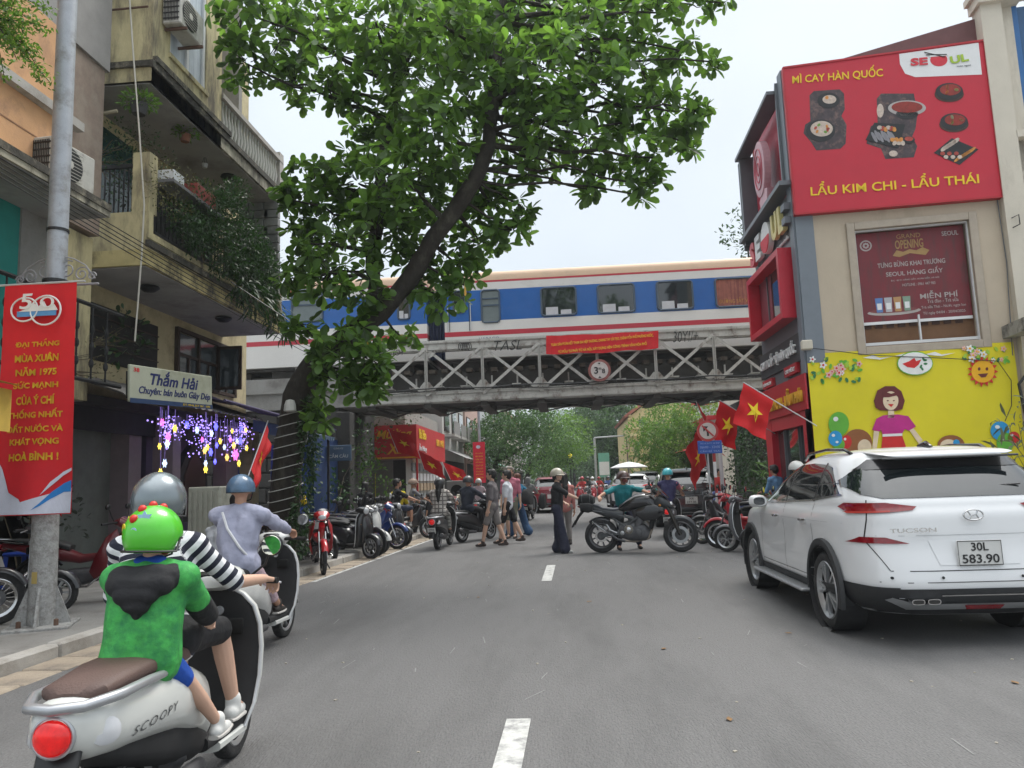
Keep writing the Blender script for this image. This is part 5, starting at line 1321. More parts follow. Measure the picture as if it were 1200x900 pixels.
BL = [(285, 15, 42, -.3), (330, 45, 45, .5), (290, 75, 36, 0), (365, 20, 45, 1), (400, 65, 50, .3), (345, 100, 38, .8), (440, 25, 55, -.6), (480, 80, 60, .4), (430, 130, 42, .8), (385, 105, 25, 0),
      (520, 30, 60, -1), (560, 90, 60, -.6), (510, 150, 60, -.9), (600, 30, 60, .5), (640, 80, 55, -1.), (590, 150, 50, .6), (680, 40, 55, .2), (640, 140, 50, -.6), (730, 25, 42, .6), (700, 100, 50, -.3), (750, 80, 40, .4), (690, 160, 42, .1),
      (770, 15, 34, -.2), (800, 60, 24, .2), (830, 72, 13, 0), (810, 5, 26, .5), (845, 3, 16, .3), (740, 140, 42, .6), (785, 130, 36, .1), (800, 165, 24, .4), (815, 130, 16, 0), (765, 185, 28, -.2), (730, 190, 22, .3), (745, 228, 14, 0), (692, 205, 20, .4), (770, 215, 10, .1), (610, 200, 24, .1), (640, 190, 24, .6), (690, 222, 12, 0),
      (470, 210, 60, -.8), (420, 215, 50, .3), (370, 215, 38, .2), (345, 235, 24, -.3), (390, 260, 46, .6), (360, 285, 34, 0), (440, 270, 46, -.5), (500, 240, 45, .7), (545, 235, 34, .8), (575, 240, 30, .3), (600, 270, 26, .1), (560, 280, 34, .5), (615, 245, 16, 0), (530, 305, 30, .4), (545, 335, 24, .3), (510, 345, 28, .2), (490, 300, 30, .5), (470, 395, 18, .3),
      (385, 320, 38, -.5), (420, 340, 34, -.6), (400, 400, 38, -.8), (430, 420, 34, -.9), (395, 440, 30, -.8), (345, 325, 22, -.2), (352, 380, 18, -.3), (425, 452, 26, -.7), (440, 442, 22, -.9), (370, 472, 18, -.6), (375, 492, 14, -.6), (500, 30, 50, 1.5), (560, 0, 60, 1.5), (640, 10, 60, 1.6), (450, 170, 40, 1.5), (540, 190, 30, 1.2)]
C = []; D = []; SZ = []; tw = MB(); bt_ = MB()
limbs = limbA+limbB+tp[14:]
for (px, py, r, dy) in BL:
    c = W_(px, py, YTR+dy); R_ = r/68.5*(1+dy/13)
    lb = min(limbs, key=lambda p: (p-c).length+(2 if p.z > c.z+.5 else 0))
    pts = branchy(bt_, loc(lb), loc(c), .055 if R_ > .4 else .03, .015, 6, .12, 6)
    n = int(26*R_**2*3.1)+3
    q = inball(n, .35)
    for d in q:
        p = c+Vector((d[0]*R_, d[1]*R_*1.05, d[2]*R_*.92))
        if RND.random() < .35: tw.tube([loc(c.lerp(p, .2)), loc(c.lerp(p, .6)+Vector((0, 0, -.03))), loc(p)], [.012, .008, .005], 4, cap=False)
        k = RND.randint(5, 8); ax = Vector((d[0]*.6+RND.gauss(0, .3), d[1]*.6+RND.gauss(0, .3), .25+RND.gauss(0, .35))).normalized()
        u = ax.orthogonal().normalized(); w_ = ax.cross(u); a0 = RND.uniform(0, 6)
        for j in range(k):
            a = a0+2*pi*j/k+RND.uniform(-.3, .3); dd = (u*cos(a)+w_*sin(a))*1.0+ax*RND.uniform(.0, .6)+Vector((0, 0, -.3))
            C.append(p+dd*.015); D.append(dd); SZ.append(RND.uniform(.15, .29))
bt_.build('branch', bark, tr, True, 80); stuff(tw.build('twigs', bark, tr))
C = np.array([tuple(c) for c in C]); D = np.array([tuple(d) for d in D]); SZ = np.array(SZ)
C0 = C-np.array(tuple(tr.location))
# the three hundred leaves that show largest are parts of their own
vis = np.argsort(C[:, 1]-SZ*6+RNG.random(len(C))*.5)[:290]; mask = np.ones(len(C), bool); mask[vis] = False
leaves('crown', C0[mask], D[mask], SZ[mask]*1.0, LEAF_OB, leafm, tr, .45)
lt = bpy.data.meshes.new('leaf'); lt.from_pydata([tuple(v) for v in LEAF_OB[0]], [], [tuple(f) for f in LEAF_OB[1].tolist()]); lt.materials.append(leafm)
Rm, _ = leafmats(C0[vis], D[vis], 1, .45)
for r3, c, s_ in zip(Rm, C0[vis], SZ[vis]):
    mw = Matrix([list(r3[0])+[0], list(r3[1])+[0], list(r3[2])+[0], [0, 0, 0, 1]]) @ Matrix.Scale(float(s_), 4); mw.translation = Vector(c)
    inst(lt, tr, mw, 'leaf')
cloud('ivy', [((loc(W_(x_, y_, 12.75))), (.16, .18, .28)) for x_, y_ in [(362, 500), (360, 520), (362, 545), (358, 565), (354, 590), (352, 610), (366, 530), (345, 620), (350, 635), (368, 480)]], 4200, .09, LEAF_S, leafd, tr, up=-.3)
yl = leaves('yellow_leaf', np.array([tuple(loc(W_(544, 333, 12.2))), tuple(loc(W_(430, 400, 12.0)))]), np.array([(0.1, -.3, -1), (.3, -.2, -1.)]), np.array([.22, .16]), LEAF_OB, M('leaf_yellow', (.55, .3, .03), .5), tr)
del yl['kind']
# light rings round the trunk
for k in range(11):
    t = 1.2+k*.62; i = int(t*1.35)+1; i = min(i, len(tp)-2); z = .95+k*.185
    j = min(range(len(tp)), key=lambda q: abs(tp[q].z-z)); c = tp[j]; rr_ = float(rad[j])+.03
    mb = MB(); mb.tube([loc(Vector((c.x+rr_*1.03*cos(a), c.y+rr_*1.03*sin(a), z+.05*sin(a*1+.6)+.03*cos(a)))) for a in [2*pi*q/26 for q in range(26)]], .008, 5, closed=True)
    mb.build('light_ring', M('ring_white', (.5, .5, .47), .6), tr)
mb = MB(); c = loc(W_(340, 476, 12.6)); mb.lathe([(0, .12), (.07, .1), (.1, .02), (.11, -.08), (.06, -.1), (0, -.1)], 10, c=c); mb.build('rag', M('ring_white'), tr)

# fine-leaved branch hanging in at the top left
nb2 = thing('tree_branch', 'bright feathery green branch hanging in at the top left corner', 'branch', tuple(atY(-40, -20, 7)))
mb = MB(); Cc = []; Dd = []
for k in range(9):
    e_ = atY([55, 40, 58, 30, 55, 15, 20, 45, 5][k], [32, 62, 96, 20, 10, 45, 70, 80, 90][k], 7+.3*(k % 3))-nb2.location
    pts = branchy(mb, (0, 0, .1*k-.3), e_, .012, .004, 6, .08, 5)
    for i in range(60):
        t = RND.uniform(.25, 1.03); p = Vector((0, 0, .1*k-.3)).lerp(e_, t)
        for j in range(4):
            Cc.append(tuple(p+Vector((RND.gauss(0, .05), RND.gauss(0, .06), RND.gauss(0, .045))))); Dd.append((RND.gauss(0, 1), RND.gauss(0, 1), -.5))
mb.build('branch', bark, nb2); leaves('foliage', np.array(Cc), np.array(Dd), .06, LEAF_L if 0 else LEAF_S, leafl, nb2)

# ------------------------------------------------------------------ plants on the balconies
def plant(name, label, at, blobs, dens, size, tmpl, mat, pot=None, group=None, up=.1, stems=4, clump=0, hollow=.2):
    at = Vector(at); t = thing(name, label, 'plant', at, 0, group)
    mb = MB()
    for k in range(stems):
        c = Vector(blobs[k % len(blobs)][0]); branchy(mb, (0, 0, .02), c-at+Vector((RND.uniform(-.1, .1), RND.uniform(-.1, .1), .05)), .014, .004, 5, .12, 5)
    mb.build('stem', M('stem', (.1, .08, .05), .9, var=.3), t)
    cloud('foliage', [(Vector(c)-at, r) for c, r in blobs], dens, size, tmpl, mat, t, up=up, clump=clump, hollow=hollow)
    if pot:
        mb = MB(); r_, h_ = pot[:2]; mb.lathe([(r_*.7, -h_), (r_, -.02), (r_*1.08, -.02), (r_*1.08, .02), (r_*.9, .02), (r_*.85, -.03), (0, -.03)], 16); mb.build('pot', pot[2], t, True)
    return t
potc = M('pot_clay', (.22, .09, .05), .8); potw = M('pot_white', (.4, .4, .38), .7); potd = M('pot_dark', (.05, .05, .05), .7)
def L_(px, py, x=-6.3): return tuple(atX(px, py, x))
plant('balcony_shrub', 'dense dark green shrub spilling over the lower balcony railing', (-6.5, 14.4, 5.7), [(L_(250, 262), (.35, .6, .55)), (L_(280, 270), (.35, .7, .5)), (L_(240, 240), (.3, .5, .4)), (L_(265, 245), (.3, .5, .4)), (L_(300, 290), (.3, .6, .4)), (L_(228, 275), (.25, .4, .3)), (L_(262, 300), (.3, .6, .35)), (L_(290, 318), (.3, .6, .3)), (L_(215, 258), (.3, .4, .3)), (L_(305, 310), (.35, .6, .4)), (L_(275, 225), (.25, .4, .25))], 4200, .08, LEAF_S, leafd, None, up=.1, clump=6)
plant('climbing_vine', 'thin straggly vine climbing the near end of the upper recess', (-7.6, 11.4, 6.9), [(L_(135, 170, -7.2), (.3, .3, .5)), (L_(150, 195, -7.1), (.4, .3, .4)), (L_(165, 165, -7.0), (.35, .3, .35)), (L_(125, 215, -7.2), (.3, .3, .4)), (L_(175, 215, -6.8), (.35, .3, .3)), (L_(155, 225, -7.0), (.4, .3, .3)), (L_(185, 190, -6.8), (.3, .4, .3))], 1300, .06, LEAF_S, leafd, None, stems=9)
plant('potted_shrub', 'wispy light brown green shrub above the shelf box on the balcony', (-6.45, 12.1, 6.8), [(L_(195, 210), (.25, .4, .3)), (L_(215, 215), (.25, .4, .28)), (L_(185, 225), (.2, .3, .22)), (L_(235, 225), (.25, .4, .25)), (L_(205, 245), (.25, .5, .2))], 1800, .05, LEAF_S, M('leaf_olive', (.12, .12, .05), .6, var=.4, island=True, trans=.2), None, stems=9)
plant('strap_leaved_plant', 'dark strap leaved plant hanging from the far balcony corner', (-6.45, 16.7, 5.6), [(L_(315, 330), (.35, .5, .4)), (L_(322, 365), (.3, .35, .4)), (L_(300, 350), (.3, .5, .3)), (L_(332, 385), (.18, .2, .3)), (L_(285, 335), (.3, .5, .25))], 800, .3, LEAF_L, leafd, None, up=-.5, hollow=0)
plant('trailing_creeper', 'dark trailing creeper along the lower balcony railing', (-6.45, 13, 5.6), [((-6.4, 12.4+k*.45, 5.75+.15*sin(k*2.1)), (.14, .3, .22)) for k in range(9)], 2200, .07, LEAF_S, leafd, None, up=-.6)
plant('ledge_weed', 'small leafy sapling growing beside the shop sign', (-7.7, 11.7, 3.9), [(L_(148, 385, -7.4), (.3, .3, .35)), (L_(158, 402, -7.4), (.3, .3, .25)), (L_(145, 410, -7.4), (.25, .25, .3))], 260, .13, LEAF_OB, leafd, None, stems=6)
plant('vine', 'dry tangled vine on the wall behind the lamp post banner', (-7.4, 9.6, 3.0), [(L_(120, 440, -7.0), (.3, .3, .3)), (L_(110, 420, -7.0), (.25, .3, .4)), (L_(122, 400, -7.2), (.2, .3, .3))], 350, .06, LEAF_S, M('leaf_olive'), None, stems=10)
def hanger(px, py, X, label, rr_, basket):
    p = atX(px, py, X); t = thing('hanging_basket', label, 'hanging basket', p, 0, 'hanging plant baskets under the upper balcony')
    mb = MB()
    for a in (0, 2.1, 4.2): mb.tube([(rr_*.6*cos(a), rr_*.6*sin(a), 0), (0, 0, rr_*2.2)], .005, 4, cap=False)
    mb.tube([(0, 0, rr_*2.2), (0, 0, 8.1-p.z)], .005, 4); mb.build('wire', black, t)
    mb = MB(); mb.lathe([(0, -rr_), (rr_*.5, -rr_*.9), (rr_*.7, 0), (rr_*.6, .0), (0, -.02)], 12); mb.build('pot', basket, t, True)
    if rr_ > .12: cloud('foliage', [((0, 0, .05), (rr_*1.5, rr_*1.5, rr_*.6))], 5500, .085, LEAF_S, leafl, t)
hanger(163, 122, -6.75, 'widest hanging basket of bright green leaves below the upper balcony', .2, potd)
hanger(217, 158, -6.8, 'smaller hanging clay pot with drooping green leaves', .15, potc)
hanger(240, 192, -7.0, 'tiny white hanging pot without leaves', .09, potw)
# greenery on the right beside the mural
plant('oleander_bush', 'narrow leaved bush in front of the right end of the mural', (8.6, 14.6, .12), [(tuple(atY(1192, 500, 14.6)), (.35, .3, .3)), (tuple(atY(1185, 535, 14.6)), (.35, .3, .35)), (tuple(atY(1198, 560, 14.6)), (.4, .3, .4)), (tuple(atY(1205, 480, 14.6)), (.3, .3, .3))], 240, .3, LEAF_L, M('leaf_grey', (.11, .13, .08), .6, var=.4, island=True, trans=.2), (.3, .3, potc), stems=8, hollow=0)
plant('canopy_plant', 'dark ferny plant growing on the stained canopy slab at the right edge', tuple(NP.p(.6, 4.2, .8)), [(tuple(NP.p(.5, 3.85, 1.0)), (.35, .35, .25)), (tuple(NP.p(1.0, 4.4, .8)), (.5, .35, .3))], 400, .16, LEAF_L, leafd, None, up=-.5)

# ------------------------------------------------------------------ trees beyond the bridge
def tree(label, base, H_, crown, mat, dens=36, size=.3, group='trees beyond the bridge', tr_=.22, sub=22):
    base = Vector(base); t = thing('tree', label, 'tree', base, 0, group)
    mb = MB(); cs = [Vector(c)-base for c, r in crown]
    fork = Vector((cs[0].x*.3, cs[0].y*.3, H_*.36)); branchy(mb, (0, 0, 0), fork, tr_, tr_*.7, 5, .03, 9)
    for c in cs: branchy(mb, fork, c, tr_*.5, tr_*.12, 6, .08, 6)
    mb.build('trunk', bark, t, True, 80)
    bl = []
    for c, r in crown:
        for k in range(sub):
            d = inball(1, .6)[0]; bl.append((tuple(Vector(c)-base+Vector((d[0]*r, d[1]*r, d[2]*r*.85))), r*RND.uniform(.22, .42)))
    cloud('crown', bl, dens, size, LEAF_OB if size > .25 else LEAF_S, mat, t, hollow=.5, roll=.8)
    return t
def Bp(px, py, Y): return tuple(atY(px, py, Y))
tree('dark full street tree left of the red car beyond the bridge', (-4.6, 44, .1), 7, [(Bp(600, 505, 44), 1.9), (Bp(625, 520, 43), 1.7), (Bp(585, 530, 43), 1.5), (Bp(608, 480, 46), 1.9), (Bp(635, 500, 46), 1.5), (Bp(570, 515, 46), 1.3)], leaff, 300, .2)
tree('paler street tree behind the dark one beyond the bridge', (-3.6, 58, .1), 8, [(Bp(650, 510, 58), 1.9), (Bp(660, 530, 58), 1.8), (Bp(642, 535, 58), 1.8), (Bp(668, 505, 62), 1.5)], leafl, 200, .24)
tree('dense light green tree left of the yellow building beyond the bridge', (5.5, 80, .1), 14, [(Bp(715, 495, 80), 3.2), (Bp(722, 520, 80), 3.2), (Bp(708, 478, 84), 3.2), (Bp(730, 540, 80), 2.2), (Bp(735, 470, 84), 3.)], leaff, 150, .32, sub=26)
tree('broad green tree above the parked black car beyond the bridge', (7.2, 44, .1), 7, [(Bp(775, 520, 44), 2.0), (Bp(800, 505, 44), 2.0), (Bp(760, 540, 44), 1.4), (Bp(790, 545, 43), 1.6), (Bp(815, 530, 42), 1.8), (Bp(775, 490, 46), 1.5), (Bp(825, 490, 42), 1.6)], leafl, 330, .19)
for k, (px, py, Y, r, h) in enumerate([(672, 535, 110, 4.2, 11), (690, 545, 125, 4, 11), (655, 548, 120, 3.6, 10), (700, 530, 140, 5, 14), (680, 520, 160, 5, 14)]):
    c = Bp(px, py, Y); tree(['hazy small tree at the far end of the street below the traffic lamp', 'low hazy tree at the far end right of the road', 'low hazy tree at the far end left of the road', 'tall hazy tree behind the traffic light pole', 'highest hazy tree on the horizon of the street'][k], (c[0], c[1], 0), h, [(c, r), ((c[0]-r, c[1], c[2]-r*.4), r*.8), ((c[0]+r, c[1], c[2]-r*.5), r*.8)], leaff, 60, .5, sub=18)
c = Bp(860, 268, 30)
tree('small tree top showing behind the red restaurant facade', (c[0]+1.5, 30, .1), 9, [((c[0]+.5, 30, c[2]), .9), ((c[0]+1.6, 30, c[2]-.8), 1.3)], leafd, 120, .2)
# climbing plants on the right abutment and left wall
plant('climbing_ivy', 'dark ivy covering the wall under the right end of the bridge', (5.6, 22.5, .1), [((5.2+RND.uniform(-.1, .5), 21.6+.35*k+RND.uniform(-.2, .2), .6+RND.uniform(0, 3.0)), (.4, .5, .5)) for k in range(12)]+[((5.3, 22+.3*k, 1.2+.5*(k % 3)), (.4, .4, .5)) for k in range(8)]+[((5.6+.5*k, 21.3, 1.+.7*(k % 4)), (.5, .3, .5)) for k in range(8)], 500, .11, LEAF_OB, leafd, None, stems=8)
plant('potted_palm', 'light green potted palm by the wall right of the flags', (5.4, 20.5, .12), [((5.4, 20.5, 1.4), (.45, .45, .4)), ((5.2, 20.4, 1.0), (.4, .4, .3))], 220, .32, LEAF_L, leaff, (.22, .3, potc), stems=5, hollow=0)
plant('green_shrub', 'bright green shrub beside the red shop beyond the bridge', (-7.2, 27.5, .1), [(Bp(432, 520, 27), (.6, .6, .7)), (Bp(425, 545, 26.5), (.5, .5, .6)), (Bp(436, 555, 26), (.5, .5, .5)), (Bp(455, 570, 25.5), (.6, .5, .3))], 330, .14, LEAF_OB, leafl, (.3, .4, potc))
plant('green_shrub', 'dark pot plants on the footpath below the small blue sign', (-6.3, 19.5, .1), [(Bp(400, 565, 19.5), (.4, .4, .35)), (Bp(385, 575, 19), (.35, .4, .3)), (Bp(412, 580, 19.5), (.3, .3, .3)), (Bp(425, 520, 21), (.25, .3, .7))], 420, .12, LEAF_OB, leafd, (.25, .35, potd))
plant('green_shrub', 'dark pot plants crowding the shop behind the lamp post', (-7.6, 10.4, .1), [((-7.7, 10.4, 1.6), (.35, .5, .6)), ((-7.6, 11.0, 1.2), (.3, .5, .6)), ((-7.8, 9.8, 1.9), (.3, .4, .4))], 420, .1, LEAF_OB, M('leaf_dusty', (.05, .06, .045), .7, var=.4, island=True), (.25, .35, potd))
plant('roof_greenery', 'greenery on the roof above the red shop sign beyond the bridge', (-7.4, 29, 4.1), [(Bp(455, 488, 29.5), (.8, .5, .4)), (Bp(478, 488, 30), (.7, .5, .35))], 260, .14, LEAF_OB, leafd, None)
# ------------------------------------------------------------------ pieces between the tree and the bridge, left
def simple(name, label, cat, x0, x1, y0, y1, z0, z1, mat, bev=0, group=None):
    mb = MB(); mb.box(((x0+x1)/2, (y0+y1)/2, (z0+z1)/2), (x1-x0, y1-y0, z1-z0), bev=bev); return tag(mb.build(name, mat), label, cat, group)
mb = MB()
for i in range(15):
    for j in range(9):
        mb.v.append(Vector((-6.35+.06*sin(i*1.3)+.04*sin(j), 17.2+i*.09, .15+j*.3)))
mb.f = [(i*9+j, (i+1)*9+j, (i+1)*9+j+1, i*9+j+1) for i in range(14) for j in range(8)]; mb.m = [0]*len(mb.f)
mb.box((-6.6, 17.2, 1.3), (.5, .05, 2.4)); mb.box((-6.55, 17.9, 2.3), (.3, 1.3, .1))
tag(mb.build('tarpaulin', bluet, None, True, 50), 'bright blue tarpaulin hanging beside the ivy covered trunk', 'tarpaulin')
aw = thing('awning', 'small blue grey scalloped shop awning right of the leaning tree', 'awning', (-6.9, 17, 2.5))
mb = MB(); mb.quad((-.4, 0, .62), (1.1, 0, .22), (1.1, 1.6, .22), (-.4, 1.6, .62)); mb.quad((-.3, -.01, .6), (1.1, -.01, .24), (1.1, -.01, -.02), (-.3, -.01, .34)); mb.build('cloth', blueg, aw)
for k in range(9):
    m2 = MB(); m2.prism([(-.08, 0), (.08, 0), (.06, -.08), (0, -.1), (-.06, -.08)], .01, frame((1.1, .09+k*.18, .22), (0, 1, 0), (0, 0, 1))); m2.build('scallop', blueg, aw)
mb = MB(); mb.box((.85, -.02, .12), (.28, .01, .2)); mb.build('lettering_patch', grayl, aw)
cs_ = thing('shop_sign', 'small slate blue sign lettered in white under the bridge', 'sign', atY(397, 531, 20))
mb = MB(); mb.box((0, 0, 0), (.68, .05, .42), bev=.01); mb.build('panel', blueg, cs_)
text('CẮM CÂU', .52, .13, frame((0, -.03, -.06), (1, 0, 0), (0, 0, 1)), grayl, cs_, 'lettering', .005, .01); text('DỤNG CỤ', .25, .06, frame((0, -.03, .12), (1, 0, 0), (0, 0, 1)), grayl, cs_, 'lettering', .005)
simple('brick_pillar', 'dark stained square pillar under the bridge near the small blue sign', 'pillar', -6.5, -6.1, 21, 21.5, 0, 3.6, stm, .02)
simple('awning_post', 'thin post holding the blue grey awning beside the tarpaulin', 'post', -5.95, -5.9, 18.5, 18.55, .1, 2.8, black)
bs_ = thing('blue_kiosk', 'small blue shuttered shop front standing before the dark abutment', 'kiosk', (-6.9, 18.9, .1))
mb = MB(); mb.box((0, 1.4, 1.35), (.9, 2.6, 2.7)); mb.build('body', M('kiosk_blue', (.01, .035, .12), .6, var=.2), bs_)
for k in range(14): mb = MB(); mb.box((0, .085, .25+k*.15), (.8, .02, .12)); mb.build('shutter_slat', M('kiosk_slat', (.02, .06, .17), .5), bs_)
mb = MB(); mb.box((0, .06, 2.5), (.95, .08, .34)); mb.build('sign_panel', M('kiosk_sign', (.12, .2, .34), .6), bs_); text('ĐIỆN NƯỚC', .8, .15, frame((0, .015, 2.5), (1, 0, 0), (0, 0, 1)), grayl, bs_, 'lettering', .005, .02)
bp_ = thing('striped_bollard', 'red and white striped post at the kerb in front of the ivy trunk', 'post', atZ(337, 655, .12))
for k in range(6):
    mb = MB(); mb.lathe([(.04, k*.3), (.04, k*.3+.3)], 12); mb.build('band', [red, white][(k+1) % 2], bp_, True)
cg = thing('metal_cabinet', 'pale weathered metal cabinet gate behind the helmeted riders', 'cabinet', (atY(247, 600, 12.4).x, 12.4, .12))
gm_ = M('cabinet_grey', (.36, .36, .30), .7, var=.1, col2=(.2, .2, .17), amt=.35)
mb = MB(); mb.box((0, 0, .72), (.55, .5, 1.44), bev=.02); mb.build('body', gm_, cg)
for k in range(6):
    mb = MB(); mb.box((-.22+k*.088, -.26, .72), (.05, .03, 1.3)); mb.build('slat', gm_, cg)
    
# ------------------------------------------------------------------ left street beyond the bridge
rs = thing('red_shop', 'corner shop with a large red sign of looping gold letters beyond the bridge', 'shop', (-6.06, 30, 0))
sr2 = M('shop_red', (.50, .02, .025), .5, var=.08)
def rbx(name, x0, x1, y0, y1, z0, z1, mat, par=rs, bev=0):
    mb = MB(); mb.box(((x0+x1)/2, (y0+y1)/2, (z0+z1)/2), (x1-x0, y1-y0, z1-z0), bev=bev); return PP(mb.build(name, mat, par))
rbx('wall', -9.5, -6.5, 30.2, 38, 0, 4.6, M('shop_wall', (.3, .29, .26), .85, var=.1)); rbx('sign_box', -7.75, -6.0, 30, 30.15, 2.62, 3.9, sr2); rbx('sign_box', -6.15, -6.0, 30.16, 37, 2.62, 3.9, sr2)
rbx('sign_rim', -7.75, -5.97, 29.97, 30, 2.56, 2.62, gold); rbx('canopy', -7.6, -6.0, 30.1, 37, 2.55, 2.62, sr2)
def rtext(s, X, w_, h_, mt, sh=0, b=.02): return PP(text(s, w_, h_, X, mt, rs, 'lettering', .02, b, sh))
rtext('Mường', frame((-6.9, 29.98, 3.5), (1, 0, .03), (0, 0, 1)), 1.45, .48, gold, .3); rtext('Xâu', frame((-6.75, 29.98, 2.95), (1, 0, .03), (0, 0, 1)), .9, .42, gold, .3)
rtext('Bà Béo', frame((-5.98, 31.2, 3.55), (0, 1, 0), (0, 0, 1)), 1.5, .4, yellowp); rtext('Ăn Hàng', frame((-5.98, 31.2, 2.98), (0, 1, 0), (0, 0, 1)), 1.6, .34, white); rtext('BIA HƠI', frame((-5.98, 35.5, 3.4), (0, 1, 0), (0, 0, 1)), 2, .35, gold)
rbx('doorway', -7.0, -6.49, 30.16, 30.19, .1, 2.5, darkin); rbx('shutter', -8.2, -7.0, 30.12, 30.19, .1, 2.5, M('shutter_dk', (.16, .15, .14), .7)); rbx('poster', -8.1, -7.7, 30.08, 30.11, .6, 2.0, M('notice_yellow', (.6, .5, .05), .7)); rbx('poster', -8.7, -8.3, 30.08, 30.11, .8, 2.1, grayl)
for k in range(8):
    for j in range(5):
        rbx('display_box', -6.49, -6.42, 31.2+k*.8, 31.75+k*.8, .4+j*.42, .72+j*.42, [white, M('goods_tan', (.4, .3, .2), .8), M('goods_grey', (.25, .27, .27), .8)][(k*3+j*2) % 3])
rbx('post', -6.1, -6.03, 30.3, 30.37, .1, 2.56, sr2)
for k in range(7):
    mb = MB(); mb.ball((-6.2, 30.5+k*.45, 2.5), (.09, .09, .12), 8, 6); wbuild(mb, 'lamp', M('lamp_pale', (.7, .65, .5), .6), rs, True)
flag(tuple(Bp(466, 530, 28)), tuple(Bp(455, 503, 28.2)), .55, (.35, 0, 0), 'small red star flag crossing the gold letters of the red shop sign', frac=.0, fold=.04, fly=(.9, 0, -.45))
flag(tuple(Bp(497, 550, 28)), tuple(Bp(490, 528, 27.8)), .6, (.35, 0, 0), 'red star flag hanging below the red shop sign by the display boxes', frac=.0, fold=.04, fly=(.75, 0, -.7))
flag(tuple(Bp(528, 562, 33)), tuple(Bp(518, 541, 33)), .6, (.5, 0, 0), 'red star flag farther along under the red shop canopy', frac=.0, fold=.04, fly=(.75, 0, -.7))
flag(tuple(atX(290, 560, -6.6)), tuple(atX(314, 493, -6.6)), .45, (0, .1, -.2), 'plain looking red flag beside the glowing star lights', frac=.2, fold=.05)
fx = flag((-7.2, 9.9, 3.0), (-6.9, 10.0, 2.6), 1.4, (0, 0, 0), 'drooping red flag rolled up behind the lamp post banner', frac=0, fold=.04)
# houses behind and beyond
def house(label, x0, x1, y0, y1, h, wall, roof=None, fac='street', rows=2, cols_=3, wz=3.6, face=1, group='houses along the street', awn=None, z0=0, cat='building'):
    t = thing('street_house', label, cat, ((x0+x1)/2, y0, 0), 0, group)
    mb = MB(); mb.box(((x0+x1)/2, (y0+y1)/2, h/2), (x1-x0, y1-y0, h)); PP(mb.build('wall', wall, t))
    xs_ = x1 if face > 0 else x0; P = Plane((xs_, 0, 0), (0, face, 0)); L = y1-y0
    for r_ in range(rows):
        for c_ in range(cols_):
            yc = y0+L*(c_+.5)/cols_; zc = wz+1.3+r_*3.0
            if zc+.7 > h: continue
            w1 = P.box(face*(yc-L*.3/cols_), face*(yc+L*.3/cols_), zc-.7, zc+.7, -.02, .05, 'window', wood, t)
            o = P.box(face*(yc-L*.3/cols_)+.06*face, face*(yc+L*.3/cols_)-.06*face, zc-.62, zc+.62, .05, .06, 'pane', glassw, t); o.parent = w1; o.matrix_parent_inverse = Matrix.Identity(4)
            if r_ % 2 == 0: 
                P.box(face*(yc-L*.4/cols_), face*(yc+L*.4/cols_), zc-1.0, zc-.88, .0, .6, 'balcony', conc_l, t); P.box(face*(yc-L*.4/cols_), face*(yc+L*.4/cols_), zc-.9, zc-.2, .56, .58, 'railing', M('rail_pale', (.25, .24, .23), .7), t)
    mb = MB(); mb.box(((x0+x1)/2, y0-.02, 0), (.01, .01, .01))
    # end wall facing down the street
    E_ = Plane((0, y0, 0), (1, 0, 0)); 
    for r_ in range(rows):
        zc = wz+1.2+r_*3.0
        if zc+.6 < h: E_.box(xs_-face*1.6-.35, xs_-face*1.6+.35, zc-.5, zc+.5, -.02, .05, 'window', glassw, t)
    if roof: mb = MB(); mb.box(((x0+x1)/2, (y0+y1)/2, h+.1), (x1-x0+.4, y1-y0+.3, .22)); PP(mb.build('roof', roof, t))
    if awn:
        mb = MB(); mb.add([(xs_, y0+.2, 3.3), (xs_, y1-.2, 3.3), (xs_+face*1.2, y1-.2, 2.75), (xs_+face*1.2, y0+.2, 2.75)], [(0, 1, 2, 3)]); PP(mb.build('awning', awn, t))
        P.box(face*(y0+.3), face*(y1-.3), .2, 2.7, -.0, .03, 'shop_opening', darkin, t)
    return t
wht = M('white_wall', (.48, .47, .44), .85, var=.1, col2=(.3, .28, .25), amt=.3, scale=.6); pnk = M('pink_wall', (.48, .33, .28), .85, var=.1); yfar = M('yellow_far', (.62, .50, .26), .85, var=.06, scale=.5, col2=(.45, .36, .2), amt=.3)
awn1 = M('awning_grey', (.35, .34, .33), .7, var=.15, wave=('Y', .5, .5, (.2, .19, .2))); awn2 = M('awning_green', (.05, .2, .12), .7)
house('white house with grey striped awning behind the red shop beyond the bridge', -11, -6.3, 38.2, 46, 9, wht, None, rows=2, awn=awn1)
house('pink house with crowded balconies on the left beyond the bridge', -11, -6.2, 46.2, 54, 12, pnk, redd, rows=3, awn=awn1)
house('tall pale block set back on the left above the shop awnings', -16, -7.5, 30.5, 37.8, 8.5, wht, None, rows=2)
house('pale grey house farther along on the left beyond the pink house', -11, -6.4, 54.2, 66, 10, M('grey_wall_far', (.4, .42, .43), .85), None, rows=2, awn=awn2)
house('long cream terrace at the far left end of the street', -12, -6.6, 66.5, 110, 9, cream, redd, rows=2, cols_=8, awn=awn1)
house('grey end block closing the left of the far street', -14, -5, 150, 170, 12, M('grey_wall_far'), None, rows=3)
house('low cream terrace beyond the ivy wall on the right', 7.5, 14, 27.5, 38, 5.2, cream, None, rows=1, face=-1)
house('cream shop row on the right beyond the parked black car', 7.2, 14, 38.5, 47, 4.2, wht, redd, rows=0, face=-1, awn=M('awning_red', (.5, .05, .04), .7))
house('far grey terrace on the right of the street', 7.6, 15, 72, 120, 8, M('grey_wall_far'), redd, rows=2, cols_=8, face=-1, awn=awn1)
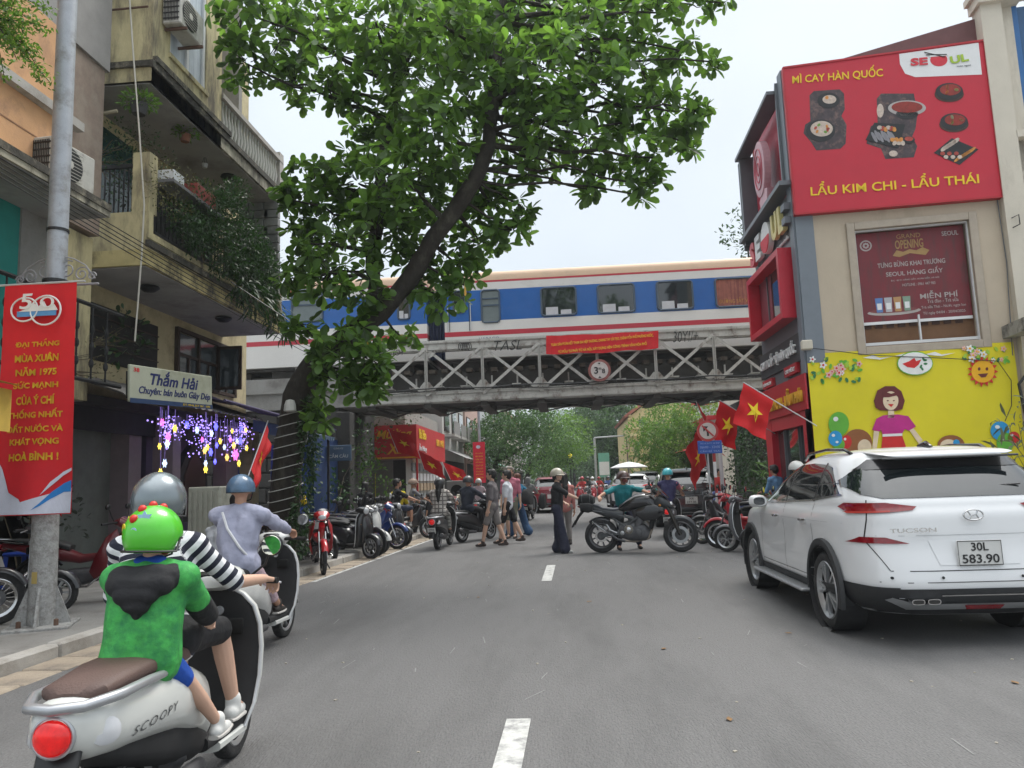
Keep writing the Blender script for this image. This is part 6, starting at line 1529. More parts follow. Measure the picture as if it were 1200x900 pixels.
house('hazy far tower above the end of the street left of centre', *[Bp(648, 500, 330)[0], Bp(680, 500, 330)[0]], 330, 345, Bp(660, 481, 330)[2], M('tower_haze', (.5, .55, .6), .8), None, rows=9, cols_=4, wz=2)
house('orange roofed far house peeking above the trees', *[Bp(640, 500, 140)[0], Bp(656, 500, 140)[0]], 140, 150, Bp(650, 497, 140)[2], yfar, M('tile_red', (.35, .12, .08), .8), rows=2, cols_=2)
house('grey end block closing the right of the far street', 2, 12, 175, 190, 13, M('grey_wall_far'), None, rows=3, face=-1)
# yellow building with sloping roofline
yx0, yx1 = Bp(737, 520, 56)[0], Bp(815, 520, 56)[0]
yh = thing('yellow_house', 'tall yellow gabled building with one small high window beyond the bridge', 'building', ((yx0+yx1)/2, 56, 0))
z0_, z1_ = Bp(737, 490, 56)[2], Bp(775, 470, 56)[2]
mb = MB(); mb.prism([(yx0, 0), (yx1, 0), (yx1, z1_-1.0), ((yx0+yx1)/2, z1_+.6), (yx0, z0_)], 12, frame((0, 68, 0), (1, 0, 0), (0, 0, 1))); PP(mb.build('wall', yfar, yh))
mb = MB(); mb.beam(((yx0)-.2, 62, z0_+.1), ((yx0+yx1)/2, 62, z1_+.75), 12.4, .2, (0, 0, 1)); mb.beam(((yx0+yx1)/2, 62, z1_+.75), (yx1+.2, 62, z1_-.9), 12.4, .2); PP(mb.build('roof', M('tile_red'), yh))
EP = Plane((0, 56, 0), (1, 0, 0))
def yb_(px0, py0, px1, py1, o0, o1, name, mt): 
    u0, a = EP.uv(px0, py0); u1, b = EP.uv(px1, py1); EP.box(u0, u1, min(a, b), max(a, b), o0, o1, name, mt, yh)
yb_(735, 500, 765, 502, 0, .25, 'cornice', yfar); yb_(735, 508, 765, 510.5, 0, .3, 'cornice', yfar); yb_(735, 531, 765, 533, 0, .2, 'cornice', yfar); yb_(737, 510, 740, 560, 0, .2, 'pilaster', yfar); yb_(752, 510, 755, 560, 0, .2, 'pilaster', yfar)
for k in range(4): yb_(735.5+k*.0, 486+k*4, 739, 488+k*4, 0, .2, 'quoin', yfar)
yb_(733.5, 512, 737, 560, -.1, .5, 'drain_pipe', M('rusty'))
yb_(748, 492, 756, 496, -.05, .04, 'window', glassw); yb_(741, 519, 749, 530, -.05, .04, 'window', M('shutter_cream', (.4, .33, .2), .8))
# traffic signal mast, far street signs and the second banner
tp_ = thing('traffic_light_pole', 'tall pale traffic light mast with a long arm over the far road', 'traffic light', (Bp(699, 566, 60)[0], 60, .0))
mb = MB(); hgt = Bp(699, 513, 60)[2]; mb.tube([(0, 0, 0), (0, 0, hgt)], .09, 8); mb.build('mast', grayl, tp_); mb = MB(); mb.tube([(0, 0, hgt), (3., 0, hgt+.1)], .06, 8); mb.build('arm', grayl, tp_)
mb = MB(); mb.box((2.7, 0, hgt-.2), (.35, .3, .9), bev=.03); mb.build('signal_head', black, tp_)
yl_ = thing('signal_lamp', 'small amber traffic lamp glowing in front of the far trees', 'traffic light', Bp(668, 533.5, 62))
mb = MB(); mb.ball((0, 0, 0), .2, 12, 8); mb.build('lens', M('amber_lit', (1, .8, .05), .5, emit=1.4), yl_); mb = MB(); mb.box((0, .3, 0), (.5, .3, 1.3), bev=.03); mb.tube([(0, .35, 0), (0, .35, -Bp(668, 533.5, 62)[2])], .06, 6); mb.build('housing', black, yl_)
b2 = thing('street_banner', 'smaller red vertical banner with yellow lines on the left pole beyond the bridge', 'banner', Bp(561, 518, 34))
bw2 = Bp(568, 518, 34)[0]-Bp(554, 518, 34)[0]; bh2 = Bp(561, 518, 34)[2]-Bp(561, 566, 34)[2]
mb = MB(); mb.box((0, 0, -bh2/2), (bw2, .02, bh2)); mb.build('cloth', M('banner_red2', (.65, .02, .05), .7), b2)
for k in range(9): text(['ĐẠI THẮNG', 'MÙA XUÂN', 'NĂM 1975', 'SỨC MẠNH', 'CỦA Ý CHÍ', 'THỐNG NHẤT', 'ĐẤT NƯỚC VÀ', 'KHÁT VỌNG', 'HÒA BÌNH'][k], bw2*.6, .085, frame((0, -.015, -.5-.135*k), (1, 0, 0), (0, 0, 1)), gold, b2, 'lettering', .003, .02)
mb = MB(); mb.prism(circ(-.03, -.22, .1, 14, .08)+[], .01, frame((0, -.02, 0), (1, 0, 0), (0, 0, 1))); mb.build('logo', M('swoosh_white'), b2)
mb = MB(); mb.tube([(.02, .1, -Bp(561, 518, 34)[2]), (.02, .1, 3.4)], .06, 8); mb.build('pole', galv, b2)
gs2 = thing('street_sign', 'small green and white sign board on the far right side of the road', 'sign', Bp(708, 545, 70))
mb = MB(); mb.box((0, 0, 0), (1.0, .1, 2.2)); mb.build('board', M('sign_green', (.15, .4, .3), .6), gs2); mb = MB(); mb.box((0, -.07, -.3), (.9, .03, 1.2)); mb.build('board', white, gs2); mb = MB(); mb.tube([(0, 0, -1), (0, 0, -Bp(708, 545, 70)[2])], .06, 6); mb.build('post', grayl, gs2)
simple('kiosk', 'dark roadside kiosk with a red panel right of the far road', 'kiosk', 5.0, 6.6, 62, 65, 0, 3.4, darkin); simple('billboard', 'small red and white poster board by the far kiosk', 'sign', 4.95, 6.2, 61.8, 61.9, 1.6, 3.2, M('shop_red'))
ub = thing('parasol', 'white street parasol in front of the far white car', 'umbrella', (Bp(737, 547, 31)[0], 31, 0)); zt = Bp(737, 541, 31)[2]
mb = MB(); mb.lathe([(0, zt), (.4, zt-.08), (.75, zt-.22), (.73, zt-.25), (.4, zt-.12), (0, zt-.05)], 12); mb.build('canopy', white, ub); mb = MB(); mb.tube([(0, 0, .0), (0, 0, zt)], .02, 6); mb.build('pole', grayl, ub)
# no-turning sign on its striped pole, blue plate below
ns_ = thing('traffic_sign', 'round red ringed sign crossing out a left arrow over a blue plate', 'sign', (Bp(829, 505, 17.5)[0], 17.5, 0)); zc = Bp(829, 505, 17.5)[2]; zb_ = Bp(829, 524, 17.5)[2]
mb = MB(); mb.lathe([(.24, 0), (.24, -.02), (.185, -.022)], 28, 'Y', c=(0, 0, zc)); mb.build('rim', M('sign_ring', (.45, .05, .05), .6), ns_)
mb = MB(); mb.lathe([(.185, -.018), (.185, -.028), (0, -.028)], 28, 'Y', c=(0, 0, zc)); mb.build('face', M('sign_face_pale', (.55, .50, .46), .6, var=.1), ns_)
mb = MB(); mb.X = frame((0, -.029, zc), (1, 0, 0), (0, 0, 1)); mb.prism([(x*.78, y*.78) for x, y in [(-.03, -.15), (.03, -.15), (.03, .0), (-.02, .05), (-.06, .01), (-.03, -.02)]], .006); mb.prism([(x*.78, y*.78) for x, y in [(-.13, .14), (-.12, -.02), (-.05, .04), (.02, .13)]], .006); mb.build('arrow', black, ns_)
mb = MB(); mb.X = frame((0, -.036, zc), (1, 0, 0), (0, 0, 1)); mb.prism([(-.135, .11), (-.11, .135), (.135, -.11), (.11, -.135)], .005); mb.build('bar', M('sign_ring'), ns_)
mb = MB(); mb.box((.03, 0, zb_), (.54, .02, .29), bev=.005); mb.build('plate', M('plate_blue', (.02, .09, .38), .5), ns_)
for k, s in enumerate(['TRỪ XE BUÝT, XE ĐẠP', '06h00 - 22h00', 'CẤM RẼ TRÁI']): text(s, .44, .055, frame((.03, -.014, zb_+.085-.085*k), (1, 0, 0), (0, 0, 1)), M('print_lightblue', (.3, .4, .7), .6), ns_, 'lettering', .003)
for k in range(7):
    mb = MB(); mb.lathe([(.035, k*.35), (.035, k*.35+.35)], 10, c=(.12, .05, 0)); mb.build('pole_band', [white, M('sign_ring')][k % 2], ns_, True)
mb = MB(); mb.tube([(-.02, .05, 0), (-.02, .05, zc)], .02, 8); mb.build('post', grayl, ns_)
p_ = thing('street_post', 'white painted post standing behind the round no turning sign', 'post', (Bp(846, 560, 20)[0], 20, .0)); mb = MB(); mb.tube([(0, 0, 0), (0, 0, 2.9)], .05, 10); mb.build('shaft', whitep, p_)
# overhead cables along the left
mb = MB()
for k in range(5):
    a = Vector((-6.2-.1*k, 3, 5.3+.1*k)); b = Vector((-6.0, 24, 4.6+.12*k)); mb.tube([a.lerp(b, t)-Vector((0, 0, 1.2*t*(1-t)*.6)) for t in [i/12 for i in range(13)]], .008, 4)
a = Vector(L_(270, 330)); b = Vector(tuple(W_(345, 380, 14.5)))
mb.tube([a, a.lerp(b, .5), b], .012, 5)
tag(mb.build('overhead_cables', black), 'thin black cables sagging along the left facades', 'cables')
# ------------------------------------------------------------------ vehicles
rub = M('tyre_rubber', (.022, .022, .023), .85, var=.3, scale=20, bump=.4, bscale=60, col2=(.08, .075, .07), amt=.25)
alloy = M('alloy', (.42, .43, .44), .35, metal=.7, var=.08); chrome = M('chrome', (.6, .6, .6), .15, metal=1., var=.03)
blk = M('gloss_black', (.012, .012, .014), .25, var=.1, coat=.5); eng = M('engine_grey', (.10, .10, .105), .5, metal=.5, var=.25, scale=15)
carw = M('car_white', (.72, .73, .74), .28, var=.015, scale=1, coat=.8, spec=.5); tlr = M('tail_lamp_red', (.22, .006, .012), .15, coat=.8, var=.3, scale=20)
tll = M('tail_lamp_lit', (.60, .008, .008), .15, emit=.25, coat=.6, var=.25, scale=25); amb = M('amber_lens', (.5, .2, .03), .3); clr = M('clear_lens', (.55, .56, .58), .12, coat=.6)
cglass = glassM('car_glass', (.012, .016, .018), .03); pltm = M('plate_white', (.62, .62, .60), .5, var=.05)

def patch(par, bvh, name, poly, axis, mat, off=.004, sub=4, side=1, smooth=True):
    bm = bmesh.new(); f = bm.faces.new([bm.verts.new((p[0], p[1], 0)) for p in poly]); bmesh.ops.triangulate(bm, faces=[f])
    bmesh.ops.subdivide_edges(bm, edges=bm.edges, cuts=sub, use_grid_fill=True)
    bad = []
    for v in bm.verts:
        a, b = v.co.x, v.co.y
        if axis == 'R': o, d = Vector((a, -3, b)), Vector((0, 1, 0))
        elif axis == 'S': o, d = Vector((3*side, a, b)), Vector((-side, 0, 0))
        else: o, d = Vector((a, b, 4)), Vector((0, 0, -1))
        h = bvh.ray_cast(o, d)
        if h[0] is None: bad.append(v)
        else: v.co = h[0]+h[1]*off*(1 if h[1].dot(d) < 0 else -1)
    bmesh.ops.delete(bm, geom=bad, context='VERTS')
    me = bpy.data.meshes.new(name); bm.to_mesh(me); bm.free(); me.materials.append(mat)
    me.polygons.foreach_set('use_smooth', [smooth]*len(me.polygons))
    return link(name, me, par)

def wheel(par, y, r, w, x=0, z=None, kind='alloy', n=10, rimm=None, side=1, name='wheel'):
    z = r if z is None else z
    mb = MB(); mb.lathe([(r*.72, -w*.42), (r*.9, -w*.5), (r*.985, -w*.38), (r, -w*.15), (r, w*.15), (r*.985, w*.38), (r*.9, w*.5), (r*.72, w*.42)], 36, 'X', closed=True)
    t = mb.build(name, rub, par, True, 60); t.location = (x, y, z)
    mb = MB(); rr_ = r*.72
    for q_ in (-1, 1):
        b_ = MB(); b_.lathe([(rr_*.86, q_*w*.30), (rr_*.93, q_*w*.40), (rr_*1.0, q_*w*.47), (rr_*1.03, q_*w*.43)], 32, 'X'); b_.f = [f for f in b_.f if len(f) == 4]; mb.add(b_.v, b_.f)
    if kind == 'car': b_ = MB(); b_.lathe([(rr_*.92, -w*.3), (rr_*.92, w*.3)], 28, 'X'); b_.f = [f for f in b_.f if len(f) == 4]+[b_.f[-2] if side > 0 else b_.f[-1]]; b_.m = [0]*len(b_.f); b_.build('barrel', blackm, t)
    mb.lathe([(r*.16, -w*.3), (r*.16, w*.3)], 14, 'X')
    if kind == 'spoke':
        for k in range(18): a = 2*pi*k/18; mb.beam((w*.2*(-1)**k, 0, 0), (0, rr_*.95*cos(a), rr_*.95*sin(a)), .006, .006)
    else:
        for k in range(n):
            a = 2*pi*k/n; b = a+.0; u = Vector((0, cos(a), sin(a))); xo = w*.36*side if kind == 'car' else 0
            q = Vector((0, -sin(a), cos(a)))*(.05 if kind == 'car' else .012)
            for s_ in (-1, 1): mb.beam(u*r*.12+Vector((xo, 0, 0)), u*rr_*.95+q*s_+Vector((xo*.9, 0, 0)), (.026 if kind == 'car' else .014), .034 if kind == 'car' else .02, (1, 0, 0))
    mb.build('rim', rimm or alloy, t, True, 30)
    mb = MB(); xd = w*.05*side if kind == 'car' else w*.2
    mb.lathe([(r*.34, xd-.004), (r*.34, xd+.004), (r*.1, xd+.004)], 24, 'X'); mb.build('brake_disc', eng, t)
    return t

def car_body(levels, n=128, k=7):
    L = spline(levels, k); mb = MB()
    for (z, yr, yf, hw, ex) in L:
        cy = (yr+yf)/2; hl = (yf-yr)/2
        for j in range(n):
            a = 2*pi*(j+.5)/n; ca, sa = cos(a), sin(a)
            x = hw*math.copysign(abs(ca)**(2/ex), ca); y = cy+hl*math.copysign(abs(sa)**(2/(ex+.6)), sa)
            mb.v.append(Vector((x, y, z)))
    m_ = len(L)
    mb.f = [(i*n+j, i*n+(j+1) % n, (i+1)*n+(j+1) % n, (i+1)*n+j) for i in range(m_-1) for j in range(n)]+[tuple(range(n))[::-1], tuple((m_-1)*n+j for j in range(n))]
    mb.m = [0]*len(mb.f); return mb
def cutwheels(o, axles, r, xw, z):
    for y in axles:
        for s_ in (-1, 1):
            mb = MB(); mb.lathe([(r, -.26), (r, .26)], 40, 'X', c=(s_*xw, y, z)); c = mb.build('cutter', None, None, True)
            md = o.modifiers.new('b', 'BOOLEAN'); md.operation = 'DIFFERENCE'; md.object = c; md.solver = 'EXACT'
            _lab.collection.objects.link(c); par = o.parent; o.parent = None; me = evaluated(o); o.parent = par
            o.modifiers.clear(); old = o.data; o.data = me; bpy.data.meshes.remove(old); bpy.data.objects.remove(c)
SUVL = [(.24, .22, 4.25, .80, 4.5), (.34, .06, 4.40, .89, 5), (.48, .0, 4.47, .918, 5.5), (.62, .01, 4.47, .92, 5.5), (.80, .05, 4.43, .915, 5.5), (.95, .06, 4.30, .922, 5), (1.05, .07, 3.95, .905, 5), (1.12, .10, 3.5, .875, 5), (1.20, .14, 3.2, .85, 5.2), (1.35, .27, 2.85, .79, 5), (1.48, .40, 2.5, .725, 4.6), (1.57, .50, 2.2, .655, 4.2), (1.62, .60, 2.0, .57, 3.6), (1.645, .80, 1.8, .42, 3), (1.655, 1.1, 1.55, .2, 2.4)]
def suv(label, loc, rz, paint, plate, rails=True, detail=True, group='cars on the street', lit=False):
    t = thing('parked_car', label, 'car', loc, rz, group)
    body = car_body(SUVL).build('body', paint, t, True, 80)
    bvh = BVHTree.FromPolygons([v.co for v in body.data.vertices], [tuple(p.vertices) for p in body.data.polygons])
    AX = (.93, 3.60); R_ = .355
    cutwheels(body, AX, .385, .80, .37); shade(body.data, 50)
    def pr(name, poly, mt, off=.005, sub=10): return patch(t, bvh, name, poly, 'R', mt, off, sub)
    def ps(name, poly, mt, off=.005, sub=8, sides=(-1, 1), par=None):
        return [patch(par or t, bvh, name, poly, 'S', mt, off, sub, s_) for s_ in sides]
    # side glass with pillars between
    ps('door_window', [(2.12, 1.14), (2.98, 1.11), (2.80, 1.24), (2.45, 1.45), (2.12, 1.515)], cglass); ps('door_window', [(1.22, 1.18), (2.06, 1.145), (2.06, 1.52), (1.6, 1.53), (1.22, 1.51)], cglass)
    ps('quarter_window', [(.62, 1.24), (1.16, 1.185), (1.16, 1.505), (.98, 1.475)], cglass)
    ps('window_trim', [(1.17, 1.16), (1.215, 1.16), (1.215, 1.53), (1.17, 1.52)], blk, .006); ps('window_trim', [(2.065, 1.13), (2.115, 1.13), (2.115, 1.54), (2.065, 1.54)], blk, .006)
    ps('chrome_trim', [(.58, 1.225), (1.2, 1.165), (3.02, 1.085), (3.02, 1.10), (1.2, 1.18), (.58, 1.24)], chrome, .007, 8); ps('rear_pillar_trim', [(.56, 1.23), (.62, 1.24), (.98, 1.475), (1.2, 1.53), (1.0, 1.52), (.9, 1.48)], paint, .008)
    ps('windscreen', [(3.0, 1.14), (3.3, 1.14), (2.62, 1.47), (2.5, 1.5)], cglass, .004)
    for yy in (1.17, 2.1, 3.05): ps('door_gap', [(yy, .42), (yy+.007, .42), (yy+.007, 1.14), (yy, 1.14)], black, .002, 6)
    ps('door_gap', [(1.17, .44), (3.05, .44), (3.05, .447), (1.17, .447)], black, .002, 8)
    ps('body_crease', [(.5, .985), (3.9, .955), (3.9, .96), (.5, .99)], M('crease_grey', (.45, .46, .47), .4), .002, 10)
    for yy in (1.3, 2.25):
        for s_ in (-1, 1):
            mb = MB(); mb.X = Matrix.Translation((s_*.93, yy+.1, .975)); mb.loft([((0, -.09, 0), .006, .010, 0), ((s_*.022, -.05, 0), .010, .014, 0), ((s_*.022, .05, 0), .010, .014, 0), ((0, .09, 0), .006, .010, 0)], 8); mb.build('door_handle', chrome, t, True)
    # cladding: arches, sill, bumper base
    clad = M('cladding', (.03, .031, .033), .7, var=.15, scale=20)
    for y in AX:
        for s_ in (-1, 1):
            mb = MB(); n = 28
            for i in range(n+1):
                a = radians(-16)+radians(212)*i/n
                for rr_, xx in ((.385, .80), (.388, .93), (.41, .945), (.455, .935), (.46, .90)):
                    mb.v.append(Vector((s_*xx, y+rr_*cos(a), .37+rr_*sin(a))))
            mb.f = [(i*5+j, (i+1)*5+j, (i+1)*5+j+1, i*5+j+1) for i in range(n) for j in range(4)]; mb.m = [0]*len(mb.f)
            mb.build('wheel_arch', clad, t, True, 60)
            mb = MB(); mb.lathe([(.384, -.16), (.384, .10)], 32, 'X', c=(s_*.78, y, .37)); mb.f = mb.f[:-2]+[mb.f[-2] if s_ > 0 else mb.f[-1]]; mb.m = [0]*len(mb.f); mb.build('wheel_well', blackm, t)
    ps('side_skirt', [(1.3, .24), (3.22, .24), (3.22, .40), (1.3, .40)], clad, .012, 6)
    for s_ in (-1, 1):
        mb = MB(); mb.box((s_*.95, 2.26, .30), (.14, 1.9, .035), bev=.012); mb.build('side_step', alloy, t)
    pr('rear_bumper_lower', [(-.86, .26), (.86, .26), (.93, .50), (.60, .48), (-.60, .48), (-.93, .50)], clad, .012, 8); ps('rear_bumper_lower', [(.12, .28), (.5, .28), (.46, .49), (.04, .49)], clad, .012)
    pr('skid_plate', [(-.56, .33), (.56, .33), (.70, .40), (.66, .42), (.5, .375), (-.5, .375), (-.66, .42), (-.70, .40)], alloy, .03, 6); pr('reflector', [(-.13, .335), (.13, .335), (.15, .365), (-.15, .365)], tlr, .036)
    pr('chrome_strip', [(-.32, .425), (.32, .425), (.32, .435), (-.32, .435)], chrome, .018)
    for s_ in (-1, 1):
        for dx in (.40, .52):
            mb = MB(); mb.loft([((s_*dx, -.04, .385), .05, .022, 0, 3.5), ((s_*dx, .1, .385), .05, .022, 0, 3.5)], 14); mb.build('exhaust_tip', chrome, t, True)
            mb = MB(); mb.loft([((s_*dx, -.043, .385), .042, .016, 0, 3.5), ((s_*dx, -.04, .385), .042, .016, 0, 3.5)], 14); mb.build('exhaust_hole', darkin, t)
    pr('bumper_gap', [(-.92, .525), (.92, .525), (.92, .532), (-.92, .532)], M('gap_grey', (.10, .10, .10), .7), .003, 9)
    # rear glass, spoiler, lamps
    pr('rear_window', [(-.62, 1.20), (.62, 1.20), (.74, 1.235), (.80, 1.33), (.72, 1.42), (.60, 1.52), (-.60, 1.52), (-.72, 1.42), (-.80, 1.33), (-.74, 1.235)], cglass, .008, 22)
    pr('window_band', [(-.70, 1.44), (.70, 1.44), (.58, 1.53), (-.58, 1.53)], blk, .013, 18)
    mb = MB(); mb.loft([((0, .31, 1.555), .47, .008, 0, 3), ((0, .34, 1.568), .53, .014, 0, 3), ((0, .5, 1.585), .56, .022, .08, 3), ((0, .78, 1.605), .55, .024, .05, 3.5)], 32); mb.build('spoiler', paint, t, True, 60)
    mb = MB(); mb.box((0, .315, 1.535), (1.1, .05, .02), bev=.005); mb.build('brake_light_bar', blk, t)
    for s_ in (-1, 1):
        L_l = [(s_*.40, 1.13), (s_*.62, 1.165), (s_*.80, 1.165), (s_*.80, 1.075), (s_*.60, 1.085), (s_*.44, 1.10)]
        pr('tail_lamp', L_l[::s_], tll if lit else tlr, .012, 18)
        patch(t, bvh, 'tail_lamp', [(.33, 1.075), (.42, 1.08), (.60, 1.13), (.50, 1.165), (.33, 1.165)], 'S', tlr, .012, 16, s_)
        pr('lamp_segment', [(s_*.60, 1.085), (s_*.83, 1.075), (s_*.84, 1.09), (s_*.60, 1.10)][::s_], M('lamp_inner', (.42, .05, .04), .2), .016, 12)
        pr('reflector_strip', [(s_*.50, .835), (s_*.86, .835), (s_*.80, .885), (s_*.66, .885)][::s_], tlr, .010, 14)
        pr('tailgate_gap', [(s_*.66, .62), (s_*.667, .62), (s_*.787, .86), (s_*.73, 1.19), (s_*.723, 1.19), (s_*.78, .86)][::s_], black, .003, 5)
        for dx in (.30, .66): pr('parking_sensor', [(s_*dx+p[0], .565+p[1]) for p in circ(0, 0, .012, 10)], black, .012, 1)
    pr('tailgate_gap', [(-.66, .615), (.66, .615), (.66, .622), (-.66, .622)], black, .003, 8)
    pr('tailgate_crease', [(-.72, .895), (.72, .895), (.72, .9), (-.72, .9)], M('crease_grey'), .003, 8); pr('plate_recess', [(-.30, .66), (.30, .66), (.36, .86), (-.36, .86)], paint, .004, 4)
    if not detail:
        pass
    pl_ = MB(); pl_.box((0, .0, .755), (.34, .012, .20), bev=.004); pl_ = pl_.build('number_plate', pltm, t)
    if plate:
        text(plate[0], .13, .065, frame((0, -.008, .805), (1, 0, 0), (0, 0, 1)), black, pl_, 'lettering', .003, .01); text(plate[1], .28, .07, frame((0, -.008, .71), (1, 0, 0), (0, 0, 1)), black, pl_, 'lettering', .003, .01)
        mb = MB(); mb.tube([(-.165, -.007, .66), (.165, -.007, .66), (.165, -.007, .85), (-.165, -.007, .85)], .004, 4, closed=True); mb.build('plate_border', black, pl_)
        mb = MB(); mb.tube([(.075*cos(a), .035, 1.055+.042*sin(a)) for a in [2*pi*i/24 for i in range(24)]], .007, 6, closed=True); mb.tube([(-.04, .035, 1.085), (-.02, .033, 1.05), (.02, .033, 1.06), (.04, .035, 1.025)], .007, 6); mb.tube([(.035, .035, 1.09), (.02, .033, 1.06)], .007, 6); mb.tube([(-.035, .035, 1.02), (-.02, .033, 1.05)], .007, 6); mb.build('emblem', chrome, t, True)
        text('TUCSON', .36, .035, frame((-.48, .028, .945), (1, 0, 0), (0, 0, 1)), chrome, t, 'lettering', .006, .01)
    mb = MB(); mb.tube([(0.05, .25, 1.26), (.2, .22, 1.275), (.48, .2, 1.29)], [.014, .012, .006], 7); mb.lathe([(.03, .2), (.03, .25)], 12, 'Y', c=(.03, 0, 1.25)); mb.build('wiper', black, t, True)
    for s_ in (-1, 1):
        mb = MB(); mb.X = Matrix.Translation((s_*.96, 2.92, 1.12)); mb.loft([((0, -.06, .0), .075, .055, 0, 3), ((s_*.02, 0, .0), .10, .075, 0, 3), ((s_*.02, .08, -.01), .07, .05, 0, 3), ((0, .12, -.01), .02, .02, 0)], 16); mb.box((-s_*.09, .02, -.03), (.1, .04, .03)); mb.build('wing_mirror', paint, t, True, 50)
        mb = MB(); mb.loft([((s_*.975, 2.855, 1.12), .065, .045, 0, 3), ((s_*.975, 2.85, 1.12), .065, .045, 0, 3)], 14); mb.build('mirror_glass', cglass, t)
        if rails:
            mb = MB(); mb.tube([(s_*.60, .85, 1.60), (s_*.61, .98, 1.645), (s_*.60, 1.5, 1.665), (s_*.585, 2.1, 1.64), (s_*.57, 2.3, 1.58)], .016, 7); mb.build('roof_rail', blk, t, True)
    mb = MB(); mb.loft([((0, .62, 1.64), .02, .01, 0), ((0, .70, 1.665), .02, .03, 0), ((0, .85, 1.655), .015, .01, 0)], 8); mb.build('antenna', blk, t, True)
    for y in AX:
        for s_ in (-1, 1): wheel(t, y, R_, .23, s_*.80, kind='car', n=5, side=s_)
    return t
c1 = suv('white sport utility car parked on the right with number plate 30L 583.90', (3.27, 6.50, 0), 0, carw, ('30L', '583.90'))
c1.scale = (1.02, 1.04, 1.0)
c2 = dup(c1, (3.42, 22.0, 0), -.04, 'black sport utility car stopped beyond the motorcycle on the right', swap={'car_white': blk})
c2.scale = (1.02, 1.04, 1.02)
for o in [o for o in kids(c2) if o.name.split('.')[0] in ('number_plate', 'lettering', 'emblem')]:
    if o.name.startswith('number_plate'):
        for q in kids(o):
            if q.name.startswith('lettering'): bpy.data.objects.remove(q)
        text('30E', .13, .06, frame((0, -.008, .805), (1, 0, 0), (0, 0, 1)), black, o, 'lettering', .003, .01); text('277.06', .26, .06, frame((0, -.008, .71), (1, 0, 0), (0, 0, 1)), black, o, 'lettering', .003, .01)
    elif o.name.startswith('lettering'): bpy.data.objects.remove(o)
carr = M('car_red', (.22, .01, .025), .3, coat=.7, var=.03); 
def strip(c, txt=False):
    for o in kids(c):
        if o.name.startswith('number_plate'):
            for q in kids(o):
                if q.name.startswith('lettering'): bpy.data.objects.remove(q)
        elif o.name.startswith('lettering'): bpy.data.objects.remove(o)
    return c
c3 = strip(dup(c1, (-.85, 35, 0), .0, 'dark red sport utility car driving away beyond the bridge', swap={'car_white': carr}))
c4 = strip(dup(c1, (2.75, 33.5, 0), 0, 'white car with glowing brake lamps ahead of the black car', swap={'tail_lamp_red': tll}))
c5 = strip(dup(c1, (4.2, 41, 0), 0, 'dark grey car farthest along the right kerb', swap={'car_white': M('car_grey', (.04, .045, .05), .3, coat=.6)})); c5.scale = (1, 1, 1.1)
# white saloon seen from the front
sal = thing('oncoming_car', 'small white saloon car driving towards the camera in the distance', 'car', (-.55, 53.5, 0), pi, 'cars on the street')
SL = [(.22, .2, 4.3, .74, 4.5), (.36, .03, 4.42, .84, 5), (.55, .0, 4.45, .86, 5.5), (.75, .05, 4.38, .86, 5), (.88, .15, 4.1, .845, 5), (.95, .35, 3.4, .80, 4.6), (1.1, .65, 3.05, .72, 4.4), (1.3, 1.1, 2.6, .62, 4), (1.42, 1.5, 2.2, .48, 3.2), (1.45, 1.75, 2.0, .25, 2.6)]
sb_ = car_body(SL, 96, 5).build('body', carw, sal, True, 80); sbv = BVHTree.FromPolygons([v.co for v in sb_.data.vertices], [tuple(p.vertices) for p in sb_.data.polygons])
cutwheels(sb_, (.9, 3.5), .34, .75, .32); shade(sb_.data, 50)
def pf(name, poly, mt, off=.006, sub=4):
    bm = bmesh.new(); f = bm.faces.new([bm.verts.new((p[0], p[1], 0)) for p in poly]); bmesh.ops.triangulate(bm, faces=[f]); bmesh.ops.subdivide_edges(bm, edges=bm.edges, cuts=sub, use_grid_fill=True)
    for v in bm.verts:
        h = sbv.ray_cast(Vector((v.co.x, 8, v.co.y)), Vector((0, -1, 0))); v.co = h[0]+Vector((0, off, 0)) if h[0] else Vector((v.co.x, 3, v.co.y))
    me = bpy.data.meshes.new(name); bm.to_mesh(me); bm.free(); me.materials.append(mt); link(name, me, sal)
pf('windscreen', [(-.62, .98), (.62, .98), (.5, 1.36), (-.5, 1.36)], cglass); pf('grille', [(-.45, .55), (.45, .55), (.38, .72), (-.38, .72)], blk); pf('lower_grille', [(-.5, .28), (.5, .28), (.5, .42), (-.5, .42)], blk); pf('number_plate', [(-.24, .45), (.24, .45), (.24, .54), (-.24, .54)], pltm, .01)
for s_ in (-1, 1): pf('headlight', [(s_*.45, .66), (s_*.78, .68), (s_*.80, .78), (s_*.5, .74)][::s_], clr)
for y in (.9, 3.5):
    for s_ in (-1, 1): wheel(sal, y, .32, .2, s_*.74, kind='car', n=5, side=s_)

# ---- two-wheelers
def arcfender(par, cy, cz, r, a0, a1, w, mat, name='mudguard', th=.008, n=14):
    mb = MB()
    for i in range(n+1):
        a = radians(a0+(a1-a0)*i/n)
        for xx, dr in ((-w, -.045), (-w*.85, -.008), (0, .008), (w*.85, -.008), (w, -.045)):
            mb.v.append(Vector((xx, cy+(r+dr)*cos(a), cz+(r+dr)*sin(a))))
    mb.f = [(i*5+j, (i+1)*5+j, (i+1)*5+j+1, i*5+j+1) for i in range(n) for j in range(4)]; mb.m = [0]*len(mb.f)
    return mb.build(name, mat, par, True, 60)
scb = M('scooter_paint', (.62, .63, .60), .3, coat=.6, var=.02); sct = M('scooter_trim', (.45, .46, .48), .3, metal=.6, var=.05); seatm = M('seat_brown', (.10, .06, .05), .6, var=.15, bump=.3, bscale=120)
mirg = M('mirror_glass', (.55, .57, .5), .03, metal=1., var=.1)
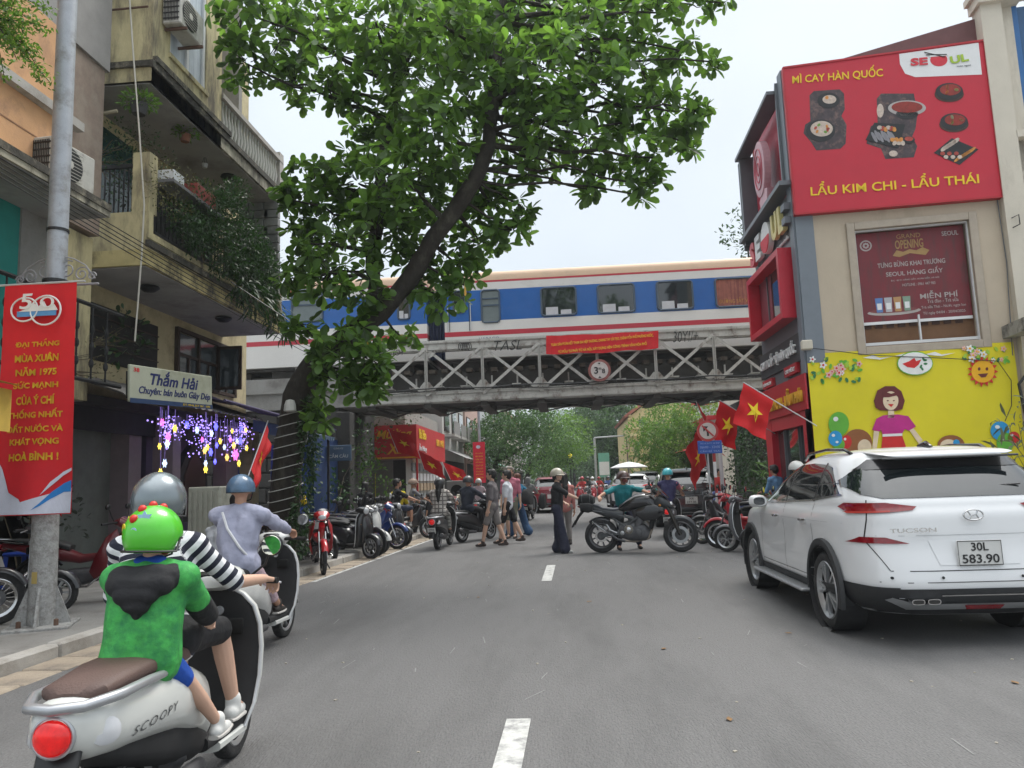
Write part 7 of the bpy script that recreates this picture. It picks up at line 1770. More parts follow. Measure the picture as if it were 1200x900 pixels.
def part(mb, name, mat, t, ang=50): return mb.build(name, mat, t, True, ang)
def mirror(t, s_, base, tip, r=.055, ry=None):
    mb = MB(); mb.tube([base, ((base[0]+tip[0])/2+s_*.02, base[1], (base[2]+tip[2])/2-.02), tip], .007, 6); o = part(mb, 'mirror', black, t)
    mb = MB(); mb.ball(tip, (r, .02, ry or r), 16, 8); part(mb, 'mirror_shell', black, o); mb = MB(); mb.lathe([(r*.88, -.019), (r*.84, -.022), (0, -.022)], 18, 'Y'); mb.v = [Vector((v.x, v.y, v.z*((ry or r)/r)))+Vector(tip) for v in mb.v]; part(mb, 'mirror_glass', mirg, o)
def plate(t, y, z, a='29-', b='', tilt=.35):
    mb = MB(); mb.X = Matrix.Translation((0, y, z)) @ Matrix.Rotation(tilt, 4, 'X'); mb.box((0, 0, 0), (.19, .006, .14), bev=.003); o = mb.build('number_plate', pltm, t)
    if a:
        for k, s in enumerate((a, b)): text(s, .13 if k == 0 else .15, .04, Matrix.Translation((0, y, z)) @ Matrix.Rotation(tilt, 4, 'X') @ frame((0, -.005, .03-.06*k), (1, 0, 0), (0, 0, 1)), black, o, 'lettering', .002, .01)
def scooter(label, loc, rz, big=False, group='motor scooters in the traffic'):
    t = thing('motor_scooter', label, 'scooter', loc, rz, group); WB = 1.25; r = .25
    wheel(t, 0, r, .10, n=6); wheel(t, WB, r, .09, n=6)
    mb = MB(); mb.loft([((0, -.515, .69), .035, .03, .1), ((0, -.50, .685), .085, .075, .1), ((0, -.43, .67), .135, .115, .1), ((0, -.28, .66), .165, .135, .05), ((0, -.05, .64), .185, .145, 0), ((0, .2, .60), .185, .15, 0), ((0, .42, .54), .165, .17, -.1), ((0, .56, .48), .14, .17, -.2), ((0, .64, .40), .12, .12, -.3)], 28, 2.5); part(mb, 'rear_cowl', scb, t)
    mb = MB(); mb.loft([((0, -.40, .60), .07, .05, .2), ((0, -.2, .52), .13, .06, 0), ((0, .1, .45), .14, .10, 0), ((0, .45, .36), .13, .12, 0), ((0, .6, .30), .12, .06, 0)], 18, 3); part(mb, 'underbody', blackm, t)
    mb = MB(); mb.loft([((0, -.42, .775), .06, .022, .1), ((0, -.38, .79), .125, .038, .1), ((0, -.1, .805), .15, .042, .02), ((0, .05, .80), .155, .045, .08), ((0, .13, .778), .15, .045, .06), ((0, .38, .772), .125, .045, -.05), ((0, .52, .755), .085, .04, -.15), ((0, .58, .735), .05, .03, -.2)], 24, 3); part(mb, 'seat', seatm, t)
    mb = MB(); mb.tube([(.155, .06, .755), (.175, -.15, .775), (.165, -.36, .775), (.10, -.50, .77), (0, -.53, .768), (-.10, -.50, .77), (-.165, -.36, .775), (-.175, -.15, .775), (-.155, .06, .755)], [.016, .019, .021, .02, .02, .02, .021, .019, .016], 10); part(mb, 'grab_rail', sct, t)
    mb = MB(); mb.ball((0.0, -.515, .668), (.068, .03, .064), 24, 12); part(mb, 'tail_lamp', tll, t); mb = MB(); mb.tube([(.074*cos(a), -.507, .668+.070*sin(a)) for a in [2*pi*i/24 for i in range(24)]], .008, 6, closed=True); part(mb, 'lamp_ring', sct, t)
    for s_ in (-1, 1):
        mb = MB(); mb.X = Matrix.Translation((s_*.128, -.40, .655)) @ Matrix.Rotation(s_*.9, 4, 'Z') @ Matrix.Rotation(-.15, 4, 'X'); mb.loft([((0, -.022, 0), .035, .035, 0, 2.2), ((0, -.012, 0), .055, .05, 0, 2.2), ((0, .03, 0), .055, .05, 0, 2.2)], 14); part(mb, 'turn_signal', clr, t)
    mb = MB(); mb.box((0, -.50, .50), (.16, .03, .24), rx=-.35, bev=.01); mb.box((0, -.56, .36), (.13, .02, .14), rx=-.35, bev=.01); part(mb, 'rear_mudguard', black, t); plate(t, -.545, .47, '29S6' if big else None, '172.46')
    arcfender(t, 0, r, r+.03, 60, 140, .07, black, 'inner_mudguard')
    mb = MB(); mb.tube([(.15, .42, .25), (.17, .1, .27), (.175, -.05, .29)], [.03, .045, .055], 12); mb.tube([(.175, -.05, .29), (.18, -.30, .34), (.18, -.34, .345)], [.062, .06, .045], 14); part(mb, 'exhaust', eng, t); mb = MB(); mb.loft([((.225, .02, .31), .008, .03, 0), ((.235, -.1, .325), .008, .045, 0), ((.225, -.27, .35), .008, .03, 0)], 8); part(mb, 'exhaust_guard', black, t)
    mb = MB(); mb.box((-.07, .2, .30), (.1, .55, .16), bev=.04); mb.ball((0, .35, .32), (.12, .14, .1), 14, 8); part(mb, 'engine', eng, t)
    mb = MB(); mb.tube([(-.1, -.05, .28), (-.1, -.12, .55)], .025, 8); part(mb, 'shock_absorber', black, t)
    mb = MB(); mb.loft([((0, .55, .29), .14, .04, 0, 4), ((0, .75, .285), .16, .035, 0, 4), ((0, .93, .30), .18, .04, 0, 4)], 18); part(mb, 'floorboard', blackm, t)
    mb = MB(); mb.loft([((0, .66, .245), .16, .03, 0, 4), ((0, .95, .25), .19, .03, 0, 4), ((0, 1.02, .28), .18, .03, 0, 4)], 18); part(mb, 'floor_trim', scb, t)
    # leg shield: outer painted shell, dark inner panel, bright edge
    sec = [(.26, .93, .185), (.36, .985, .215), (.5, 1.02, .232), (.65, 1.03, .238), (.78, 1.03, .228), (.88, 1.02, .20), (.95, 1.01, .14), (.99, 1.0, .07)]
    mb = MB(); mb.loft([((0, y+.05, z), w, .045, 0, 2.6) for z, y, w in sec], 28, axis='Z'); part(mb, 'leg_shield', scb, t)
    mb = MB(); mb.loft([((0, y+.005, z), w*.95, .03, 0, 2.6) for z, y, w in sec], 24, axis='Z'); part(mb, 'inner_panel', blackm, t)
    mb = MB(); mb.box((.1, .972, .78), (.12, .02, .09), bev=.01); part(mb, 'glove_pocket', M('pocket_black', (.004, .004, .004), .9), t); mb = MB(); mb.box((-.1, .972, .78), (.12, .02, .09), bev=.01); part(mb, 'glove_pocket', M('pocket_black'), t); mb = MB(); mb.lathe([(.025, -.02), (.022, -.03), (0, -.03)], 12, 'Y', c=(.03, .985, .87)); part(mb, 'ignition', sct, t)
    e_ = [(w, y+.0, z) for z, y, w in sec]; mb = MB(); mb.tube([(a, b, c) for a, b, c in e_]+[(-a, b, c) for a, b, c in e_[::-1]], .009, 7); part(mb, 'edge_trim', M('trim_pale', (.62, .63, .64), .3, metal=.3), t)
    mb = MB(); mb.loft([((0, 1.05, .34), .10, .06, 0), ((0, 1.10, .5), .13, .08, 0), ((0, 1.10, .7), .14, .08, 0), ((0, 1.07, .88), .11, .06, 0), ((0, 1.04, .96), .05, .03, 0)], 20, axis='Z'); part(mb, 'front_cowl', scb, t)
    for s_ in (-1, 1):
        mb = MB(); mb.ball((s_*.15, 1.08, .74), (.05, .04, .035), 12, 8); part(mb, 'turn_signal', amb, t); mb = MB(); mb.tube([(s_*.06, 1.06, .55), (s_*.065, WB-.01, .26)], .02, 8); part(mb, 'fork_leg', eng, t)
    arcfender(t, WB, r, r+.035, 10, 160, .075, scb)
    mb = MB(); mb.loft([((0, .90, 1.03), .07, .03, 0), ((0, .95, 1.04), .16, .06, 0), ((0, 1.03, 1.04), .15, .075, 0), ((0, 1.12, 1.02), .09, .07, 0)], 20); part(mb, 'handlebar_cowl', scb, t); mb = MB(); mb.ball((0, 1.11, 1.02), (.085, .04, .075), 16, 8); part(mb, 'headlight', clr, t); mb = MB(); mb.loft([((0, .905, 1.06), .08, .012, 0), ((0, .98, 1.10), .09, .012, 0)], 12); part(mb, 'dashboard', blk, t)
    for s_ in (-1, 1):
        mb = MB(); mb.tube([(s_*.13, .95, 1.03), (s_*.24, .93, 1.035), (s_*.37, .90, 1.03)], .018, 9); part(mb, 'handle_grip', black, t); mb = MB(); mb.tube([(s_*.2, .98, 1.03), (s_*.37, .965, 1.01)], .007, 5); part(mb, 'brake_lever', sct, t)
        mirror(t, s_, (s_*.2, .95, 1.05), (s_*.33, .93, 1.22), .062)
    return t
def underbone(label, loc, rz, group='parked underbone motorbikes'):
    t = thing('motorbike', label, 'motorbike', loc, rz, group); WB = 1.22; r = .285
    ub_ = M('underbone_paint', (.45, .012, .02), .3, coat=.6, var=.04)
    wheel(t, 0, r, .075, kind='spoke', rimm=chrome); wheel(t, WB, r, .065, kind='spoke', rimm=chrome)
    mb = MB(); mb.loft([((0, 1.03, .84), .05, .07, .9), ((0, .92, .70), .055, .06, .9), ((0, .72, .58), .06, .05, .3), ((0, .5, .56), .07, .06, -.2), ((0, .3, .62), .095, .09, -.1), ((0, 0, .69), .10, .075, -.1), ((0, -.28, .74), .085, .05, -.1), ((0, -.45, .77), .05, .03, -.1)], 18, 2.6); part(mb, 'body_panel', ub_, t)
    mb = MB(); mb.loft([((0, .38, .70), .08, .04, -.3), ((0, .25, .755), .115, .04, -.1), ((0, 0, .785), .125, .04, -.05), ((0, -.3, .81), .11, .035, -.05), ((0, -.42, .82), .06, .02, 0)], 18, 3); part(mb, 'seat', M('seat_black', (.018, .018, .018), .6), t)
    mb = MB(); mb.tube([(.11, -.15, .79), (.12, -.4, .83), (.07, -.55, .84), (-.07, -.55, .84), (-.12, -.4, .83), (-.11, -.15, .79)], .011, 7); part(mb, 'grab_rail', chrome, t)
    mb = MB(); mb.loft([((0, -.44, .74), .08, .05, 0), ((0, -.52, .745), .07, .04, 0), ((0, -.55, .745), .03, .02, 0)], 14); part(mb, 'tail_lamp', tlr, t)
    arcfender(t, 0, r, r+.05, 40, 175, .06, black, 'rear_mudguard'); plate(t, -.50, .56, None); arcfender(t, WB, r, r+.04, 25, 165, .055, ub_)
    for s_ in (-1, 1):
        mb = MB(); mb.loft([((s_*.12, .98, .88), .012, .05, .3), ((s_*.19, .90, .70), .012, .13, .3), ((s_*.19, .80, .50), .012, .12, .5), ((s_*.13, .68, .36), .012, .06, .6)], 10); part(mb, 'leg_shield', ub_, t)
        mb = MB(); mb.tube([(s_*.1, .0, .3), (s_*.1, -.06, .64)], .022, 8); part(mb, 'shock_absorber', chrome, t); mb = MB(); mb.tube([(s_*.055, 1.04, .72), (s_*.06, WB, .285)], .018, 8); part(mb, 'fork_leg', chrome, t)
        mb = MB(); mb.tube([(s_*.09, .97, 1.0), (s_*.22, .95, 1.0), (s_*.35, .87, .99)], .015, 8); part(mb, 'handle_grip', black, t); mirror(t, s_, (s_*.18, .95, 1.02), (s_*.31, .93, 1.2), .055, .04)
        mb = MB(); mb.tube([(0, .5, .28), (s_*.24, .5, .28)], .013, 6); part(mb, 'foot_peg', black, t)
    mb = MB(); mb.loft([((0, .9, 1.0), .09, .03, 0), ((0, 1.0, 1.0), .14, .075, 0), ((0, 1.1, .96), .08, .05, 0)], 16); part(mb, 'headlight_cowl', ub_, t); mb = MB(); mb.ball((0, 1.09, .965), (.075, .035, .045), 12, 8); part(mb, 'headlight', clr, t)
    mb = MB(); mb.loft([((0, .72, .36), .09, .08, 0, 3), ((0, .55, .34), .11, .11, 0, 3), ((0, .35, .34), .10, .10, 0, 3)], 14); mb.tube([(0, .6, .36), (0, .85, .44)], .05, 10); part(mb, 'engine', eng, t)
    mb = MB(); mb.tube([(.06, .8, .38), (.11, .62, .22), (.14, .3, .23), (.15, .0, .28), (.15, -.38, .33), (.15, -.42, .335)], [.016, .016, .02, .038, .042, .03], 10); part(mb, 'exhaust', chrome, t)
    mb = MB(); mb.box((-.09, .2, .29), (.05, .55, .09), bev=.03); part(mb, 'chain_case', black, t); mb = MB(); mb.tube([(-.08, .4, .26), (-.22, .35, .02)], .012, 6); part(mb, 'side_stand', black, t)
    return t
def sportbike(label, loc, rz):
    t = thing('motorcycle', label, 'motorcycle', loc, rz); WB = 1.43; r = .31
    dk = M('bike_charcoal', (.03, .033, .037), .4, metal=.3, coat=.3, var=.1)
    wheel(t, 0, r, .15, n=9, rimm=M('rim_dark', (.12, .12, .125), .4, metal=.6)); wheel(t, WB, r, .115, n=9, rimm=M('rim_dark'))
    mb = MB(); mb.lathe([(.115, .05), (.115, .06), (.075, .06), (.075, .05)], 28, 'X', c=(0, 0, r), closed=True); part(mb, 'rear_disc', chrome, t)
    mb = MB(); mb.lathe([(.15, .07), (.15, .078), (.10, .078), (.10, .07)], 28, 'X', c=(0, WB, r), closed=True); part(mb, 'front_disc', alloy, t)
    mb = MB(); mb.loft([((0, .34, .79), .08, .06, -.2), ((0, .46, .84), .14, .11, -.2), ((0, .64, .90), .17, .15, -.1), ((0, .84, .91), .165, .155, .05), ((0, .98, .88), .12, .12, .2), ((0, 1.06, .84), .06, .07, .3)], 22, 2.6); part(mb, 'fuel_tank', blk, t)
    mb = MB(); mb.loft([((0, .40, .79), .07, .03, .3), ((0, .25, .775), .12, .035, 0), ((0, .05, .80), .11, .04, -.3), ((0, -.03, .85), .09, .035, -.3), ((0, -.22, .90), .08, .035, -.15), ((0, -.34, .91), .04, .02, 0)], 18, 3); part(mb, 'seat', M('seat_grey', (.06, .065, .075), .6), t)
    mb = MB(); mb.loft([((0, .42, .66), .13, .12, -.1), ((0, .2, .70), .13, .09, -.25), ((0, -.12, .80), .10, .06, -.3), ((0, -.34, .87), .06, .03, -.3), ((0, -.42, .90), .02, .015, -.3)], 18, 3); part(mb, 'tail_fairing', dk, t)
    mb = MB(); mb.tube([(0, -.30, .80), (0, -.42, .66), (0, -.50, .52)], [.03, .025, .02], 8); mb.box((0, -.50, .54), (.16, .02, .16), rx=-.5, bev=.01); part(mb, 'plate_hanger', black, t); mb = MB(); mb.loft([((0, -.38, .84), .06, .02, 0), ((0, -.42, .85), .05, .015, 0)], 10); part(mb, 'tail_lamp', tlr, t)
    for s_ in (-1, 1):
        mb = MB(); mb.tube([(s_*.09, .98, .82), (s_*.14, .78, .70), (s_*.14, .52, .52), (s_*.11, .42, .36)], .022, 8); mb.tube([(s_*.13, .62, .60), (s_*.11, .3, .70), (s_*.09, -.2, .78)], .018, 8); mb.tube([(s_*.12, .45, .48), (s_*.1, .2, .66)], .016, 7); part(mb, 'frame_rail', M('frame_grey', (.10, .105, .11), .4, metal=.4), t)
        mb = MB(); mb.tube([(s_*.09, 1.12, 1.0), (s_*.095, WB-.12, .62)], .026, 10); mb.tube([(s_*.095, WB-.14, .66), (s_*.1, WB, .31)], .034, 10); part(mb, 'fork_leg', M('fork_bronze', (.04, .036, .032), .35, metal=.6), t)
        mb = MB(); mb.beam((s_*.10, .42, .38), (s_*.10, 0, .31), .035, .07); part(mb, 'swingarm', M('frame_grey'), t)
        mb = MB(); mb.tube([(0, 1.02, 1.03), (s_*.15, .99, 1.06), (s_*.24, .94, 1.06), (s_*.38, .88, 1.04)], .014, 8); part(mb, 'handle_grip', black, t); mb = MB(); mb.tube([(s_*.24, .99, 1.05), (s_*.38, .95, 1.02)], .007, 5); part(mb, 'lever', black, t)
        mirror(t, s_, (s_*.2, .98, 1.07), (s_*.34, .95, 1.24), .07, .04)
        mb = MB(); mb.loft([((s_*.14, 1.16, .74), .015, .05, 0), ((s_*.18, 1.0, .72), .02, .14, 0), ((s_*.17, .80, .70), .02, .13, 0), ((s_*.15, .66, .72), .012, .05, 0)], 10); part(mb, 'tank_shroud', blk, t)
        mb = MB(); mb.tube([(s_*.1, .22, .34), (s_*.19, .20, .34)], .012, 6); part(mb, 'foot_peg', alloy, t); mb = MB(); mb.ball((s_*.16, 1.10, .84), (.04, .025, .02), 8, 6); part(mb, 'turn_signal', amb, t)
    mb = MB(); mb.loft([((0, 1.0, .86), .10, .08, 0), ((0, 1.12, .90), .15, .14, .2), ((0, 1.24, .88), .13, .12, .4), ((0, 1.33, .81), .05, .05, .5)], 18, 2.6); part(mb, 'headlight_cowl', dk, t); mb = MB(); mb.ball((0, 1.29, .85), (.08, .03, .05), 14, 8); part(mb, 'headlight', clr, t)
    mb = MB(); mb.add([(-.14, 1.24, .96), (0, 1.27, .97), (.14, 1.24, .96), (-.14, 1.12, 1.08), (0, 1.15, 1.10), (.14, 1.12, 1.08), (-.10, 1.0, 1.19), (0, 1.02, 1.22), (.10, 1.0, 1.19)], [(0, 1, 4, 3), (1, 2, 5, 4), (3, 4, 7, 6), (4, 5, 8, 7)]); part(mb, 'windscreen', glassM('smoke_screen', (.02, .02, .022), .08), t)
    arcfender(t, WB, r, r+.025, 30, 130, .065, dk); arcfender(t, 0, r, r+.03, 60, 130, .075, dk, 'hugger')
    mb = MB(); mb.loft([((0, .34, .40), .12, .13, 0, 4), ((0, .55, .40), .15, .19, 0, 4), ((0, .80, .36), .13, .15, 0, 4), ((0, .90, .34), .06, .08, 0)], 18); mb.loft([((0, .68, .48), .15, .10, .4, 4), ((0, .74, .62), .15, .12, .4, 4), ((0, .72, .78), .12, .16, 0, 4)], 14, axis='Z'); part(mb, 'engine', eng, t)
    for (y, z, r_, mt) in ((.52, .42, .085, M('case_bronze', (.2, .18, .15), .35, metal=.7)), (.52, .42, .05, chrome), (.70, .36, .065, eng), (.40, .36, .04, alloy)):
        mb = MB(); x_ = .15 if mt != chrome else .175; mb.lathe([(r_, x_-.02), (r_*.95, x_+.015), (r_*.6, x_+.022), (0, x_+.022)], 22, 'X', c=(0, y, z)); part(mb, 'engine_cover', mt, t)
        if r_ > .07:
            for k in range(8): mb = MB(); a = 2*pi*k/8; mb.lathe([(.007, x_+.01), (.007, x_+.024), (0, x_+.024)], 6, 'X', c=(0, y+.075*cos(a), z+.075*sin(a))); part(mb, 'bolt', chrome, t)
    for k in range(7): mb = MB(); mb.box((0, .70+.012*k, .55+.022*k), (.27, .17, .008), rx=-.5); part(mb, 'cylinder_fin', eng, t)
    mb = MB(); mb.box((0, .95, .58), (.30, .07, .34), rx=-.25, bev=.02); part(mb, 'radiator', blackm, t)
    for k in (-1, 1): mb = MB(); mb.tube([(k*.05, .84, .56), (k*.06, .93, .42), (k*.07, .86, .25), (.02+k*.04, .62, .20), (.10, .42, .22)], .019, 8); part(mb, 'header_pipe', M('heat_steel', (.28, .24, .2), .35, metal=.8), t)
    mb = MB(); mb.tube([(.10, .44, .21), (.13, .30, .25), (.15, .22, .31)], .026, 9); mb.loft([((.16, .26, .29), .035, .04, .5), ((.165, .16, .36), .05, .058, .6), ((.17, -.02, .49), .055, .065, .6), ((.17, -.10, .545), .045, .05, .6)], 16); part(mb, 'exhaust', M('muffler', (.10, .10, .105), .4, metal=.6), t); mb = MB(); mb.lathe([(.035, 0), (.03, -.02), (0, -.02)], 12, 'Y', c=(.17, -.115, .555)); part(mb, 'exhaust_tip', chrome, t); mb = MB(); mb.loft([((.225, .12, .39), .006, .03, .6), ((.23, 0, .475), .006, .035, .6), ((.225, -.05, .51), .006, .02, .6)], 8); part(mb, 'heat_shield', alloy, t)
    mb = MB(); mb.tube([(-.11, .40, .40), (-.11, 0, .37)], .008, 5); mb.tube([(-.11, .40, .30), (-.11, 0, .25)], .008, 5); part(mb, 'chain', eng, t); mb = MB(); mb.tube([(0, .36, .45), (0, .22, .68)], .035, 10); part(mb, 'shock_absorber', alloy, t)
    mb = MB(); mb.tube([(.12, .30, .36), (.15, .18, .42), (.14, .12, .52)], .014, 6); part(mb, 'foot_hanger', alloy, t); mb = MB(); mb.box((0, 1.0, 1.09), (.16, .05, .09), rx=.5, bev=.01); part(mb, 'dashboard', black, t)
    return t
bk = sportbike('black naked sport motorcycle being pushed broadside across the road', (.60, 15.5, 0), radians(-101)); bk.scale = (1.08,)*3
def onbike(p): return bk.matrix_basis @ Vector(p)
bpy.context.view_layer.update()
tb = thing('tail_bag', 'black bag strapped on the tail of the sport motorcycle', 'bag', bk.matrix_world @ Vector((0, -.2, .93)), radians(-101))
mb = MB(); mb.loft([((0, -.22, .02), .08, .05, 0, 3), ((0, -.18, .05), .13, .10, 0, 3), ((0, .0, .06), .14, .11, 0, 3), ((0, .1, .03), .11, .07, 0, 3)], 18); part(mb, 'pouch', blackm, tb)
for s_ in (-1, 1): mb = MB(); mb.loft([((s_*.16, -.16, -.10), .05, .08, 0, 3), ((s_*.17, 0, -.11), .06, .10, 0, 3), ((s_*.15, .08, -.11), .04, .07, 0, 3)], 14); part(mb, 'side_pouch', blackm, tb)
for y in (-.13, .03): mb = MB(); mb.tube([(.145*cos(a), y, .055+.115*sin(a)) for a in [2*pi*i/20 for i in range(20)]], .008, 5, closed=True); part(mb, 'strap', eng, tb)
mb = MB(); mb.tube([(-.05, -.2, .1), (-.06, -.22, .27)], .016, 7); part(mb, 'flask', M('flask_red', (.5, .03, .04), .5), tb)

# scooters and motorbikes: one of each is built, the rest are copies with their own paint
fs = scooter('cream silver scooter in the left foreground carrying a woman and a child', (-1.84, 3.10, 0), radians(4.5), True)
fs.scale = (.96, .97, .955)
SY = BVHTree.FromPolygons([v.co for v in fs.children[[c.name.split('.')[0] for c in fs.children].index('rear_cowl')].data.vertices], [tuple(p.vertices) for p in fs.children[[c.name.split('.')[0] for c in fs.children].index('rear_cowl')].data.polygons])
o = text('SCOOPY', .34, .036, frame((.2, -.08, .605), (0, 1, .02), (0, 0, 1)), M('badge_grey', (.2, .21, .22), .3, metal=.5), fs, 'lettering', .003, .0, .15, spacing=1.25)
for v in o.data.vertices:
    h = SY.ray_cast(Vector((1, v.co.y, v.co.z)), Vector((-1, 0, 0)))
    if h[0]: v.co.x = h[0].x+.004
def Gd(px, py): p = atZ(px, py); return (p.x, p.y, 0)
bkp = M('scooter_black', (.02, .02, .022), .3, coat=.5); redp = M('scooter_red', (.35, .01, .02), .3, coat=.5); whp = M('scooter_white', (.6, .6, .58), .3, coat=.5); grp = M('scooter_grey', (.12, .12, .13), .35, coat=.4); blup = M('scooter_blue', (.02, .05, .2), .3, coat=.5)
sblk = M('seat_black', (.018, .018, .018), .6)
def sc(label, loc, rz, paint, lit=True, par_=None, group='motor scooters in the traffic'):
    sw = {'scooter_paint': paint, 'seat_brown': sblk}
    if not lit: sw['tail_lamp_lit'] = tlr
    o = dup(fs, loc, rz, label, group, sw)
    for q in list(kids(o)):
        if q.name.startswith('lettering'): bpy.data.objects.remove(q)
    return o
b2s = sc('white scooter ridden by the person in a lavender jacket', (-2.92, 6.45, 0), radians(0), whp)
bpl = sc('black scooter with glowing tail lamp ridden by the person in a plaid shirt', (-3.05, 17.45, 0), radians(-4), bkp)
bin_ = sc('dark scooter partly hidden just beyond the plaid shirt rider', (-2.75, 19.3, 0), radians(-30), bkp)
bpk = sc('scooter with glowing tail lamp ridden by the person in a pale pink shirt', (-3.45, 28.6, 0), radians(-3), grp)
bho = sc('dark scooter ridden by the hooded person in grey', (-1.62, 29.2, 0), radians(-6), bkp)
bbl = sc('scooter behind the sport motorcycle ridden by the person in the turquoise helmet', (2.35, 18.7, 0), radians(-12), grp)
for k, (px, Y, pt_) in enumerate([(684, 46, redp), (690, 50, bkp), (695, 54, redp), (702, 58, redp), (712, 50, bkp), (679, 60, whp)]):
    p = Bp(px, 580, Y); sc(['red scooter at the front left of the far pack', 'black scooter in the middle of the far pack', 'red scooter just right of the middle of the far pack', 'red scooter at the right of the far pack', 'black scooter at the far right edge of the far pack', 'white scooter at the back of the far pack'][k], (p[0], Y, 0), pi+.1*k-.2, pt_, False, group='scooters in the far pack')
rbk = underbone('red motorbike parked nearest at the left kerb with a yellow toy on its handlebar', (-4.75, 14.05, .0), radians(205))
mb = MB(); mb.ball((0, 0, 0), (.06, .05, .06), 10, 8); mb.ball((0, 0, .08), .04, 8, 6); ty = mb.build('toy', yellowp, None, True); ty.location = atY(356, 588, 13.0); tag(ty, 'little yellow toy perched on the red motorbike handlebar', 'toy')
def ubk(label, loc, rz, paint, group='parked underbone motorbikes'): return dup(rbk, loc, rz, label, group, {'underbone_paint': paint})
ubk('black motorbike parked sideways with a long chrome exhaust, rightmost of the left row', (-5.0, 20.6, 0), radians(-62), bkp)
for k, (x, y, a, kind, pt_) in enumerate([(-5.1, 14.6, 150, 1, bkp), (-5.15, 16.2, 240, 0, bkp), (-5.3, 17.3, 245, 0, whp), (-5.2, 18.2, 250, 1, blup), (-5.2, 19.2, 245, 0, bkp), (-5.6, 19.9, 250, 1, redp)]):
    lab = ['dark motorbike half hidden behind the red one at the left kerb', 'black scooter second in the left parked row', 'white scooter in the middle of the left parked row', 'blue motorbike between scooters in the left parked row', 'black scooter beside the chrome exhaust motorbike', 'red motorbike behind the others below the girl in yellow'][k]
    if kind: ubk(lab, (x, y, .0), radians(a), pt_)
    else: sc(lab, (x, y, 0), radians(a), pt_, False, group='parked scooters')
for k, (x, y, a, kind, pt_) in enumerate([(3.85, 16.2, 60, 1, bkp), (4.0, 15.1, 62, 1, redp), (4.0, 14.4, 60, 0, grp), (4.3, 17.0, 65, 0, redp), (4.5, 18.0, 70, 1, bkp), (4.3, 13.5, 60, 0, bkp), (4.6, 19.2, 70, 0, blup)]):
    lab = ['black motorbike standing foremost in the right parked row', 'red motorbike second in the right parked row', 'grey scooter close to the white car nose', 'red scooter behind the front of the right parked row', 'black motorbike towards the back of the right row', 'black scooter nearest the white car wing', 'blue scooter at the back of the right row'][k]
    if kind: ubk(lab, (x, y, .0), radians(a), pt_)
    else: sc(lab, (x, y, 0), radians(a), pt_, False, group='parked scooters')
ubk('dark red striped motorbike parked in shade behind the lamp post', (-6.75, 9.4, .12), radians(-80), M('scooter_wine', (.12, .01, .015), .3, coat=.4))
ubk('black motorbike in the dark shop left of the lamp post', (-7.3, 7.4, .12), radians(-60), bkp)
sc('black scooter parked deep in shade left of the lamp post', (-7.2, 8.3, .12), radians(-70), bkp, False, group='parked scooters')

for k, (x, y, a, kind, pt_) in enumerate([(-5.6, 15.4, 230, 1, bkp), (-5.2, 16.8, 240, 1, bkp), (-5.6, 18.8, 250, 0, grp), (-4.6, 24.2, 240, 0, bkp), (-4.7, 25.5, 245, 1, redp), (-4.8, 26.8, 240, 0, bkp), (-4.6, 33, 245, 0, grp), (-4.6, 35, 245, 0, bkp), (4.6, 20.6, 65, 0, bkp), (4.5, 25.5, 65, 1, bkp)]):
    lab = ['black motorbike behind the nearest left parked pair', 'black motorbike wedged beside the white scooter in the left row', 'grey scooter at the back of the left parked row', 'black scooter at the kerb in front of the red shop', 'red motorbike at the kerb in front of the red shop', 'black scooter past the red motorbike at the red shop', 'grey scooter at the kerb beyond the red shop', 'black scooter farthest along the left kerb', 'black scooter under the bridge by the right wall', 'black motorbike beyond the bridge at the right kerb'][k]
    if kind: ubk(lab, (x, y, .0), radians(a), pt_)
    else: sc(lab, (x, y, 0), radians(a), pt_, False, group='parked scooters')
for o in list(_lab.collection.objects): _lab.collection.objects.unlink(o)
# ------------------------------------------------------------------ people
skin = M('skin', (.50, .28, .19), .55, var=.06, scale=8, spec=.4); skinl = M('skin_light', (.58, .36, .26), .55, var=.06, scale=8); hairm = M('hair_black', (.012, .010, .009), .55, var=.3, scale=40, stretch=(1, 1, .1)); hairr = M('hair_auburn', (.10, .03, .015), .55, var=.3, scale=30)
M('shoe_dark', (.03, .025, .022), .7)
def cl(name, c=None, rough=.85, **k): return M(name, c, rough, var=k.pop('var', .1), scale=k.pop('scale', 6), bump=3.2, bscale=k.pop('bscale', 6), **k)
def ik(a, b, l1, l2, pole):
    d = b-a; L = min(d.length, (l1+l2)*.998); n = d.normalized(); b = a+n*L
    x = (l1*l1-l2*l2+L*L)/(2*L); h = sqrt(max(l1*l1-x*x, 0)); p = Vector(pole)-n*Vector(pole).dot(n); p.normalize()
    return a+n*x+p*h, b
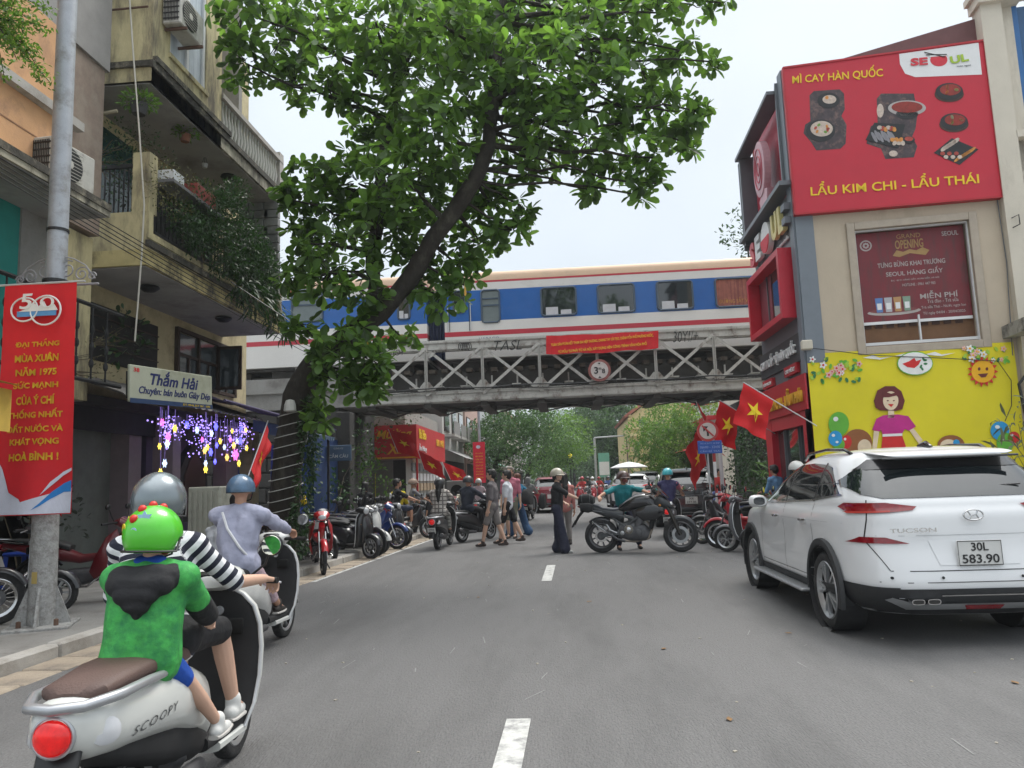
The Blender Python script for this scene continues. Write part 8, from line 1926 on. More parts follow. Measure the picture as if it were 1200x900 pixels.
def person(label, loc, rz, h=1.68, hip=None, spine=(0, 0, 1), hands=None, feet=None, head=(0, 0), top=None, bottom=None, shoe=None, sleeve=.62, leg=1., flare=1., hair='short', hairmat=None, helmet=None, hat_kind='half', vox=.011, sk=None, fat=1., kp=(0, 1, 0), ep=(0, -1, -.6), hood=False, along=False, hand_dirs=None, toes=(0, 1, 0), coat=0., mask=None, twist=0, name='person', wr=.009, child=False, shoesz=1.):
    s = h/1.68; sk = sk or skin; t = thing(name, label, 'person', loc, rz)
    hs = 1.25 if child else 1.0
    hip = Vector(hip or (0, 0, .90*s)); sp_ = Vector(spine).normalized(); right = Matrix.Rotation(twist, 3, 'Z') @ Vector((1, 0, 0))
    neck = hip+sp_*.50*s; sh = [neck-sp_*.055*s+right*(q*.175*s*fat) for q in (-1, 1)]; hp = [hip+Vector((q*.088*s, 0, 0)) for q in (-1, 1)]
    fwd = right.cross(sp_)*-1; fwd = sp_.cross(right)
    hands = hands or [(-.24*s, .03, .80*s), (.24*s, .03, .80*s)]; feet = feet or [(-.09, 0, .085), (.09, 0, .085)]
    hM = Matrix.Translation(neck+sp_*.05*s+Vector((0, .01, .03))*s) @ Matrix.Rotation(head[0], 4, 'Z') @ Matrix.Rotation(head[1], 4, 'X') @ Matrix.Scale(s*hs, 4)
    def hp_(x, y, z): return hM @ Vector((x, y, z))
    k = s*hs
    skc = [(hp_(0, -.012, .125), hp_(0, -.02, .115), .088*k, .088*k), (hp_(0, .022, .13), hp_(0, .022, .10), .078*k, .072*k), (hp_(0, .03, .09), hp_(0, .05, .035), .062*k, .036*k), (hp_(0, .092, .105), hp_(0, .110, .072), .010*k, .0145*k), (hp_(0, .085, .048), hp_(0, .088, .044), .018*k, .018*k), (hp_(0, .078, .022), hp_(0, .075, .018), .02*k, .02*k),
           (hp_(-.083, -.005, .105), hp_(-.086, -.012, .07), .016*k, .010*k), (hp_(.083, -.005, .105), hp_(.086, -.012, .07), .016*k, .010*k), (hp_(-.03, .078, .13), hp_(.03, .078, .13), .02*k, .02*k), (neck-sp_*.05*s, hp_(0, -.01, .05), .056*s, .052*s)]
    tors = [(hp[0], hp[1], .092*s*fat, .092*s*fat), (hip, hip+sp_*.2*s, .115*s*fat, .108*s*fat), (hip+sp_*.18*s-right*.055*s, neck-sp_*.14*s-right*.075*s, .095*s*fat, .105*s), (hip+sp_*.18*s+right*.055*s, neck-sp_*.14*s+right*.075*s, .095*s*fat, .105*s), (sh[0], sh[1], .058*s, .058*s), (neck-sp_*.09*s-right*.1*s, neck-sp_*.09*s+right*.1*s, .075*s, .075*s), (sh[0], neck+sp_*.0, .05*s, .05*s), (sh[1], neck, .05*s, .05*s)]
    skc += [(a, b, c*.88, d*.88) for a, b, c, d in tors]
    arms = []; legs = []
    for i, q in enumerate((-1, 1)):
        e = ep[i] if hasattr(ep[0], '__len__') else (ep[0]+q*.5, ep[1], ep[2])
        el, wr_ = ik(sh[i], Vector(hands[i]), .285*s, .245*s, e); arms.append((sh[i], el, wr_))
        skc += [(sh[i], el, .050*s, .038*s), (el, wr_, .038*s, .026*s)]
        d = (wr_-el).normalized(); d = (Vector(hand_dirs[i]).normalized() if hand_dirs and hand_dirs[i] else d)
        pn = Vector((0, 0, -1)) if abs(d.z) < .8 else Vector((-q, 0, 0)); sd = d.cross(pn).normalized(); pn = sd.cross(d).normalized()
        m_ = s
        for j in range(4):
            w0 = wr_+sd*(j-1.5)*.010*m_; k0 = wr_+d*.085*m_+sd*(j-1.5)*.0205*m_; fl_ = (.042, .047, .044, .034)[j]*m_
            skc.append((w0, k0, .0165*m_, .0125*m_)); a1 = k0+(d*.72+pn*.5)*fl_; a2 = a1+(d*.05+pn*1.0)*fl_*.75; a3 = a2+(pn*.5-d*.8)*fl_*.5
            if hand_dirs is None and not abs(d.z) < .8: a2 = a1+(d*.8+pn*.5)*fl_*.7; a3 = a2+(d*.6+pn*.7)*fl_*.5
            skc += [(k0, a1, .009*m_, .0084*m_), (a1, a2, .0084*m_, .0078*m_), (a2, a3, .0078*m_, .007*m_)]
        ts = sd*(q if sd.x*q < 0 else -q)*-1; ts = sd*(-1 if (sd.dot(right)*q) > 0 else 1)
        b0 = wr_+d*.025*m_+ts*.022*m_; b1 = b0+(d*.6+ts*.7+pn*.2)*.04*m_; b2 = b1+(d*.7+pn*.7)*.03*m_
        skc += [(b0, b1, .0135*m_, .0105*m_), (b1, b2, .0105*m_, .0085*m_)]
        kp_ = kp[i] if hasattr(kp[0], '__len__') else kp
        kn, an = ik(hp[i], Vector(feet[i]), .42*s, .41*s, kp_); legs.append((hp[i], kn, an))
        skc += [(hp[i], kn, .078*s, .052*s), (kn, kn.lerp(an, .35), .052*s, .052*s), (kn.lerp(an, .35), an, .052*s, .034*s)]
        tz_ = Vector(toes[i] if hasattr(toes[0], '__len__') else toes).normalized(); skc += [(an, an+tz_*.10*s-Vector((0, 0, .045*s)), .032*s, .026*s)]
    blob('body', skc, vox*(.8 if vox < .01 else 1), sk, t, 2)
    # eyes, brows, mouth
    for q in (-1, 1):
        mb = MB(); mb.ball(hp_(q*.031, .088, .108), (.013*k, .010*k, .006*k), 10, 6); mb.build('eye', M('eye_dark', (.02, .015, .012), .3), t, True)
        mb = MB(); mb.tube([hp_(q*.016, .098, .128), hp_(q*.034, .096, .134), hp_(q*.052, .084, .128)], .0035*k, 5); mb.build('eyebrow', hairm, t)
    mb = MB(); mb.tube([hp_(-.022, .096, .046), hp_(0, .107, .047), hp_(.022, .096, .046)], [.003*k, .0055*k, .003*k], 6); mb.build('mouth', M('lips', (.35, .12, .1), .5), t, True)
    hm_ = hairmat or hairm
    if hair:
        hc = [(hp_(0, -.03, .15), hp_(0, -.045, .10), .094*k, .088*k), (hp_(-.03, .03, .175), hp_(.03, .03, .175), .055*k, .055*k), (hp_(-.06, 0, .13), hp_(.06, 0, .13), .05*k, .05*k), (hp_(0, -.06, .08), hp_(0, -.06, .05), .06*k, .045*k)]
        if hair == 'long': hc += [(hp_(0, -.075, .1), neck-fwd*.105*s-sp_*.04, .06*k, .07*s), (neck-fwd*.11*s-sp_*.04, neck-fwd*.135*s-sp_*.27*s, .075*s, .03*s), (hp_(-.07, -.02, .1), hp_(-.075, -.03, .0), .035*k, .03*k), (hp_(.07, -.02, .1), hp_(.075, -.03, .0), .035*k, .03*k)]
        if hair == 'bob': hc += [(hp_(q*.07, -.015, .12), hp_(q*.078, -.02, .02), .036*k, .03*k) for q in (-1, 1)]+[(hp_(0, -.07, .1), hp_(0, -.07, .02), .06*k, .045*k)]
        if not (helmet and hair == 'short'): blob('hair', hc, max(vox, .009), hm_, t, 2, .004, 40)
    if hood:
        blob('hood', [(hp_(0, -.02, .13), hp_(0, -.03, .09), .112*k, .11*k), (hp_(0, -.04, .1), neck-fwd*.05, .1*k, .09*s), (hp_(-.06, .02, .1), hp_(.06, .02, .1), .06*k, .06*k)], max(vox, .009), top, t, 3, .006)
    if mask is not None:
        mb = MB(); mb.ball(hp_(0, .058, .055), (.066*k, .056*k, .052*k), 16, 10, hM.to_3x3().normalized()); mb.build('face_mask', mask, t, True)
    al = None
    gt = .016*s+coat
    tc_ = [(a, b, c+gt, d+gt) for a, b, c, d in tors]
    tc_.append((hip-Vector((0, 0, .03*s))-right*.06*s, hip-Vector((0, 0, .03*s))+right*.06*s, .094*s*fat+gt, .094*s*fat+gt))
    if child: tc_ += [(hip-Vector((0, 0, .03))+right*(q*.06*s), neck-sp_*.16*s+right*(q*.075*s), .135*s+gt, .11*s+gt) for q in (-1, 1)]
    for (a, b, c) in arms:
        if sleeve <= 1: tc_.append((a, a.lerp(b, sleeve), .060*s+coat, .055*s+coat))
        else: tc_ += [(a, b, .060*s+coat, .050*s+coat), (b, b.lerp(c, sleeve-1), .050*s+coat, .038*s+coat*.6)]
    if along:
        al = [(hip, neck, .12*s, 0)]+[(a, b, .05*s, .0) for a, b, c in arms]
    blob('shirt', tc_, vox, top, t, 10 if child else 4, wr*s, 9, al)
    lw = .012*s
    bc = [(hp[0], hp[1], .096*s*fat+lw, .096*s*fat+lw), (hip, hip+sp_*.05*s, .105*s*fat+lw, .105*s*fat+lw)]
    for (a, b, c) in legs:
        if leg <= 1: bc.append((a, a.lerp(b, leg), .086*s+lw, (.066*s+lw)*flare))
        else: bc += [(a, b, .086*s+lw, .058*s+lw*1.2), (b, b.lerp(c, leg-1), (.058*s+lw*1.2), (.045*s+lw)*flare)]
    if flare > 2 and leg > 1:
        for (a, b, c) in legs: bc += [(a, b.lerp(c, .9), .09*s, .085*s)]
    blob('trousers' if leg > 1 else 'shorts', bc, vox, bottom, t, 2, wr*s, 9)
    for i in range(2):
        an = legs[i][2]; tz_ = Vector(toes[i] if hasattr(toes[0], '__len__') else toes).normalized(); dn = Vector((0, 0, -1)) if abs(tz_.z) < .3 else Vector((0, -tz_.z, tz_.y)).normalized()*-1
        base = an+dn*.045*s; q = shoesz
        blob('shoe', [(base-tz_*.035*s, base+tz_*.05*s, .040*s*q, .040*s*q), (base+tz_*.05*s+dn*.008, base+tz_*.145*s*q+dn*.012, .040*s*q, .030*s*q), (an-dn*.02, base, .042*s*q, .042*s*q)], max(vox*.9, .008), shoe or M('shoe_dark', (.03, .025, .022), .7), t, 2)
        if vox < .01:
            mb = MB(); mb.loft([(base-tz_*.075*s+dn*.032*s, .030*s*q, .010, 0, 2.5), (base-tz_*.03*s+dn*.034*s, .042*s*q, .013, 0, 2.5), (base+tz_*.08*s+dn*.034*s, .046*s*q, .013, 0, 2.5), (base+tz_*.175*s*q+dn*.03*s, .030*s*q, .010, 0, 2.5)], 14); mb.build('sole', M('sole_pale', (.5, .48, .45), .8), t, True)
    if helmet:
        mb = MB(); N, K = 26, 12; low = -.62 if hat_kind == 'full' else -.22
        for i in range(K+1):
            th = (pi*.5-math.asin(low))*i/K
            for j in range(N):
                a = 2*pi*j/N; x, y, z = sin(th)*cos(a), sin(th)*sin(a), cos(th)
                if z < 0 and y > .35: z *= .25
                mb.v.append(hp_(x*.125, -.012+y*.148, .108+z*.142))
        mb.f = [(i*N+j, (i+1)*N+j, (i+1)*N+(j+1) % N, i*N+(j+1) % N) for i in range(K) for j in range(N)]; mb.m = [0]*len(mb.f); ho = mb.build('helmet', helmet, t, True, 70)
        md = ho.modifiers.new('s', 'SOLIDIFY'); md.thickness = .012*k; md.offset = 0
        mb = MB(); mb.tube([hM @ Vector((.126*cos(a), -.012+.149*sin(a), .108+.142*(low if sin(a) < .35 else low*.25)+.004)) for a in [2*pi*j/26 for j in range(26)]], .006*k, 5, closed=True); mb.build('helmet_rim', black, t, True)
        if hat_kind == 'visor':
            mb = MB(); n = 12; vs = []
            for i in range(n+1):
                a = radians(35+110*i/n)
                for e_, zz in ((1.0, .115), (1.28, .10)): vs.append(hp_(.126*e_*cos(a), -.012+.15*e_*sin(a), zz+.012))
            mb.add(vs, [(2*i, 2*i+1, 2*i+3, 2*i+2) for i in range(n)]); mb.build('peak', helmet, t, True)
        mb = MB(); mb.tube([hp_(-.105, .02, .09), hp_(-.075, .045, .01), hp_(0, .05, -.012), hp_(.075, .045, .01), hp_(.105, .02, .09)], .006*k, 5); mb.build('chin_strap', black, t)
    t['_p'] = 0; del t['_p']
    return t, dict(hM=hM, neck=neck, sp=sp_, fwd=fwd, right=right, hip=hip, s=s, arms=arms)

def rider(label, bike, h=1.62, seat=.25, lean=.12, side=0, **k):
    """sits on a scooter (feet on the floorboard, hands on the grips) in the scooter's own frame"""
    B_ = bike.location; s = h/1.68
    kw = dict(hip=(0, seat, .84), spine=(0, lean, 1), hands=[(-.30, .84, 1.01), (.30, .84, 1.01)], feet=[(-.13, .76, .375), (.13, .76, .375)], hand_dirs=[(-.15, .9, -.2), (.15, .9, -.2)], kp=(0, 1, .6), ep=(0, -.4, -1))
    kw.update(k); t, d = person(label, B_, bike.rotation_euler.z, h, **kw); return t, d
NEAR = .0072
# woman in the striped shirt driving the foreground scooter
stripe = cl('striped_cotton', (.68, .68, .70), attr=('along', .052, .5, (.012, .014, .03)))
hg = M('helmet_silver_grey', (.20, .23, .25), .25, metal=.5, coat=.6, var=.15, scale=3); blk_c = cl('black_cotton', (.014, .014, .016))
rider('woman in black and white stripes driving the foreground scooter', fs, 1.58, seat=.42, hip=(-.03, .38, .80), spine=(-.17, .26, 1), top=stripe, bottom=blk_c, leg=.95, sleeve=.95, helmet=hg, hat_kind='full', hair='bob', sk=skinl, vox=NEAR, along=True, head=(0, -.06), feet=[(-.14, .86, .385), (.14, .84, .385)], shoe=M('shoe_white', (.62, .62, .60), .7), fat=1.05, hands=[(-.30, .80, 1.0), (.30, .82, 1.0)], wr=.006)
# child
gj = cl('green_jacket', (.05, .36, .07), .7, scale=16, var=.35, col2=(.018, .20, .06), amt=.55, sc2=13)
ch, cdp = person('child in a green jacket and green dinosaur helmet seated behind the driver', fs.location, fs.rotation_euler.z, 1.14, hip=(0.03, .06, .80), spine=(.06, .10, 1), hands=[(-.17, .44, .84), (.19, .43, .84)], feet=[(-.15, .45, .40), (.215, .44, .40)], kp=(.5, 1, .8), top=gj, bottom=cl('blue_shorts', (.01, .07, .38)), leg=.75, sleeve=1.9, shoe=M('shoe_white'), helmet=M('helmet_green', (.09, .55, .03), .3, coat=.6, var=.1), hat_kind='full', hair='short', sk=skinl, vox=NEAR, head=(-.35, -.08), coat=.022, hand_dirs=[(.3, 1, -.2), (-.3, 1, -.2)], fat=1.15, mask=cl('mask_red', (.35, .04, .03), scale=30, var=.4, col2=(.6, .5, .45), amt=.4, sc2=40), child=True, wr=.011, shoesz=1.15)
n_, s_ = cdp['neck'], cdp['s']
V_ = lambda x, y, z: n_+Vector((x, y, z))
blob('jacket_hood', [(V_(-.085, -.085, -.015), V_(.085, -.085, -.015), .042, .042), (V_(-.07, -.115, -.05), V_(.07, -.115, -.05), .045, .045), (V_(-.05, -.128, -.09), V_(.05, -.128, -.09), .042, .042), (V_(-.025, -.128, -.13), V_(.025, -.128, -.13), .036, .036), (V_(0, -.122, -.155), V_(0, -.122, -.17), .028, .024), (V_(-.125, .0, -.03), V_(-.09, -.08, -.03), .060, .052), (V_(.125, .0, -.03), V_(.09, -.08, -.03), .060, .052), (V_(-.09, -.10, -.05), V_(.09, -.10, -.05), .052, .052)], .006, blk_c, ch, 12, .005, 14)
for a, b, c in cdp['arms']:
    blob('sleeve_panel', [(b.lerp(c, .05), b.lerp(c, .8), .058, .052)], NEAR, blk_c, ch, 2, .006)
blob('collar', [(n_+Vector((-.035, -.01, .02)), n_+Vector((.035, -.01, .02)), .042, .042)], NEAR, cl('blue_shorts', (.01, .07, .38)), ch, 2)
hM = cdp['hM']
for k in range(6):
    a = radians(150-k*27); p = hM @ Vector((0, -.012-.152*cos(a-pi/2)*0-.150*cos(pi-a)*-1*-1, .108+.142*sin(a))); p = hM @ Vector((0, -.012+.150*cos(a), .108+.145*sin(a))); mb = MB(); mb.ball(p, (.018, .020, .020), 10, 8); mb.build('helmet_spike', M('spike_red', (.6, .02, .01), .4), ch, True)
for k, (az, elv, mt, r_) in enumerate([(-1.1, .55, 'sticker_blue', .034), (-2.1, .15, 'sticker_gold', .026), (-1.9, -.05, 'sticker_red2', .018), (-1.4, .1, 'sticker_blue', .014), (-2.5, .5, 'sticker_gold', .018)]):
    c = {'sticker_blue': (.35, .55, .75), 'sticker_gold': (.7, .5, .03), 'sticker_red2': (.6, .04, .02)}[mt]; d = Vector((cos(elv)*cos(az), cos(elv)*sin(az), sin(elv))); p = hM @ Vector((d.x*.128, -.012+d.y*.151, .108+d.z*.145))
    mb = MB(); q = hM.to_3x3().normalized() @ d; fr_ = frame(p, q.cross(Vector((0, 0, 1))), (0, 0, 1)); mb.X = fr_; mb.prism(star(0, 0, r_, .55, 6), .003) if k % 2 == 0 else mb.prism(circ(0, 0, r_, 14), .003); mb.build('helmet_sticker', M(mt, c, .4), ch)
# rider ahead in the lavender jacket
lav = cl('lavender_jacket', (.33, .34, .44)); pinkp = cl('pink_pattern', (.52, .38, .42), scale=22, var=.35)
t_, d_ = rider('person in a pale lavender jacket and blue grey helmet riding ahead', b2s, 1.56, seat=.12, lean=.14, top=lav, bottom=pinkp, leg=1.7, sleeve=1.95, helmet=M('helmet_bluegrey', (.06, .12, .2), .3, coat=.5, var=.3, scale=10), hair='short', vox=.009, fat=1.2, coat=.012, shoe=M('shoe_dark'), wr=.018)
mb = MB(); n_ = d_['neck']; mb.tube([n_+Vector((-.10, -.14, -.02)), n_+Vector((-.03, -.19, -.16)), n_+Vector((.08, -.19, -.32)), n_+Vector((.16, -.12, -.44))], .012, 6); mb.build('bag_strap', M('strap_pale', (.6, .6, .62), .8), t_)
# riders farther on
plaid = cl('plaid_shirt', (.52, .48, .44), wave=[('Z', .09, .28, (.16, .14, .13)), ('X', .09, .28, (.16, .14, .13))])
rider('long haired person in a pale plaid shirt riding the black scooter with glowing tail lamp', bpl, 1.6, top=plaid, bottom=cl('plaid_trousers', (.42, .42, .38), wave=[('Z', .09, .3, (.16, .15, .14)), ('X', .08, .3, (.2, .19, .18))]), leg=1.75, sleeve=1.8, helmet=M('helmet_dark', (.03, .03, .032), .35, coat=.4), hair='long', coat=.015)
rider('person in dark clothes riding just beyond the plaid shirt rider', bin_, 1.68, top=cl('navy_top', (.02, .025, .04)), bottom=blk_c, leg=1.8, sleeve=1.8, helmet=M('helmet_dark'), hair='short', coat=.01)
rider('person in a pale pink shirt and white helmet riding away left of the walkers', bpk, 1.64, top=cl('pale_pink', (.62, .48, .52)), bottom=cl('grey_cloth', (.2, .2, .21)), leg=1.8, sleeve=1.9, helmet=whp, hair='short', vox=.014)
rider('person in a grey hooded jacket riding away behind the red car', bho, 1.66, top=cl('hood_grey', (.24, .24, .24)), bottom=cl('grey_cloth'), leg=1.8, sleeve=1.9, hair='', hood=True, vox=.014, coat=.015)
nvp = cl('navy_pink_shirt', (.035, .035, .10)); t_, d_ = rider('person in a navy and pink shirt and turquoise helmet behind the sport motorcycle', bbl, 1.68, top=nvp, bottom=blk_c, leg=1.7, sleeve=.4, helmet=M('helmet_turquoise', (.05, .42, .48), .3, coat=.5), hair='short', fat=1.1)
for a, b, c in d_['arms']: blob('pink_sleeve', [(a, a.lerp(b, .75), .072, .066)], .011, cl('dusty_pink', (.5, .16, .22)), t_, 2, .006)
for k, (fx_, c_) in enumerate([(o, c) for o, c in zip([o for o in bpy.data.objects if o.get('group') == 'scooters in the far pack'], ['far_red', 'far_black', 'far_white', 'far_red', 'far_blue', 'far_grey'])]):
    cc_ = {'far_red': (.45, .04, .04), 'far_black': (.03, .03, .03), 'far_white': (.5, .5, .5), 'far_blue': (.08, .12, .3), 'far_grey': (.2, .2, .2)}[c_]
    rider(['person in red on the front left scooter of the far pack', 'person in black on the middle scooter of the far pack', 'person in white right of the middle of the far pack', 'person in red at the right of the far pack', 'person in blue at the far right edge of the far pack', 'person in grey on the white scooter at the back of the far pack'][k], fx_, 1.66, top=cl(c_, cc_), bottom=blk_c, leg=1.8, sleeve=1.8, helmet=[redp, bkp, whp][k % 3], vox=.022, hair='short')
# woman in black steadying the motorcycle tail
bpy.context.view_layer.update()
def rel(pw, loc, rz): return Matrix.Rotation(-rz, 3, 'Z') @ (Vector(pw)-Vector(loc))
wl_ = Vector((-.27, 15.72, 0)); wr__ = radians(-100); hw = bk.matrix_world @ Vector((.0, -.30, .93))
t_, d_ = person('woman in black wide trousers and pale helmet holding the motorcycle tail', wl_, wr__, 1.66, hands=[(-.2, .12, 1.0), tuple(rel(hw, wl_, wr__)+Vector((0, -.04, .03)))], spine=(0, .04, 1), head=(-.45, -.05), top=blk_c, bottom=cl('navy_trousers', (.018, .02, .04)), leg=1.97, flare=2.2, sleeve=.9, helmet=M('helmet_beige', (.42, .38, .30), .35, coat=.4), hat_kind='visor', hair='bob', sk=skinl, shoe=M('shoe_grey', (.35, .35, .34), .7), feet=[(-.10, -.04, .085), (.10, .14, .085)], vox=.010)
mb = MB(); mb.loft([((0, -.06, -.02), .10, .12, 0, 2.6), ((0, .0, 0), .13, .17, 0, 2.6), ((0, .07, 0), .11, .14, 0, 2.6)], 18); o = mb.build('shoulder_bag', blackm, None, True); o.location = wl_+Vector((-.30, .06, 1.05)); o.rotation_euler = (0, 0, wr__); tag(o, 'black bag at the back of the woman holding the motorcycle', 'bag')
# man in teal leaning over the motorcycle
ml = Vector((1.12, 16.12, 0)); mz = radians(190); h1 = bk.matrix_world @ Vector((.0, -.1, .98)); h2 = bk.matrix_world @ Vector((-.3, .90, 1.05))
person('man in a teal shirt and dark helmet bending over the motorcycle', ml, mz, 1.68, hip=(0, -.12, .84), spine=(.06, .52, 1), hands=[tuple(rel(h2, ml, mz)), tuple(rel(h1, ml, mz))], hand_dirs=[(-.9, .4, -.1), (0, 1, -.2)], head=(.35, -.05), top=cl('teal_shirt', (.012, .19, .21)), bottom=cl('navy_trousers'), leg=1.9, sleeve=1.0, helmet=M('helmet_brown', (.07, .035, .03), .35, coat=.3, var=.5, scale=8), hat_kind='visor', mask=cl('mask_dark_red', (.18, .05, .04)), feet=[(-.28, .0, .085), (.18, .1, .085)], ep=[(-.3, -.2, 1), (.3, -.2, 1)], vox=.010, fat=1.1)
# walkers
pg = cl('grey_purple', (.14, .125, .13)); sand = M('sandal', (.05, .035, .03), .8)
person('man with short dark hair in a grey tee and shorts walking across the road', (-1.78, 17.6, 0), radians(82), 1.74, hands=[(-.23, .05, .86), (.22, -.05, .86)], top=pg, bottom=cl('grey_shorts', (.20, .18, .17)), leg=.9, sleeve=1.0, feet=[(-.08, .24, .085), (.08, -.26, .10)], shoe=sand, sk=skinl, vox=.010, head=(.0, 0), fat=1.08, kp=(0, 1, 0))
person('man in a white tee and black shorts walking just behind the grey tee', (-1.5, 18.5, 0), radians(82), 1.72, top=cl('white_tee', (.62, .64, .68)), bottom=blk_c, leg=.9, sleeve=.85, feet=[(-.08, .2, .085), (.08, -.32, .13)], shoe=sand, sk=skinl)
person('tall man in a dusty pink tee standing behind the two walkers', (-1.55, 20.2, 0), radians(170), 1.84, top=cl('dusty_pink', (.5, .16, .22)), bottom=cl('olive_shorts', (.16, .16, .12)), leg=1.1, sleeve=.9, hairmat=M('hair_grey', (.2, .17, .14), .7), sk=skinl, shoe=sand)
t_, d_ = person('auburn haired woman in a teal top and wide blue jeans', (-1.42, 20.9, 0), radians(60), 1.66, hands=[(-.2, .15, .95), (.24, -.08, .98)], top=cl('blue_teal_top', (.015, .14, .24)), bottom=cl('blue_jeans', (.03, .08, .17)), leg=1.97, flare=2.2, sleeve=.5, hair='bob', hairmat=hairr, sk=skinl, feet=[(-.10, .22, .085), (.10, -.25, .12)])
mb = MB(); mb.loft([((0, -.16, -.08), .11, .13, 0, 2.6), ((0, -.05, 0), .15, .22, 0, 2.6), ((0, .08, 0), .14, .2, 0, 2.6), ((0, .12, 0), .08, .1, 0)], 18); o = mb.build('backpack', blackm, None, True); o.location = (-1.16, 20.75, 1.05); o.rotation_euler = (0, .2, radians(60)); tag(o, 'black backpack slung behind the woman in blue jeans', 'backpack')
person('person in a salmon top half hidden behind the woman in black', (-.12, 17.6, 0), radians(15), 1.60, top=cl('salmon_top', (.42, .16, .14)), bottom=cl('grey_shorts'), leg=1.8, sleeve=1.8, hair='long')
# sitters at the left kerb
def sitter(label, p, rz, z=.80, **k):
    kw = dict(hip=(0, 0, z), spine=(0, .12, 1), feet=[(-.14, .42, max(.1, z-.42)), (.14, .42, max(.1, z-.42))], hands=[(-.14, .38, z+.16), (.14, .38, z+.16)], kp=(0, 1, .8), hand_dirs=[(0, 1, -.2), (0, 1, -.2)])
    kw.update(k); return person(label, p, rz, **kw)
t_, d_ = sitter('long haired person in a black shirt marked NY seated on the parked scooters', (-5.55, 20.4, 0), radians(-15), top=blk_c, bottom=blk_c, leg=1.8, sleeve=1.0, hair='long')
PPt = text('NY', .16, .14, frame(d_['neck']-d_['fwd']*.155-d_['sp']*.2+Vector((-.05, 0, 0)), (1, 0, 0), (0, 0, 1)), white, t_, 'lettering', .02, .02)
sitter('long haired girl in a bright yellow shirt seated left of the red shop', (-4.95, 21.8, 0), radians(-20), top=cl('yellow_shirt', (.65, .5, .02)), bottom=blk_c, leg=1.8, sleeve=1.0, hair='long')
t_, d_ = sitter('rider in a black printed tee and shorts astride the chrome exhaust motorbike', (-4.78, 20.75, 0), radians(-62), .86, top=blk_c, bottom=cl('denim_dark', (.03, .04, .07)), leg=1.05, sleeve=.9, hands=[(-.25, .62, 1.02), (.25, .62, 1.02)], shoe=M('shoe_white'), helmet=None, hair='short')
PPt = text('D', .16, .16, frame(d_['neck']-d_['fwd']*.155-d_['sp']*.17, (1, 0, 0), (0, 0, 1)), white, t_, 'lettering', .02, .02)
person('person in a tan helmet standing beside the seated black tee rider', (-4.5, 21.9, 0), radians(-70), 1.62, top=cl('grey_cloth'), bottom=blk_c, leg=1.8, sleeve=1.2, helmet=M('helmet_tan', (.28, .2, .15), .4), hat_kind='visor', hands=[(-.2, .4, 1.05), (.2, .42, 1.0)])
person('small child in dark clothes standing in front of the tan helmet', (-4.05, 21.9, 0), radians(80), 1.18, top=blk_c, bottom=blk_c, leg=1.8, sleeve=.9, child=True)
sitter('dark haired person in a white top crouched by the metal cabinet', (atY(253, 600, 11.6).x, 11.6, 0), radians(-20), .42, top=cl('white_tee'), bottom=blk_c, leg=1.8, sleeve=1.0, hair='bob')
sitter('person in a rose grey top seated just left of the lavender jacket', (atY(275, 600, 11.2).x, 11.2, 0), radians(0), .62, top=cl('rose_grey', (.40, .33, .36)), bottom=blk_c, leg=1.8, sleeve=1.7, hair='short')
sitter('person in a red top seated beside the metal cabinet under the star lights', (atY(268, 600, 12.6).x, 12.8, 0), radians(-160), .42, top=cl('red_top', (.5, .03, .03)), bottom=blk_c, leg=1.8, sleeve=.9, hair='short')
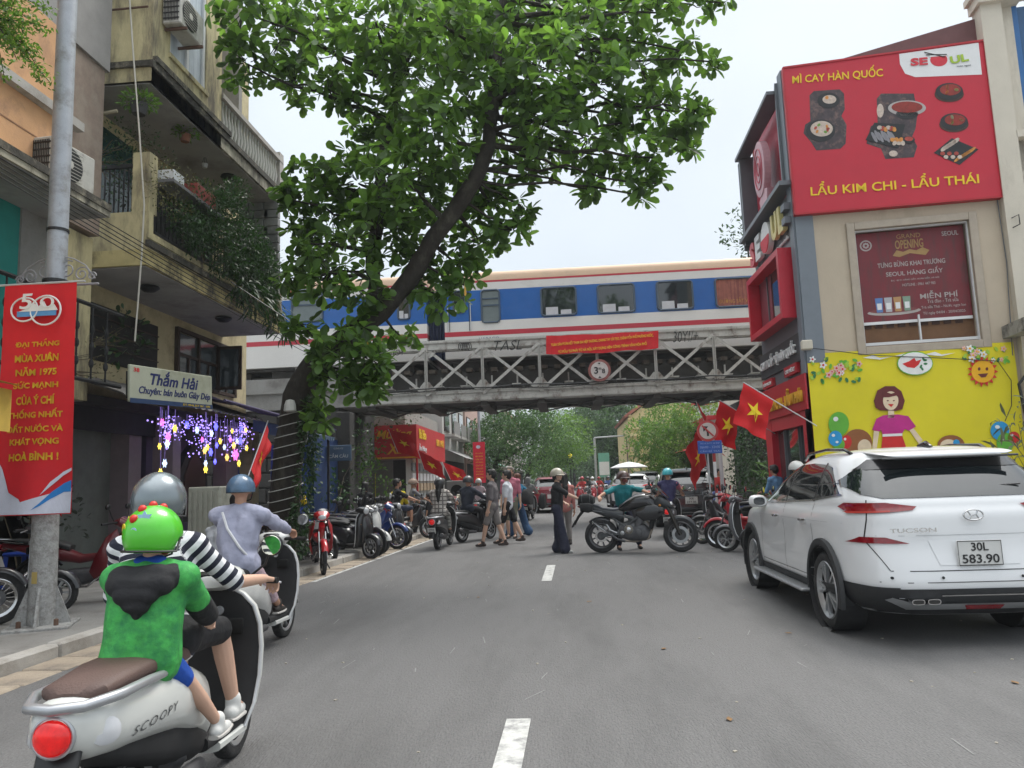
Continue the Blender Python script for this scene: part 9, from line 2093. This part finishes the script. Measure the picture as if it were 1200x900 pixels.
# right-hand side
sitter('man in a light blue shirt sitting on the parked bikes facing left', (5.0, 18.9, 0), radians(35), .84, top=cl('light_blue', (.14, .28, .48)), bottom=cl('grey_cloth'), leg=1.8, sleeve=1.7, hair='short')
sitter('person in a black jacket and white helmet sitting by the white car wing', (4.32, 15.1, 0), radians(-125), .84, top=blk_c, bottom=blk_c, leg=1.8, sleeve=1.8, helmet=whp, hat_kind='visor', coat=.015, mask=cl('mask_grey', (.2, .2, .2)))
for k, (px, Y, c_, lb) in enumerate([(822, 26, 'red_top', 'person in red standing left of the pair by the right wall'), (843, 25, 'red_top', 'person in red standing right of the striped sign pole'), (815, 30, 'cream_top', 'person in cream standing beyond the black car')]):
    p = Bp(px, 570, Y); person(lb, (p[0], Y, .0), radians(170+40*k), 1.62, top=cl(c_, (.45, .38, .28)), bottom=blk_c, leg=1.7, sleeve=.9, vox=.014)
for k, (px, Y, c_) in enumerate([(541, 38, 'far_red'), (550, 44, 'far_white'), (536, 46, 'far_blue')]):
    p = Bp(px, 570, Y); person(['person in red on the left footpath below the second banner', 'person in white farther along the left footpath', 'person in blue farthest along the left footpath'][k], (p[0], Y, .1), radians(40*k), 1.65, top=cl(c_, (.5, .5, .5)), bottom=blk_c, leg=1.8, sleeve=1.0, vox=.02)
bx_ = thing('speaker_box', 'grey metal box with a round grille beside the plaid shirt rider', 'speaker', (Bp(537, 590, 30)[0], 30, .1)); mb = MB(); mb.box((0, 0, .75), (.8, .6, 1.5), bev=.02); mb.build('cabinet', M('box_grey', (.28, .29, .28), .7), bx_); mb = MB(); mb.lathe([(.24, -.31), (.24, -.33), (.2, -.33)], 20, 'Y', c=(0, 0, 1.1)); mb.build('grille', blackm, bx_)
bpy.data.scenes.remove(_lab)
# blue plastic stool and goods in the shaded shop
stl = thing('plastic_stool', 'blue plastic stool in the dark shop behind the lamp post', 'stool', (-7.3, 9.9, .12)); stm_ = M('plastic_blue', (.02, .06, .35), .5)
mb = MB(); mb.box((0, 0, .62), (.42, .42, .05), bev=.02); mb.build('seat', stm_, stl)
for a in (-1, 1):
    for b in (-1, 1): mb = MB(); mb.beam((a*.17, b*.17, .6), (a*.2, b*.2, 0), .05, .05); mb.build('leg', stm_, stl)
# ------------------------------------------------------------------ thin street haze that pales the far end
mb = MB(); mb.box((0, 430, 9.5), (820, 960, 22))
hz = mb.build('haze', None); hz.data.materials.clear()
hm = bpy.data.materials.new('haze'); hm.use_nodes = True; hn = hm.node_tree; hn.nodes.remove(hn.nodes['Principled BSDF'])
pv = hn.nodes.new('ShaderNodeVolumePrincipled'); pv.inputs['Color'].default_value = (.86, .92, .96, 1); pv.inputs['Density'].default_value = .0008; pv.inputs['Anisotropy'].default_value = .2
hn.links.new(pv.outputs[0], hn.nodes['Material Output'].inputs['Volume']); hz.data.materials.append(hm); hz['kind'] = 'stuff'
